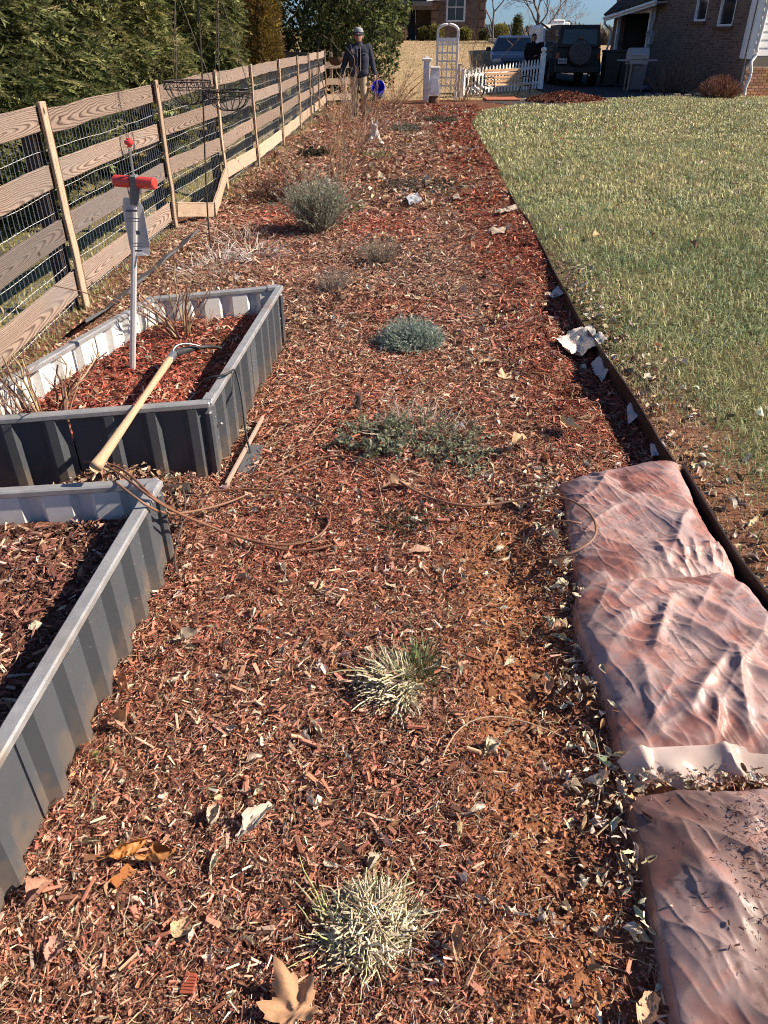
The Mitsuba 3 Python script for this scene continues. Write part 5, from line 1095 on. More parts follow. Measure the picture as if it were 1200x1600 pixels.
holly('dark evergreen shrub behind the fence, left of the walking man, with rusty leaves', (-2.2, 25.4), 4.6, 1.2, 8000, 712, HOL + [(.16, .07, .035)], (4, 3, 2, 2, 3, 3))

# ---------------------------------------------------------------- wall helper: a plane with openings, uv in metres
def wall(parent, name, p0, p1, z0, z1, holes=(), bsdf='m_brick', th=.2, col=(.5, .5, .5), label=None):
    """vertical wall from p0 to p1 (outer face to the right of the direction p0->p1); holes (s0, s1, z0, z1) in metres along the wall"""
    p0, p1 = np.asarray(p0, float), np.asarray(p1, float); L = np.linalg.norm(p1 - p0); d = (p1 - p0) / L; o = np.array([d[1], -d[0]])
    P = Polygon([(0, z0), (L, z0), (L, z1), (0, z1)])
    for a, b, c_, e in holes: P = P.difference(Polygon([(a, c_), (b, c_), (b, e), (a, e)]))
    v, f = extrude(P, th); out = np.c_[p0[0] + d[0] * v[:, 0] - o[0] * (th - v[:, 2]), p0[1] + d[1] * v[:, 0] - o[1] * (th - v[:, 2]), v[:, 1]]
    m = trimesh.Trimesh(out, f, process=False); uv3 = v.copy()
    V = out[f].reshape(-1, 3); U = np.c_[uv3[f].reshape(-1, 3)[:, 0] + uv3[f].reshape(-1, 3)[:, 2], uv3[f].reshape(-1, 3)[:, 1]]
    return part(parent, name, (V, np.arange(len(V)).reshape(-1, 3)), bsdf, col, uv=U, label=label), d, o
def wframe(parent, p0, d, o, s0, s1, z0, z1, depth=.08, col=(.72, .72, .71), grid_=(1, 2), fw=.06, label=None):
    w = num(f'{parent}__window'); p0 = np.asarray(p0, float)
    def at(s, z, q): return np.array([p0[0] + d[0] * s - o[0] * q, p0[1] + d[1] * s - o[1] * q, z])
    for a, b, up in ((at(s0, z0 + fw / 2, depth * .5), at(s1, z0 + fw / 2, depth * .5), 0), (at(s0, z1 - fw / 2, depth * .5), at(s1, z1 - fw / 2, depth * .5), 0)): part(w, 'frame', beam(a, b, .07, fw), 'satin', col)
    for s in (s0 + fw / 2, s1 - fw / 2): part(w, 'frame', beam(at(s, z0 + fw, depth * .5), at(s, z1 - fw, depth * .5), fw, .07, up=(o[0], o[1], 0)), 'satin', col)
    for i in range(1, grid_[1]): z = z0 + (z1 - z0) * i / grid_[1]; part(w, 'glazing_bar', beam(at(s0 + fw, z, depth * .6), at(s1 - fw, z, depth * .6), .03, .04), 'satin', col)
    for i in range(1, grid_[0]): s = s0 + (s1 - s0) * i / grid_[0]; part(w, 'glazing_bar', beam(at(s, z0 + fw, depth * .62), at(s, z1 - fw, depth * .62), .025, .03, up=(o[0], o[1], 0)), 'satin', col)
    q = [at(s0, z0, depth * .9), at(s1, z0, depth * .9), at(s1, z1, depth * .9), at(s0, z1, depth * .9)]
    q2 = [p - [o[0] * .01, o[1] * .01, 0] for p in q]
    part(w, 'pane', (np.array(q + q2), np.array([(0, 1, 2, 3), (7, 6, 5, 4), (0, 4, 5, 1), (1, 5, 6, 2), (2, 6, 7, 3), (3, 7, 4, 0)])), 'dark_glass')
    if label: tag(w, label)
    return w

# ---------------------------------------------------------------- the brick house on the right
H = thing('brick_house', 'brown brick house with white siding and open garage at the right edge', 'house')
HA, HB = (10.55, 25.3), (9.75, 37.5)      # the long wall, seen from its shaded side: outer face towards -x
dW = np.array(HA) - np.array(HB); LW = np.linalg.norm(dW); dW = dW / LW
def s_at(y): return (37.5 - y) / 12.2 * LW
w1s, w2s, gs = (s_at(29.4), s_at(28.5)), (s_at(27.6), s_at(26.55)), (s_at(36.6), s_at(33.2))
_, wd, wo = wall(H, 'wall', HB, HA, -.3, 5.4, [(w1s[0], w1s[1], 1.93, 3.3), (w2s[0], w2s[1], 1.78, 3.3), (gs[0], gs[1], -.4, 2.25)])
for (a, b), z, g_ in ((w1s, 1.93, (1, 2)), (w2s, 1.78, (1, 2))):
    wframe(H, HB, wd, wo, a, b, z, 3.3, grid_=g_)
    q = np.array(HB) + wd * (a + b) / 2; e = np.array([*wd, 0]) * ((b - a) / 2 + .08)
    part(H, 'sill', beam(np.array([*(q + wo * .03), z - .04]) - e, np.array([*(q + wo * .03), z - .04]) + e, .12, .08), 'matte', (.16, .09, .065))
def hw(s, z, o_=0.): return np.array([HB[0] + wd[0] * s + wo[0] * o_, HB[1] + wd[1] * s + wo[1] * o_, z])
part(H, 'garage_trim', beam(hw(gs[0] - .12, 2.35, .03), hw(gs[1] + .12, 2.35, .03), .12, .2), 'satin', (.70, .69, .67), label='white lintel board over the garage opening')
for s in (gs[0] - .08, gs[1] + .08): part(H, 'garage_trim', beam(hw(s, -.1, .03), hw(s, 2.25, .03), .16, .12, up=(wd[0], wd[1], 0)), 'satin', (.66, .65, .63))
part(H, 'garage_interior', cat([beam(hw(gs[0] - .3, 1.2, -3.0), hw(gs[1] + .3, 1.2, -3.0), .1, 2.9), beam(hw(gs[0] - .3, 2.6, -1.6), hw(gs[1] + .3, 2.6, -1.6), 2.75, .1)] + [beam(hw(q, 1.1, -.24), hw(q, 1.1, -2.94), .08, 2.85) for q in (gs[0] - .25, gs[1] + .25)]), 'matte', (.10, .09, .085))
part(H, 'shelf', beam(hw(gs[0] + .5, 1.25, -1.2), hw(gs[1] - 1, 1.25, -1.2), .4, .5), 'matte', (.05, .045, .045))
# end wall beyond the garage, and back
wall(H, 'wall', (HB[0] + 8, HB[1] + .6), HB, -.3, 5.4)
# siding wall facing the garden, over a brick foundation
SA, SB = np.array([10.59, 25.28]), np.array([20.2, 27.95]); sd = (SB - SA) / np.linalg.norm(SB - SA); so = np.array([sd[1], -sd[0]]); SL = np.linalg.norm(SB - SA)
wall(H, 'wall', SA, SB, -.3, 5.4, bsdf='matte', col=(.5, .5, .5), label='sheathing behind the white siding')
def sw(s, z, o_=0.): return np.array([SA[0] + sd[0] * s + so[0] * o_, SA[1] + sd[1] * s + so[1] * o_, z])
for i in range(21):
    z = 1.05 + i * .2; a, b = sw(.16, z, .012), sw(SL, z, .012); o3 = np.array([*so, 0]); u3 = np.array([0, 0, .2])
    v = np.array([a + o3 * .028, b + o3 * .028, b + o3 * .006 + u3, a + o3 * .006 + u3, a, b, b + u3, a + u3])
    part(H, 'siding_board', (v, np.array([(0, 1, 2, 3), (0, 4, 5, 1), (3, 2, 6, 7), (0, 3, 7, 4), (1, 5, 6, 2)])), 'satin', (.74, .74, .75))
part(H, 'skirt_board', beam(sw(0.02, .91, .02), sw(SL, .91, .02), .04, .24), 'matte', (.17, .15, .13))
part(H, 'corner_board', beam(sw(.06, .98, .035), sw(.06, 5.2, .035), .17, .07, up=(so[0], so[1], 0)), 'satin', (.76, .76, .77))
part(H, 'corner_board', beam(hw(LW - .10, .98, .035), hw(LW - .10, 5.2, .035), .20, .06, up=(wo[0], wo[1], 0)), 'satin', (.72, .72, .74))
rr = np.random.default_rng(5)
part(H, 'mortar_bed', beam(sw(.05, .30, .02), sw(SL, .30, .02), .05, .96), 'matte', (.36, .31, .26))
for row in range(10):
    for j in range(8):
        s0 = .06 + j * .225 + (row % 2) * .112
        part(H, 'brick', beam(sw(s0, .02 + row * .078, .05), sw(s0 + .205, .02 + row * .078, .05), .03, .064, b=.004), 'matte', np.array([.36, .20, .13]) * rr.uniform(.65, 1.25) * np.array([1, rr.uniform(.85, 1.1), rr.uniform(.8, 1.1)]))
ds = thing('downspout', 'white downspout with an elbow at the corner of the siding', 'gutter pipe')
part(ds, 'pipe', tube([sw(.25, 4.9, .09), sw(.25, 1.75, .09), sw(.22, 1.2, .09)], .05, 10), 'satin', (.76, .76, .77), 40)
part(ds, 'elbow', tube(spline([sw(.22, 1.22, .09), sw(.20, 1.0, .09), sw(.10, .88, .13), sw(.13, .70, .17), sw(.12, .4, .16), sw(.10, .05, .18)], 24), .048, 10), 'satin', (.74, .74, .75), 40)
# roof: main slab and the lower garage eave with its rake
def slab(parent, name, pts, th, bsdf, col=(.5, .5, .5)):
    p = np.asarray(pts, float); n_ = np.cross(p[1] - p[0], p[3] - p[0]); n_ /= np.linalg.norm(n_); q = p - n_ * th
    e1 = (p[1] - p[0]) / np.linalg.norm(p[1] - p[0]); e2 = np.cross(n_, e1)
    V = np.concatenate([p, q]); Fq = np.array([(0, 1, 2, 3), (7, 6, 5, 4), (0, 4, 5, 1), (1, 5, 6, 2), (2, 6, 7, 3), (3, 7, 4, 0)])
    VV = V[Fq].reshape(-1, 3); UV = np.c_[(VV - p[0]) @ e1, (VV - p[0]) @ e2 + ((VV - p[0]) @ n_)]
    return part(parent, name, (VV, np.arange(len(VV)).reshape(-1, 4)), bsdf, col, uv=UV)
slab(H, 'roof', [(10.2, 24.8, 5.2), (15.2, 26.2, 7.6), (14.4, 39.2, 7.6), (9.3, 38.2, 5.2)], .15, 'm_shingle')
slab(H, 'roof', [(15.2, 26.2, 7.6), (20.6, 27.6, 5.2), (19.8, 40.2, 5.2), (14.4, 39.2, 7.6)], .15, 'm_shingle')
wall(H, 'wall', (20.2, 27.95), (19.4, 39.6), -.3, 5.3)
gv = np.array([sw(0, 5.28), sw(SL, 5.28), sw(SL / 2, 7.5)]); part(H, 'gable', (np.concatenate([gv + [*(so * .02), 0], gv - [*(so * .2), 0]]), np.array([(0, 1, 2), (5, 4, 3), (0, 3, 4), (0, 4, 1), (1, 4, 5), (1, 5, 2), (2, 5, 3), (2, 3, 0)])), 'satin', (.72, .72, .73))
E0, E1 = hw(gs[0] - .9, 2.2, .42), hw(gs[1] + 1.3, 2.62, .42)
G0, G1 = hw(gs[0] - .9, 3.35, -1.2), hw(gs[1] + 1.3, 3.9, -1.2)
slab(H, 'garage_roof', [E1, E0, G0 + [0, 0, .2], G1 + [0, 0, .2]], .1, 'm_shingle')
part(H, 'fascia', beam(E0 - [0, 0, .1], E1 - [0, 0, .1], .05, .16), 'satin', (.70, .70, .69))
part(H, 'gutter', beam(E0 + [-.05, 0, -.07], E1 + [-.05, 0, -.07], .09, .09, b=.02), 'satin', (.72, .72, .72))
part(H, 'soffit', beam(hw(gs[0] - .9, 2.14, .2), hw(gs[1] + 1.3, 2.54, .2), .40, .03), 'matte', (.62, .61, .59))
d2 = thing('downspout', 'white downspout at the far corner of the garage', 'gutter pipe')
part(d2, 'pipe', tube(spline([E0 + [.02, 0, -.1], E0 + [.06, -.05, -.3], hw(-.05, 1.75, .1), hw(-.05, 1.2, .08), hw(-.05, .1, .08)], 24), .045, 8), 'satin', (.66, .66, .65), True)
mt = thing('utility_meter', 'grey electric meter with conduit on the brick wall beside the garage', 'meter'); ms_ = gs[1] + .45
part(mt, 'box', cbox(hw(ms_, 1.45, .07), (.16, .26, .42), .015), 'satin', (.34, .34, .36)); part(mt, 'conduit', tube([hw(ms_, 1.2, .06), hw(ms_, .1, .06)], .035, 8), 'satin', (.30, .30, .32), True)
part(mt, 'glass_dome', (lambda m: (m[0] @ np.array([[0, 1, 0], [0, 0, 1], [-1, 0, 0]]).T[[0, 1, 2]] * 1.0 + hw(ms_, 1.58, .2), m[1]))(lathe([(.085, 0), (.085, .05), (.06, .09), (0, .1)], 16)), 'gloss', (.45, .46, .48), True)
part(mt, 'riser', tube(spline([hw(ms_, 1.66, .07), hw(ms_, 2.2, .07), hw(ms_ - .1, 2.45, .09), hw(ms_ - .25, 2.4, .2)], 14), .04, 8), 'satin', (.40, .40, .41), True)

# shrubs against the wall
def twig_mound(label, c, w, d, h, n, seed, pal, name='shrub'):
    k = thing(name, label, 'shrub'); r = np.random.default_rng(seed); a = r.uniform(0, 2 * PI, n); q = np.sqrt(r.random(n)); bx, by = c[0] + w * .45 * q * np.cos(a), c[1] + d * .45 * q * np.sin(a)
    s = lin(0, 1, 5); top = h * np.sqrt(np.clip(1 - (q * .95) ** 2, .08, 1)) * r.uniform(.8, 1.12, n)
    ex, ey = np.cos(a) * w * .55 * q, np.sin(a) * d * .55 * q
    P = np.stack([bx[:, None] + ex[:, None] * s + r.normal(0, .03, (n, 5)), by[:, None] + ey[:, None] * s + r.normal(0, .03, (n, 5)), -.03 + top[:, None] * s + 0 * bx[:, None]], -1)
    part(k, 'twigs', fibers(P, .007 * np.ones((n, 1)) * lin(1, .5, 5), 3), 'matte', np.repeat(pick(pal, [1] * len(pal), n, r), 15, axis=0), kind='stuff'); return k, P
twig_mound('rounded reddish brown twiggy shrub at the foot of the siding corner', (9.75, 24.6), .68, .6, .62, 900, 721, [(.22, .10, .07), (.32, .17, .12), (.15, .07, .05), (.40, .25, .17)])
twig_mound('thin bare stalks in the shade along the brick wall, beyond the rounded shrub', (9.1, 27.0), .8, 1.6, .95, 240, 722, [(.16, .11, .09), (.22, .16, .13), (.1, .07, .06)])
solo('border_stones', 'low row of rough stones edging the shaded border by the brick house', 'stones', cat([cbox((7.9 + i * .27 + .05 * (i % 3), 25.25 - .03 * i + .04 * ((i * 7) % 3), .03), (.24, .16, .12 + .03 * (i % 2)), .03) for i in range(9)]), 'matte', (.16, .15, .14), kind='stuff')
solo('purple_tarp', 'bluish crumpled tarp lying in the shade beside the grill', 'tarp', (lambda X, Y: (np.stack([X, Y, .05 + .16 * nz(X, Y, 3, 3) * np.sin(np.clip((X - 8.35) / .7, 0, 1) * PI)], -1).reshape(-1, 3), grid(16, 16)))(*np.meshgrid(lin(8.35, 9.05, 16), lin(27.6, 28.4, 16), indexing='ij')), 'satin', (.10, .09, .17), True)

# grill by the garage
gl = thing('barbecue_grill', 'gas grill with pale hood and side shelves beside the garage', 'grill'); gx, gy = 8.06, 27.5
for dx in (-.22, .22):
    for dy in (-.2, .2): part(gl, 'leg', beam((gx + dx, gy + dy, .02), (gx + dx, gy + dy, .78), .05, .05, b=.008), 'satin', (.20, .185, .17))
part(gl, 'cabinet', cbox((gx + .06, gy, .42), (.36, .46, .66), .01), 'satin', (.10, .10, .105)); part(gl, 'firebox', cbox((gx, gy, .84), (.60, .5, .14), .02), 'satin', (.26, .26, .27))
hp_ = Polygon([(-.27, 0), (.27, 0), (.27, .12), (.16, .29), (-.10, .31), (-.27, .14)]).buffer(-.02).buffer(.02)
hv, hf = extrude(hp_, .58); hv = np.c_[gx - .29 + hv[:, 2], gy + hv[:, 0], .91 + hv[:, 1]]
part(gl, 'hood', (hv, hf), 'satin', (.30, .30, .31), 35); part(gl, 'handle', tube([(gx - .2, gy - .31, 1.03), (gx + .2, gy - .31, 1.03)], .014, 8), 'metal', smooth=True)
part(gl, 'side_shelf', cbox((gx - .45, gy, .88), (.28, .42, .035), .01), 'satin', (.28, .28, .29)); part(gl, 'side_shelf', cbox((gx + .46, gy, .88), (.30, .42, .035), .01), 'satin', (.34, .33, .32))
bn = thing('wheeled_bin', 'dark wheeled bins in deep shade between the vehicle and the garage', 'bin')
for i in range(2):
    x0 = 7.95 + i * .55
    v = np.array([[x0 + sx * (.22 + .05 * t), 30.2 + sy * (.26 + .05 * t), .1 + .95 * t] for t in (0, 1) for sx, sy in ((-1, -1), (1, -1), (1, 1), (-1, 1))])
    part(bn, 'tub', hull(v), 'satin', (.03, .035, .03)); part(bn, 'lid', cbox((x0, 30.2, 1.08), (.58, .66, .07), .02), 'satin', (.028, .032, .03)); part(bn, 'wheel', rotz((lathe([(.0, -.03), (.1, -.03), (.1, .03), (0, .03)], 16)[0] @ np.array([[0, 0, 1], [0, 1, 0], [-1, 0, 0]]) + [x0 + .2, 30.5, .1], lathe([(.0, -.03), (.1, -.03), (.1, .03), (0, .03)], 16)[1]), 0), 'matte', (.03, .03, .03))
# mulch heap on the drive
r = np.random.default_rng(730)
def heap_z(x, y): return .22 * np.exp(-(((x - 5.1) / .95) ** 2 + ((y - 23.6) / .75) ** 2) * 1.1) + .03 * (nz(x, y, 5, 3) - .5)
X, Y = np.meshgrid(lin(3.3, 7.0, 60), lin(22.2, 25, 40), indexing='ij'); Z = heap_z(X, Y); Z = np.where(Z > .045, Z, -.06)
mh = thing('mulch_heap', 'low heap of red brown mulch on the drive in front of the parked vehicle', 'heap')
part(mh, 'core', (np.stack([X, Y, Z], -1).reshape(-1, 3), grid(60, 40)), 'm_soil', smooth=True)
cl = chip_cloud(9000, (3.5, 6.8), (22.3, 24.9), 731, .04, .11, True, keep=lambda x, y: heap_z(x, y) > .05, zf=heap_z, pal=OLD)
part(mh, 'chips', cl[0], 'matte', cl[1], kind='stuff')

# ---------------------------------------------------------------- the far house on the slope
F = thing('brick_house', 'brown brick house with stone quoins and shaded porch on the slope behind the trellis', 'house')
zf0 = 1.0
A_, B_ = (2.42, 45.0), (5.14, 45.0)
_, fd, fo = wall(F, 'wall', A_, B_, .3, 4.6, [(.72, 1.70, 2.08, 3.35)])
wframe(F, A_, fd, fo, .72, 1.70, 2.08, 3.35, grid_=(2, 2), depth=.1, fw=.09)
wall(F, 'wall', B_, (5.14, 54), .3, 4.6); wall(F, 'wall', (-3.5, 47.2), (2.42, 47.2), .6, 4.6, [(4.35, 5.2, .9, 2.95)], th=.15); wall(F, 'wall', (2.42, 47.2), A_, .6, 4.6, th=.15)
part(F, 'door', cbox((1.27, 47.28, 1.95), (.84, .06, 2.05), .01), 'satin', (.035, .035, .055), label='dark front door with a pale wreath'); 
part(F, 'wreath', (lathe([(.0 + .13 + .045 * math.cos(a), .045 * math.sin(a)) for a in lin(0, 2 * PI, 9)], 16)[0] @ np.array([[1, 0, 0], [0, 0, 1], [0, 1, 0]]) + [1.27, 47.18, 2.3], lathe([(1, 1)] * 9, 16)[1]), 'matte', (.42, .36, .38))
slab(F, 'porch_roof', [(-3.9, 44.3, 2.92), (2.40, 44.3, 2.92), (2.40, 47.4, 3.9), (-3.9, 47.4, 3.9)], .14, 'm_shingle')
part(F, 'fascia', beam((-3.9, 44.28, 2.83), (2.40, 44.28, 2.83), .05, .2), 'satin', (.22, .19, .17))
part(F, 'porch_beam', beam((-3.6, 44.6, 2.66), (2.40, 44.6, 2.66), .16, .14), 'satin', (.20, .16, .14))
part(F, 'gutter', beam((2.1, 44.24, 2.98), (3.2, 44.74, 3.05), .1, .1), 'satin', (.62, .62, .6))
part(F, 'porch_post', tube([(-.35, 44.55, 1.0), (-.35, 44.55, 2.6)], .07, 10), 'satin', (.5, .48, .45), True)
for x, y0 in ((2.42, 44.98), (5.0, 44.98)):
    for i in range(9):
        part(F, 'quoin', cbox((x + (.17 if i % 2 == 0 else .12) * (1 if x < 3 else -.2), y0 - .02, .95 + i * .36), (.40 if i % 2 == 0 else .28, .10, .32), .012), 'matte', np.array([.26, .165, .12]) * (.9 + .2 * (i % 2)))
slab(F, 'roof', [(2.0, 44.4, 4.5), (5.6, 44.4, 4.5), (5.6, 49, 6.6), (2.0, 49, 6.6)], .15, 'm_shingle')
bal = lambda label, x, y, h, w, seed, pal=[(.12, .125, .04), (.2, .19, .06), (.28, .25, .09)], n=1500: holly(label, (x, y), h, w, n, seed, pal, (3, 3, 2)[:len(pal)], .12, 'clipped_shrub', 'shrub', 1.0, .08)
bal('clipped yellow green square topped shrub at the far house, left of the trellis top', 2.58, 43.6, .66, .36, 741)
bal('clipped shrub at the far house, just right of the trellis top', 4.0, 43.4, .54, .32, 742)
bal('small pointed shrub beside the far front door', 1.95, 43.8, .55, .2, 743)
bal('brownish rounded shrub at the left of the far porch', .75, 43.0, .62, .36, 744, [(.16, .12, .09), (.22, .17, .12)])
bal('small dark pointed shrub at the right corner of the far house', 5.0, 43.8, .45, .22, 745, [(.07, .08, .04), (.12, .12, .05)])

# the pink brick house at the left, glimpsed between the evergreens
Lh = thing('brick_house', 'pink brick house glimpsed between the columnar tree and the evergreen shrub', 'house')
wall(Lh, 'wall', (-9.5, 27.0), (-3.55, 27.0), -.3, 4.6); wall(Lh, 'wall', (-3.55, 27.0), (-3.75, 33), -.3, 4.6)
part(Lh, 'corner_trim', cbox((-3.50, 26.97, 2.2), (.20, .1, 5.0), .01), 'matte', (.50, .27, .21)); slab(Lh, 'roof', [(-10, 26.2, 4.5), (-2.9, 26.2, 4.5), (-2.9, 31, 6.6), (-10, 31, 6.6)], .15, 'm_shingle')
# low house far off with a metal roof
M_ = thing('brick_house', 'low distant brick house with a grey ribbed metal roof', 'house')
wall(M_, 'wall', (6.6, 70), (11.1, 70), -.6, 1.35, [(.15, 1.0, -.5, .85), (2.4, 2.9, .1, .9), (3.75, 4.2, .25, .95)])
wframe(M_, (6.6, 70), np.array([1., 0]), np.array([0, -1.]), 2.4, 2.9, .1, .9, grid_=(1, 2)); wframe(M_, (6.6, 70), np.array([1., 0]), np.array([0, -1.]), 3.75, 4.2, .25, .95, grid_=(1, 2))
part(M_, 'garage_door', cbox((7.17, 69.95, .18), (.85, .06, 1.35), .01), 'satin', (.70, .68, .68)); part(M_, 'shutter', cbox((9.0 - .28, 69.93, .5), (.2, .05, .8), .01), 'satin', (.6, .58, .52))
wall(M_, 'wall', (11.1, 70), (11.1, 76), -.6, 1.35)
slab(M_, 'roof', [(6.2, 69.6, 1.35), (11.3, 69.6, 1.35), (11.3, 72.5, 2.2), (6.2, 72.5, 2.2)], .1, 'satin', (.085, .085, .09))
for i in range(26): part(M_, 'roof_rib', beam((6.25 + i * .2, 69.6, 1.38), (6.25 + i * .2, 72.5, 2.23), .04, .05), 'satin', (.07, .07, .075))
bal('round yellow green shrub in front of the distant low house', 8.35, 63, .85, .55, 746, n=2200)
evergreen('dark columnar evergreen at the right end of the distant low house', (10.0, 66), 1.7, lambda t: .30 * max(0, 1 - t) ** .6, 1500, .25, 747, CED, (3, 1, 4, 0, 3), zdense=1.5)

# bare trees
def bare_tree(label, c, h, seed, trunk=.16, depth=7, spread=.55, col=(.20, .155, .13)):
    k = thing('bare_tree', label, 'tree'); r = np.random.default_rng(seed); tr, br, tw = [], [], []
    def grow(p, d, L, rad, lev):
        n_ = 5; pts = [p]; dd = d
        for _ in range(n_ - 1):
            dd = dd + r.normal(0, .10, 3); dd[2] += .04; dd /= np.linalg.norm(dd); pts.append(pts[-1] + dd * L / (n_ - 1))
        pts = np.array(pts); (tr if lev == 0 else br if lev < 4 else tw).append((pts, lin(rad, rad * .68, n_)))
        if lev >= depth: return
        for q in range(3 if lev < 2 else 2 + (r.random() < .35)):
            ax_ = r.normal(0, 1, 3); ax_ -= dd * (ax_ @ dd); ax_ /= np.linalg.norm(ax_) + 1e-9; a_ = r.normal(spread, .15)
            st = pts[-1] if q < 2 else pts[r.integers(2, 4)]
            grow(st, dd * math.cos(a_) + ax_ * math.sin(a_), L * r.uniform(.68, .86), rad * r.uniform(.52, .68), lev + 1)
    grow(np.array([*c, float(field_z(*c)) - .1]), np.array([.03, 0, 1.]), h, trunk, 0)
    part(k, 'trunk', fibers(np.array([t[0] for t in tr]), np.array([t[1] for t in tr]), 8), 'matte', col, True)
    part(k, 'limbs', fibers(np.array([t[0] for t in br]), np.array([t[1] for t in br]), 5), 'matte', col, True, kind='stuff')
    part(k, 'twigs', fibers(np.array([t[0] for t in tw]), np.maximum(np.array([t[1] for t in tw]), .006), 3), 'matte', np.array(col) * 1.25, kind='stuff')
bare_tree('bare spreading deciduous tree behind the parked vehicles', (7.45, 42.5), 1.15, 761, .13, 7, .62)
bare_tree('thin bare tree at the right corner of the far brick house', (7.2, 58), 1.6, 763, .08, 7)

# far tree line
r = np.random.default_rng(770); n = 9000; x = r.uniform(-60, 90, n); y = 150 + r.uniform(-8, 8, n); hh = 1.7 + 1.2 * nz(x, y * 0, .12, 4)
pos = np.stack([x, y, r.random(n) ** .8 * hh - 1.0], -1); tv = np.array([[0, 0, 0], [.5, .3, .1], [1, 0, 0], [.5, -.3, .1]])[None] * r.uniform(1.0, 2.4, n)[:, None, None]
m, cc = scatter(tv, np.array([[0, 1, 2], [0, 2, 3]]), pos, rots(r.uniform(0, 6.3, n), r.normal(-.6, .5, n), r.normal(0, .8, n)), pick([(.20, .16, .12), (.15, .15, .09), (.26, .21, .16)], (3, 2, 2), n, r))
k = solo('far_woods', 'far off line of hazy woods between the vehicle and the garage', 'woods', m, 'leafy', cc, kind='stuff')

# ---------------------------------------------------------------- garden furniture at the end of the bed
WH = (.80, .80, .80)
tr_ = thing('trellis', 'white arched garden trellis standing at the end of the bed', 'trellis'); tx0, tx1, ty = 1.50, 2.06, 24.4
for x in (tx0, tx1): part(tr_, 'upright', cbox((x, ty, .83), (.065, .055, 1.74), .006), 'satin', WH)
arc = np.array([((tx0 + tx1) / 2 + (tx1 - tx0) / 2 * math.cos(a), ty, 1.66 + .15 * math.sin(a)) for a in lin(PI * .98, PI * .02, 16)])
part(tr_, 'arch', tube(arc, .036, 8), 'satin', WH, True)
part(tr_, 'slat', cbox(((tx0 + tx1) / 2, ty - .012, 1.45), (tx1 - tx0, .022, .10), .004), 'satin', WH)
for i in range(1, 4): x = tx0 + (tx1 - tx0) * i / 4; part(tr_, 'slat', cbox((x, ty + .012, .86), (.034, .02, 1.22), .004), 'satin', WH)
for i in range(6): part(tr_, 'slat', cbox(((tx0 + tx1) / 2, ty - .012, .34 + i * .2), (tx1 - tx0, .022, .045), .004), 'satin', WH)
gp = thing('garden_post', 'white square garden post with flat cap left of the trellis', 'post'); part(gp, 'shaft', cbox((1.17, 23.5, .47), (.17, .17, 1.0), .01), 'satin', (.70, .70, .74)); part(gp, 'cap', cbox((1.17, 23.5, 1.0), (.27, .27, .06), .012), 'satin', WH); part(gp, 'cap_top', hull([(1.17 + a * .1, 23.5 + b * .1, 1.03) for a in (-1, 1) for b in (-1, 1)] + [(1.17, 23.5, 1.10)]), 'satin', (.45, .45, .47))
gp = thing('garden_post', 'grey square post just right of the trellis behind the twiggy plant', 'post'); part(gp, 'shaft', cbox((2.18, 25.2, .40), (.12, .12, .84), .01), 'satin', (.46, .45, .45)); part(gp, 'cap', cbox((2.18, 25.2, .84), (.2, .2, .05), .01), 'satin', (.5, .47, .42))
wb = thing('garden_lantern', 'tapering white garden box standing on a tree stump beside the post', 'lantern')
v = [(1.36 + sx * w, 22.9 + sy * w, z) for z, w in ((.20, .165), (.80, .105)) for sx in (-1, 1) for sy in (-1, 1)]
part(wb, 'body', hull(v), 'satin', (.78, .78, .78)); part(wb, 'lid', cbox((1.36, 22.9, .83), (.26, .26, .05), .012), 'satin', (.74, .74, .74)); part(wb, 'panel', hull([(1.36 + sx * w, 22.9 - w2, z) for z, w, w2 in ((.26, .12, .165), (.6, .09, .13)) for sx in (-1, 1)] + [(1.36 + sx * w, 22.9 - w2 - .008, z) for z, w, w2 in ((.26, .12, .165), (.6, .09, .13)) for sx in (-1, 1)]), 'satin', (.70, .70, .70))
stp = thing('tree_stump', 'small cut tree stump carrying the white garden box', 'stump'); part(stp, 'bark', tube([(1.36, 22.9, -.1), (1.36, 22.9, .08), (1.36, 22.9, .165)], [.16, .145, .14], 14), 'matte', (.20, .125, .08), True); part(stp, 'cut_face', move(lathe([(0, .172), (.13, .17), (.138, .160)], 14), (1.36, 22.9, .004)), 'matte', (.50, .33, .2))
pkf = thing('picket_fence', 'white picket fence between the trellis and the parked vehicle', 'fence'); PA, PB = np.array([2.32, 25.2]), np.array([5.25, 28.5]); pd = (PB - PA) / np.linalg.norm(PB - PA); PL = np.linalg.norm(PB - PA)
for i in range(24):
    s = .1 + i * (PL - .25) / 23; p = PA + pd * s; hgt = .68 + .17 * i / 23
    a = Polygon([(-.035, 0), (.035, 0), (.035, hgt - .07), (0, hgt), (-.035, hgt - .07)]); v, f = extrude(a, .02)
    part(pkf, 'picket', (np.c_[p[0] + pd[0] * v[:, 0] + pd[1] * v[:, 2], p[1] + pd[1] * v[:, 0] - pd[0] * v[:, 2], v[:, 1] + .05], f), 'satin', WH)
for z, z2 in ((.20, .23), (.54, .68)): part(pkf, 'rail', beam([*PA, z], [*PB, z2], .035, .075), 'satin', (.72, .72, .73))
part(pkf, 'post', cbox((*PB, .50), (.15, .15, 1.02), .01), 'satin', WH); part(pkf, 'finial', move(lathe([(.10, 0), (.11, .03), (.05, .05), (.05, .07), (.09, .11), (.10, .16), (.06, .21), (0, .22)], 16), (*PB, 1.01)), 'satin', WH, True); part(pkf, 'post', cbox((*PA, .36), (.1, .1, .76), .01), 'satin', WH)
bch = thing('garden_bench', 'wooden slatted garden bench with black iron sides before the picket fence', 'bench'); bA, bB = np.array([3.06, 25.45]), np.array([4.26, 26.2]); bd = (bB - bA) / np.linalg.norm(bB - bA); bo = np.array([bd[1], -bd[0]])
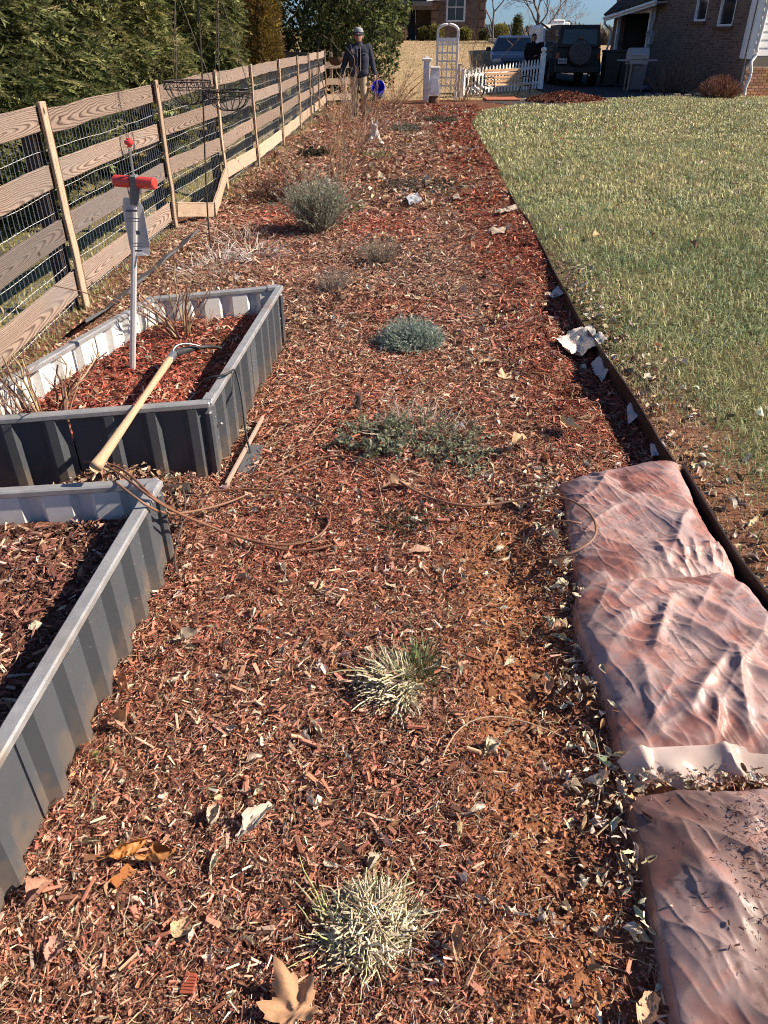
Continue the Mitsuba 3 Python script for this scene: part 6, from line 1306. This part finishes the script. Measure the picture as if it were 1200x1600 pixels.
TK = (.52, .32, .175)
for i in range(4): o = .02 - .02 * i; p = np.array([*(bA - bo * (.02 + .035 * i)), .39 + .092 * i]); q = np.array([*(bB - bo * (.02 + .035 * i)), .39 + .092 * i]); part(bch, 'back_slat', beam(p, q, .022, .072, b=.006), 'satin', np.array(TK) * (.95 + .04 * (i % 2)))
for i in range(4): p = np.array([*(bA + bo * (.06 + .095 * i)), .315 - .005 * i]); q = np.array([*(bB + bo * (.06 + .095 * i)), .315 - .005 * i]); part(bch, 'seat_slat', beam(p, q, .08, .024, b=.005), 'satin', np.array(TK) * (1.0 - .04 * (i % 2)))
for p in (bA, bB):
    def bp(o, z): return np.array([*(p + bo * o), z])
    side = cat([tube(spline([bp(-.2, .0), bp(-.06, .3), bp(-.10, .5), bp(-.17, .70)], 14), .016, 6), tube(spline([bp(.42, .0), bp(.36, .16), bp(.40, .32), bp(.36, .47), bp(.1, .50), bp(-.1, .46)], 20), .016, 6), tube(spline([bp(-.06, .3), bp(.15, .26), bp(.38, .29)], 10), .014, 6), tube(spline([bp(.30, .44), bp(.24, .38), bp(.30, .34), bp(.34, .39), bp(.28, .41)], 16), .009, 5)])
    part(bch, 'iron_side', side, 'satin', (.03, .028, .028), True)
pt = thing('planter_pot', 'dark pot of white flowers standing behind the picket fence', 'planter'); part(pt, 'pot', move(lathe([(0, .0), (.19, .0), (.26, .42), (.28, .42), (.28, .46), (.24, .46), (.23, .38), (0, .38)], 20), (2.78, 26.6, .03)), 'satin', (.025, .025, .035), 40)
a = stems(120, (2.78, 26.6), .18, .22, .6, 781, .004, [(.16, .17, .1)], (1,), zf=lambda x, y: .42 + 0 * x); part(pt, 'foliage', a[0], 'matte', a[1], kind='stuff'); lf = leaflets(a[2], 3, .06, .05, 782, [(.62, .60, .56), (.25, .27, .17), (.7, .68, .62)], (3, 2, 2), t0=.7); part(pt, 'flowers', lf[0], 'leafy', lf[1], kind='stuff')
orn = thing('garden_ornament', 'small pale stone animal figure sitting among the bare stems', 'ornament'); ox, oy = -.17, 14.6
def blob(bones, rl=.03, it=6):
    ms = []
    for (a, ra, b, rb) in bones:
        ms.append(m3.Manifold.batch_hull([m3.Manifold.sphere(ra, 14).translate(list(map(float, a))), m3.Manifold.sphere(rb, 14).translate(list(map(float, b)))]))
    M = m3.Manifold.batch_boolean(ms, m3.OpType.Add).refine_to_length(rl); q = M.to_mesh(); t = trimesh.Trimesh(q.vert_properties[:, :3], q.tri_verts, process=True)
    if it: trimesh.smoothing.filter_taubin(t, iterations=it)
    return np.array(t.vertices), np.array(t.faces)
part(orn, 'body', blob([((ox, oy + .03, .07), .09, (ox, oy, .17), .06), ((ox, oy, .2), .05, (ox + .02, oy - .05, .23), .04), ((ox - .03, oy, .24), .018, (ox - .05, oy + .02, .33), .014), ((ox + .03, oy, .24), .018, (ox + .05, oy + .02, .33), .014), ((ox - .06, oy - .08, .02), .03, (ox - .06, oy, .08), .04), ((ox + .06, oy - .08, .02), .03, (ox + .06, oy, .08), .04)], .02, 4), 'matte', (.55, .53, .50), True)
part(orn, 'base', move(lathe([(0, .03), (.12, .03), (.14, .0), (.15, -.04)], 18), (ox, oy, 0)), 'matte', (.42, .40, .38), True)

# hanging basket on the far fence hook
hb = thing('shepherd_hook', 'thin dark hook by the far fence holding a round brown hanging basket', 'plant hook')
part(hb, 'pole', tube(spline([(-1.32, 18.3, -.1), (-1.34, 18.3, .8), (-1.37, 18.3, 1.45), (-1.32, 18.3, 1.56), (-1.18, 18.3, 1.5)], 20), .011, 6), 'satin', (.06, .045, .04), True)
bb = thing('hanging_basket', 'round brown coir basket hanging on the thin far hook', 'basket'); part(bb, 'bowl', move(lathe([(0, -.16), (.09, -.14), (.15, -.07), (.175, 0), (.15, .0), (0, -.02)], 16), (-1.06, 18.9, 1.16)), 'matte', (.12, .075, .055), True); part(bb, 'hanger', cat([tube([(-1.06 + .16 * math.cos(a), 18.9 + .16 * math.sin(a), 1.16), (-1.13, 18.6, 1.5)], .006, 5) for a in (0, 2, 4)]), 'satin', (.12, .09, .07))

# ---------------------------------------------------------------- people
def hand(w, d, n, curl, side):
    """palm, four unequal bent fingers and a thumb; w wrist, d pointing direction, n palm normal"""
    w, d, n = (np.asarray(q, float) for q in (w, d, n)); d /= np.linalg.norm(d); n = n - d * (n @ d); n /= np.linalg.norm(n); s = np.cross(d, n) * side
    B = [(w, .026, w + d * .035, .03)]
    for i, o in enumerate((-.03, -.01, .01, .03)):
        k0 = w + d * .085 + s * o; B.append((w + d * .03 + s * o * .6, .02, k0, .0135)); L = (.036, .043, .040, .030)[i]; p = k0
        for j in range(3):
            a = curl * (j + .6); q = p + (d * math.cos(a) + n * math.sin(a)) * L * (1 - .18 * j); B.append((p, .0115 - .001 * j, q, .0105 - .001 * j)); p = q
    t0 = w + d * .03 - s * .025; t1 = t0 - s * .03 + d * .03 + n * .012; t2 = t1 + d * .03 + n * .02 + s * .006
    return B + [(t0, .017, t1, .0135), (t1, .0135, t2, .011)]

def person(label, org, sc, J, cols, jit=None):
    k = thing('person', label, 'person'); org = np.asarray(org, float)
    V = lambda p: np.asarray(p, float)
    tr_ = lambda m: (m[0] * sc + org, m[1])
    hd = V(J['head'])
    skin = [(hd + [0, .015, .035], .098, hd + [0, -.01, -.02], .085), (hd + [0, -.03, -.06], .062, hd + [0, -.055, -.075], .045), (hd + [0, .02, -.07], .055, V(J['neck']), .062),
            (V(J['neck']), .06, V(J['chest']) + [0, 0, .02], .11), (V(J['chest']), .13, V(J['hip']), .13), (hd + [0, -.09, .0], .014, hd + [0, -.112, -.022], .018), (hd + [0, -.085, .03], .02, hd + [0, -.08, .035], .03)]
    skin += [(hd + [s * .093, .01, .0], .02, hd + [s * .096, .015, -.035], .014) for s in (-1, 1)]
    jk, tw, boots = [(V(J['chest']) + [-.10, 0, .02], .135, V(J['chest']) + [.10, 0, .02], .135), (V(J['chest']) + [-.08, -.02, -.1], .15, V(J['hip']) + [-.07, 0, .02], .15), (V(J['chest']) + [.08, -.02, -.1], .15, V(J['hip']) + [.07, 0, .02], .15), (V(J['chest']) + [0, 0, .09], .09, V(J['neck']) + [0, 0, .0], .078)], [], []
    jk += [(V(J['hip']) + [-.08, 0, -.05], .152, V(J['hip']) + [.08, 0, -.05], .152)]
    for s in ('l', 'r'):
        sh, el, wr = V(J['sh' + s]), V(J['el' + s]), V(J['wr' + s]); skin += [(sh, .06, el, .045), (el, .044, wr, .03)]; jk += [(V(J['chest']) + [np.sign(sh[0]) * .1, 0, .02], .11, sh, .082), (sh, .08, el, .064), (el, .064, wr + (el - wr) * .06, .05)]
        skin += hand(wr, J['hd' + s], J['hn' + s], J['curl' + s], 1 if s == 'l' else -1)
        hp, kn, an = V(J['hp' + s]), V(J['kn' + s]), V(J['an' + s]); skin += [(hp, .09, kn, .06), (kn, .058, an, .04)]; tw += [(hp + [0, 0, .05], .125, hp - [0, 0, .05], .115), (hp - [0, 0, .05], .112, kn, .082), (kn, .082, an + [0, 0, .05], .066)]
        boots += [(an, .052, an + [0, -.02, -.04], .05), (an + [0, .05, -.045], .042, an + [0, -.17, -.055], .038)]
    part(k, 'body', tr_(blob(skin, .03, 5)), 'matte', cols['skin'], True)
    part(k, 'jacket', tr_(blob(jk, .035, 8)), 'matte', cols['jacket'], True); part(k, 'trousers', tr_(blob(tw + [(V(J['hip']) + [-.06, 0, -.08], .13, V(J['hip']) + [.06, 0, -.08], .13)], .035, 8)), 'matte', cols['trousers'], True)
    for s in (0, 1): part(k, 'boot', tr_(blob(boots[2 * s:2 * s + 2], .03, 4)), 'matte', cols['boots'], True)
    for s in (-1, 1):
        part(k, 'eye', tr_(blob([(hd + [s * .034, -.083, .005], .010, hd + [s * .036, -.083, .005], .010)], .02, 0)), 'satin', (.05, .035, .03), True)
    part(k, 'mouth', tr_(blob([(hd + [-.022, -.088, -.062], .006, hd + [.022, -.088, -.062], .006)], .02, 0)), 'matte', (.30, .12, .10), True)
    return k, hd, tr_
J0 = dict(head=(0, -.05, 1.575), neck=(0, .01, 1.455), chest=(0, 0, 1.27), hip=(0, 0, .95), shl=(.205, 0, 1.36), shr=(-.205, 0, 1.36), ell=(.285, .03, 1.10), elr=(-.30, .05, 1.11), wrl=(.345, -.05, .86), wrr=(-.40, -.02, .88),
          hdl=(.1, -.2, -1), hdr=(-.25, -.2, -1), hnl=(-1, -.1, 0), hnr=(1, -.2, 0), curll=1.0, curlr=.35, hpl=(.095, 0, .88), hpr=(-.095, 0, .88), knl=(.10, -.10, .49), knr=(-.11, -.02, .48), anl=(.10, .06, .09), anr=(-.12, -.02, .09))
mx, my = -.55, 19.0
k, hd, tp_ = person('person in navy jacket, khaki trousers and grey cap carrying a blue bucket', (mx, my, -.02), 1.0, J0, dict(skin=(.42, .24, .18), jacket=(.050, .055, .078), trousers=(.46, .37, .25), boots=(.10, .07, .05)))
cap = lathe([(.104, -.005), (.108, .02), (.104, .06), (.085, .10), (.05, .122), (0, .130)], 18)
part(k, 'cap', tp_((cap[0] @ np.array([[1, 0, 0], [0, .96, .12], [0, -.12, .98]]) + hd + [0, .015, .035], cap[1])), 'matte', (.30, .31, .33), True)
part(k, 'cap_band', tp_(move(lathe([(.108, -.02), (.112, .0), (.110, .035), (.106, .04)], 18), hd + [0, .012, .03])), 'matte', (.05, .055, .08), True)
part(k, 'cap_brim', tp_(hull([hd + [.075 * math.sin(a), -.075 - .085 * math.cos(a), .035 - .012 * math.cos(a) + q] for a in lin(-1.5, 1.5, 11) for q in (0, .007)] + [hd + [s * .09, -.05, .037] for s in (-1, 1)])), 'matte', (.09, .095, .12))
part(k, 'jacket_front', tp_(hull([(x, y, z) for x in (-.028, .028) for y, z in ((-.165, 1.34), (-.178, 1.2), (-.168, .95), (-.145, 1.34), (-.15, .95))])), 'matte', (.02, .02, .026), label='dark shirt showing in the open jacket')
for s in (-1, 1): part(k, 'jacket_zip', tp_(tube([(s * .035, -.155, 1.37), (s * .036, -.179, 1.2), (s * .034, -.170, .93)], .006, 5)), 'satin', (.34, .34, .37), True)
part(k, 'chest_mark', tp_(hull([(-.13 + a, -.145 - q - .0 * a, 1.30 + b) for a, b in ((-.04, -.02), (.045, -.03), (.045, .015), (.0, .045), (-.04, .02)) for q in (0, .012)])), 'matte', (.42, .42, .46))
part(k, 'jacket_pocket', tp_(cbox((.115, -.150, 1.24), (.11, .02, .012), .003)), 'matte', (.12, .125, .15))
# bucket in his left hand
bk = thing('bucket', 'blue plastic bucket hanging tilted from the hand of the walking person', 'bucket')
bp = [(0, 0), (.105, 0), (.112, .01), (.140, .25), (.150, .25), (.150, .275), (.136, .275), (.132, .25), (.104, .02), (0, .018)]
tl_ = math.radians(52); Rb = np.array([[1, 0, 0], [0, math.cos(tl_), math.sin(tl_)], [0, -math.sin(tl_), math.cos(tl_)]])
bo_ = np.array([mx + .42, my - .02, .52])
bm = lathe(bp, 24); part(bk, 'shell', ((bm[0] - [0, 0, .13]) @ Rb + bo_, bm[1]), 'gloss', (.012, .022, .42), 35)
bm = lathe([(.108, .0), (.114, .012), (.122, .085), (.124, .085), (.117, .004)], 24); part(bk, 'base_band', ((bm[0] - [0, 0, .134]) @ Rb * 1.012 + bo_, bm[1]), 'satin', (.16, .17, .19), 35)
bm = lathe([(.1235, .09), (.1265, .115)], 24); part(bk, 'silver_band', ((bm[0] - [0, 0, .134]) @ Rb * 1.012 + bo_, bm[1]), 'satin', (.50, .52, .56), 35)
ha_ = np.array([mx + .365, my - .075, .775])
part(bk, 'bail', tube(spline([bo_ + np.array([-.15, 0, .13]) @ Rb, (bo_ + ha_) / 2 + [-.10, -.05, .06], ha_, (bo_ + ha_) / 2 + [.13, -.05, .06], bo_ + np.array([.15, 0, .13]) @ Rb], 24), .005, 6), 'metal', smooth=True)

J1 = dict(J0, wrl=(.17, -.19, 1.02), hdl=(-.7, -.3, .1), hnl=(0, .3, -1), wrr=(-.26, -.10, .88), elr=(-.27, .05, 1.10), hdr=(0, -.2, -1), curll=.6, knl=(.10, -.02, .49), anl=(.11, 0, .09), head=(0, -.02, 1.59))
k, hd, tp_ = person('person in dark clothes standing in shade behind the picket fence', (5.35, 31.2, -.02), .93, J1, dict(skin=(.34, .20, .15), jacket=(.018, .018, .02), trousers=(.02, .02, .024), boots=(.015, .015, .015)))
part(k, 'hair', tp_(blob([(hd + [0, .03, .05], .105, hd + [0, .05, -.03], .09), (hd + [0, .05, -.02], .085, hd + [0, .06, -.14], .06)], .03, 5)), 'matte', (.03, .02, .015), True)

# ---------------------------------------------------------------- vehicles
def place_(m, org, a): return rotz((np.asarray(m[0]) + np.asarray(org, float), m[1]), a, org)
def wheel(parent, c, r, w, org, a, axis='x', cover=None):
    wn = num(f'{parent}__wheel'); R = np.array([[0, 0, 1], [0, 1, 0], [-1, 0, 0]]) if axis == 'x' else np.array([[1, 0, 0], [0, 0, 1], [0, -1, 0]])
    prof = [(r * .60, -w * .42), (r * .90, -w * .5), (r * .985, -w * .40), (r, -w * .2), (r * .985, -w * .03), (r * .985, w * .03), (r, w * .2), (r * .985, w * .40), (r * .90, w * .5), (r * .60, w * .42)]
    m = lathe(prof, 32); part(wn, 'tyre', place_((m[0] @ R + c, m[1]), org, a), 'matte', (.018, .018, .018), 35)
    m = lathe([(0, -w * .22), (r * .18, -w * .30), (r * .5, -w * .18), (r * .62, -w * .40), (r * .62, w * .40), (r * .5, w * .18), (r * .18, w * .30), (0, w * .22)], 20); part(wn, 'rim', place_((m[0] @ R + c, m[1]), org, a), 'satin', (.10, .10, .11), 35)
    return wn
def prism(prof, hw_, taper=None, b=.03):
    """side profile (y, z) drawn across the width, edges rounded in plan; taper(z) scales the half width"""
    P = Polygon(prof).buffer(-b).buffer(b, quad_segs=3); v, f = extrude(P, 2.0)
    x = (v[:, 2] - 1); V = np.c_[x * hw_, v[:, 0], v[:, 1]]
    if taper is not None: V[:, 0] *= np.array([taper(z) for z in V[:, 2]])
    return V, f
suv = thing('parked_vehicle', 'dark boxy off road vehicle with covered spare wheel, parked on the drive', 'car'); SO, SA_ = np.array([6.72, 30.0, .015]), math.radians(-1.5)
PAINT = (.008, .009, .015)
def sp(name, m, b='satin', c=PAINT, smooth=25, label=None): return part(suv, name, place_(m, SO, SA_), b, c, smooth, label=label)
body = sp('body', prism([(.02, .52), (0, .60), (0, 1.16), (2.72, 1.18), (2.85, 1.10), (4.02, 1.04), (4.08, .95), (4.08, .55), (3.9, .50), (.1, .48)], .76))
top = sp('hard_top', prism([(.0, 1.17), (.07, 1.80), (.14, 1.835), (2.25, 1.83), (2.34, 1.78), (2.74, 1.17)], .74, lambda z: 1 - .10 * ss(1.2, 1.83, z), .02), 'satin', (.010, .010, .012))
sp('rear_window', hull([(x * (.60 if z < 1.5 else .56), y, z) for x in (-1, 1) for y, z in ((-.012, 1.27), (.040, 1.70), (.03, 1.27), (.08, 1.70))]), 'dark_glass', None, False)
for s in (-1, 1):
    for y0, y1 in ((.18, .98), (1.08, 1.72), (1.80, 2.34)):
        sl = .25 if y0 > 1.75 else .02
        sp('side_window', hull([(s * (.742 - .075 * (z - 1.2) / .62 + o), y, z) for o in (-.03, .006) for y, z in ((y0, 1.25), (y1 + sl * .8, 1.25), (y1 - sl * .6, 1.70), (y0 + .01, 1.70))]), 'dark_glass', None, False)
    sp('mirror', cbox((s * .93, 2.42, 1.22), (.20, .10, .20), .03), 'satin', (.02, .02, .022)); sp('mirror_arm', tube([(s * .74, 2.46, 1.14), (s * .86, 2.43, 1.17)], .02, 6), 'satin', (.02, .02, .022))
    for yc in (.72, 3.25):
        an = lin(-.15, PI + .15, 12); pr = [(yc + .50 * math.cos(t), .40 + .47 * math.sin(t)) for t in an] + [(yc + .42 * math.cos(t), .38 + .40 * math.sin(t)) for t in an[::-1]]
        v, f = extrude(Polygon(pr).buffer(0), .17); sp('fender', (np.c_[s * (.72 + v[:, 2]) if s > 0 else -(.72 + v[:, 2]), v[:, 0], v[:, 1]], f if s > 0 else f[:, ::-1]), 'satin', (.02, .02, .022))
        wheel(suv, (s * .74, yc, .37), .375, .24, SO, SA_)
    sp('tail_light', cbox((s * .70, -.035, .93), (.12, .07, .20), .012), 'gloss', (.12, .012, .01)); sp('door_handle', cbox((s * .775, 1.25, 1.03), (.03, .14, .035), .008), 'satin', (.03, .03, .03))
    sp('door_hinge', cbox((.66, -.02, .78 + .2 * s), (.10, .04, .05), .008), 'satin', (.03, .03, .032))
    sp('step_bar', tube([(s * .80, 1.2, .42), (s * .80, 2.8, .42)], .04, 8), 'satin', (.02, .02, .02))
sp('bumper', cbox((0, -.12, .53), (1.56, .20, .20), .03), 'satin', (.022, .022, .024)); sp('plate', cbox((-.52, -.085, .78), (.30, .015, .155), .004), 'satin', (.36, .37, .40))
sp('plate_holder', cbox((-.52, -.06, .78), (.36, .05, .21), .02), 'satin', (.03, .03, .035))
for i in range(5): sp('plate_character', box((-.63 + i * .055, -.094, .775), (.030, .006, .07)), 'matte', (.09, .10, .16), False)
w_ = wheel(suv, (.04, -.17, 1.02), .38, .24, SO, SA_, 'y')
m = lathe([(.0, .0), (.34, 0), (.385, -.04), (.39, -.20)], 32); R = np.array([[1, 0, 0], [0, 0, 1], [0, -1, 0]]); cv = part(w_, 'cover', place_((m[0] @ np.array([[1, 0, 0], [0, 0, 1], [0, 1, 0]]) * [1, -1, 1] * [1, 1, 1] + [.04, -.315, 1.02], m[1]), SO, SA_), 'satin', (.05, .05, .056), 40, label='dark grey spare wheel cover with a pale mountain line and ring')
ring = np.stack([.04 + .31 * np.cos(lin(0, 2 * PI, 41)), np.full(41, -.318), 1.02 + .31 * np.sin(lin(0, 2 * PI, 41))], -1)
part(suv, 'cover_ring', place_(tube(ring, .008, 5), SO, SA_), 'matte', (.15, .15, .165)); mt_ = [(-.27, .95), (-.16, 1.06), (-.08, 1.0), (.04, 1.15), (.13, 1.05), (.19, 1.09), (.33, .95)]
part(suv, 'cover_emblem', place_(cat([tube([(x, -.319, z) for x, z in mt_], .011, 5), tube([(-.2, -.319, .86), (-.1, -.319, .90), (.06, -.319, .86), (.2, -.319, .91)], .010, 5)]), SO, SA_), 'matte', (.17, .17, .185))
sp('brake_light', cbox((.04, -.10, 1.46), (.16, .05, .05), .01), 'gloss', (.15, .015, .012)); sp('exhaust', tube([(.45, .1, .36), (.45, -.12, .36)], .03, 8), 'metal', None)

car = thing('parked_vehicle', 'blue grey crossover car facing the camera behind the picket fence', 'car'); CO, CA = np.array([4.95, 33.2, .0]), math.radians(-8)
CP = (.075, .095, .135)
def cp(name, m, b='gloss', c=CP, smooth=30, label=None): return part(car, name, place_(m, CO, CA), b, c, smooth, label=label)
tap = lambda z: 1 - .26 * ss(.90, 1.52, z)
vv, ff = prism([(0, .30), (-.04, .55), (.06, .80), (.30, .90), (1.10, 1.02), (1.92, 1.46), (2.35, 1.53), (3.4, 1.50), (4.1, 1.12), (4.3, .95), (4.35, .4), (4.2, .28)], .88, None, .08)
tm_ = trimesh.Trimesh(vv, ff, process=False).subdivide_to_size(.25); vv = np.array(tm_.vertices); vv[:, 0] *= np.array([tap(z) for z in vv[:, 2]]) * (1 - .10 * (1 - ss(0, .6, vv[:, 1]))); cp('body', (vv, np.array(tm_.faces)))
gw = lambda y, z, f_, o: [(s * .88 * tap(z) * f_, y - o, z + o * .6) for s in (-1, 1)]
cp('windscreen', hull(gw(1.14, 1.045, .90, .012) + gw(1.86, 1.425, .90, .012) + gw(1.17, 1.0, .88, -.02) + gw(1.9, 1.4, .88, -.02)), 'dark_glass', None, False)
cp('screen_frame', tube([(-.84 * tap(1.04), 1.10, 1.045), (-.87 * tap(1.44), 1.86, 1.45), (.87 * tap(1.44), 1.86, 1.45), (.84 * tap(1.04), 1.10, 1.045)], .022, 6), 'gloss', (.30, .33, .38))
for s in (-1, 1):
    cp('side_window', hull([(s * (.885 * tap(z) + o), y, z) for o in (-.03, .008) for y, z in ((1.45, 1.06), (3.7, 1.1), (3.3, 1.42), (2.05, 1.42))]), 'dark_glass', None, False)
    cp('mirror', cbox((s * .98, 1.45, 1.08), (.2, .12, .14), .04), 'satin', (.03, .032, .036)); cp('headlight', cbox((s * .60, .05, .72), (.34, .16, .13), .04), 'gloss', (.5, .52, .55))
    for yc in (.85, 3.45): wheel(car, (s * .80, yc, .34), .34, .22, CO, CA)
cp('grille', cbox((0, -.045, .62), (.72, .04, .18), .02), 'satin', (.02, .02, .022)); cp('plate', cbox((0, -.07, .44), (.30, .015, .15), .004), 'satin', (.5, .5, .5)); cp('roof_rail', tube([(-.62, 2.1, 1.53), (-.62, 3.4, 1.52)], .018, 6), 'satin', (.03, .03, .03)); cp('roof_rail', tube([(.62, 2.1, 1.53), (.62, 3.4, 1.52)], .018, 6), 'satin', (.03, .03, .03))

cmp_ = thing('camper', 'white camper with a roof vent parked behind the dark off road vehicle', 'camper'); QO = np.array([8.05, 40.0, -.08])
part(cmp_, 'body', cbox((QO[0], QO[1] + 1.5, 1.06), (1.9, 3.2, 1.75), .14), 'satin', (.72, .72, .72)); part(cmp_, 'roof_vent', cbox((QO[0] - .1, QO[1] + .4, 2.02), (.55, .5, .22), .05), 'satin', (.76, .76, .76)); part(cmp_, 'roof_unit', cbox((QO[0] + .2, QO[1] + 1.4, 1.97), (.8, .8, .14), .04), 'satin', (.68, .68, .68))
part(cmp_, 'window', cbox((QO[0] - .55, QO[1] - .105, 1.5), (.34, .03, .42), .01), 'dark_glass', None); part(cmp_, 'stripe', beam((QO[0] - .95, QO[1] - .108, 1.98), (QO[0] - .3, QO[1] - .108, 1.62), .012, .08), 'satin', (.16, .09, .09)); part(cmp_, 'drawbar', beam((QO[0], QO[1] - 1.1, .4), (QO[0], QO[1], .45), .1, .1), 'satin', (.04, .04, .04))
for s in (-1, 1): wheel(cmp_, (s * .82, 1.7, .3), .3, .2, QO, 0.)
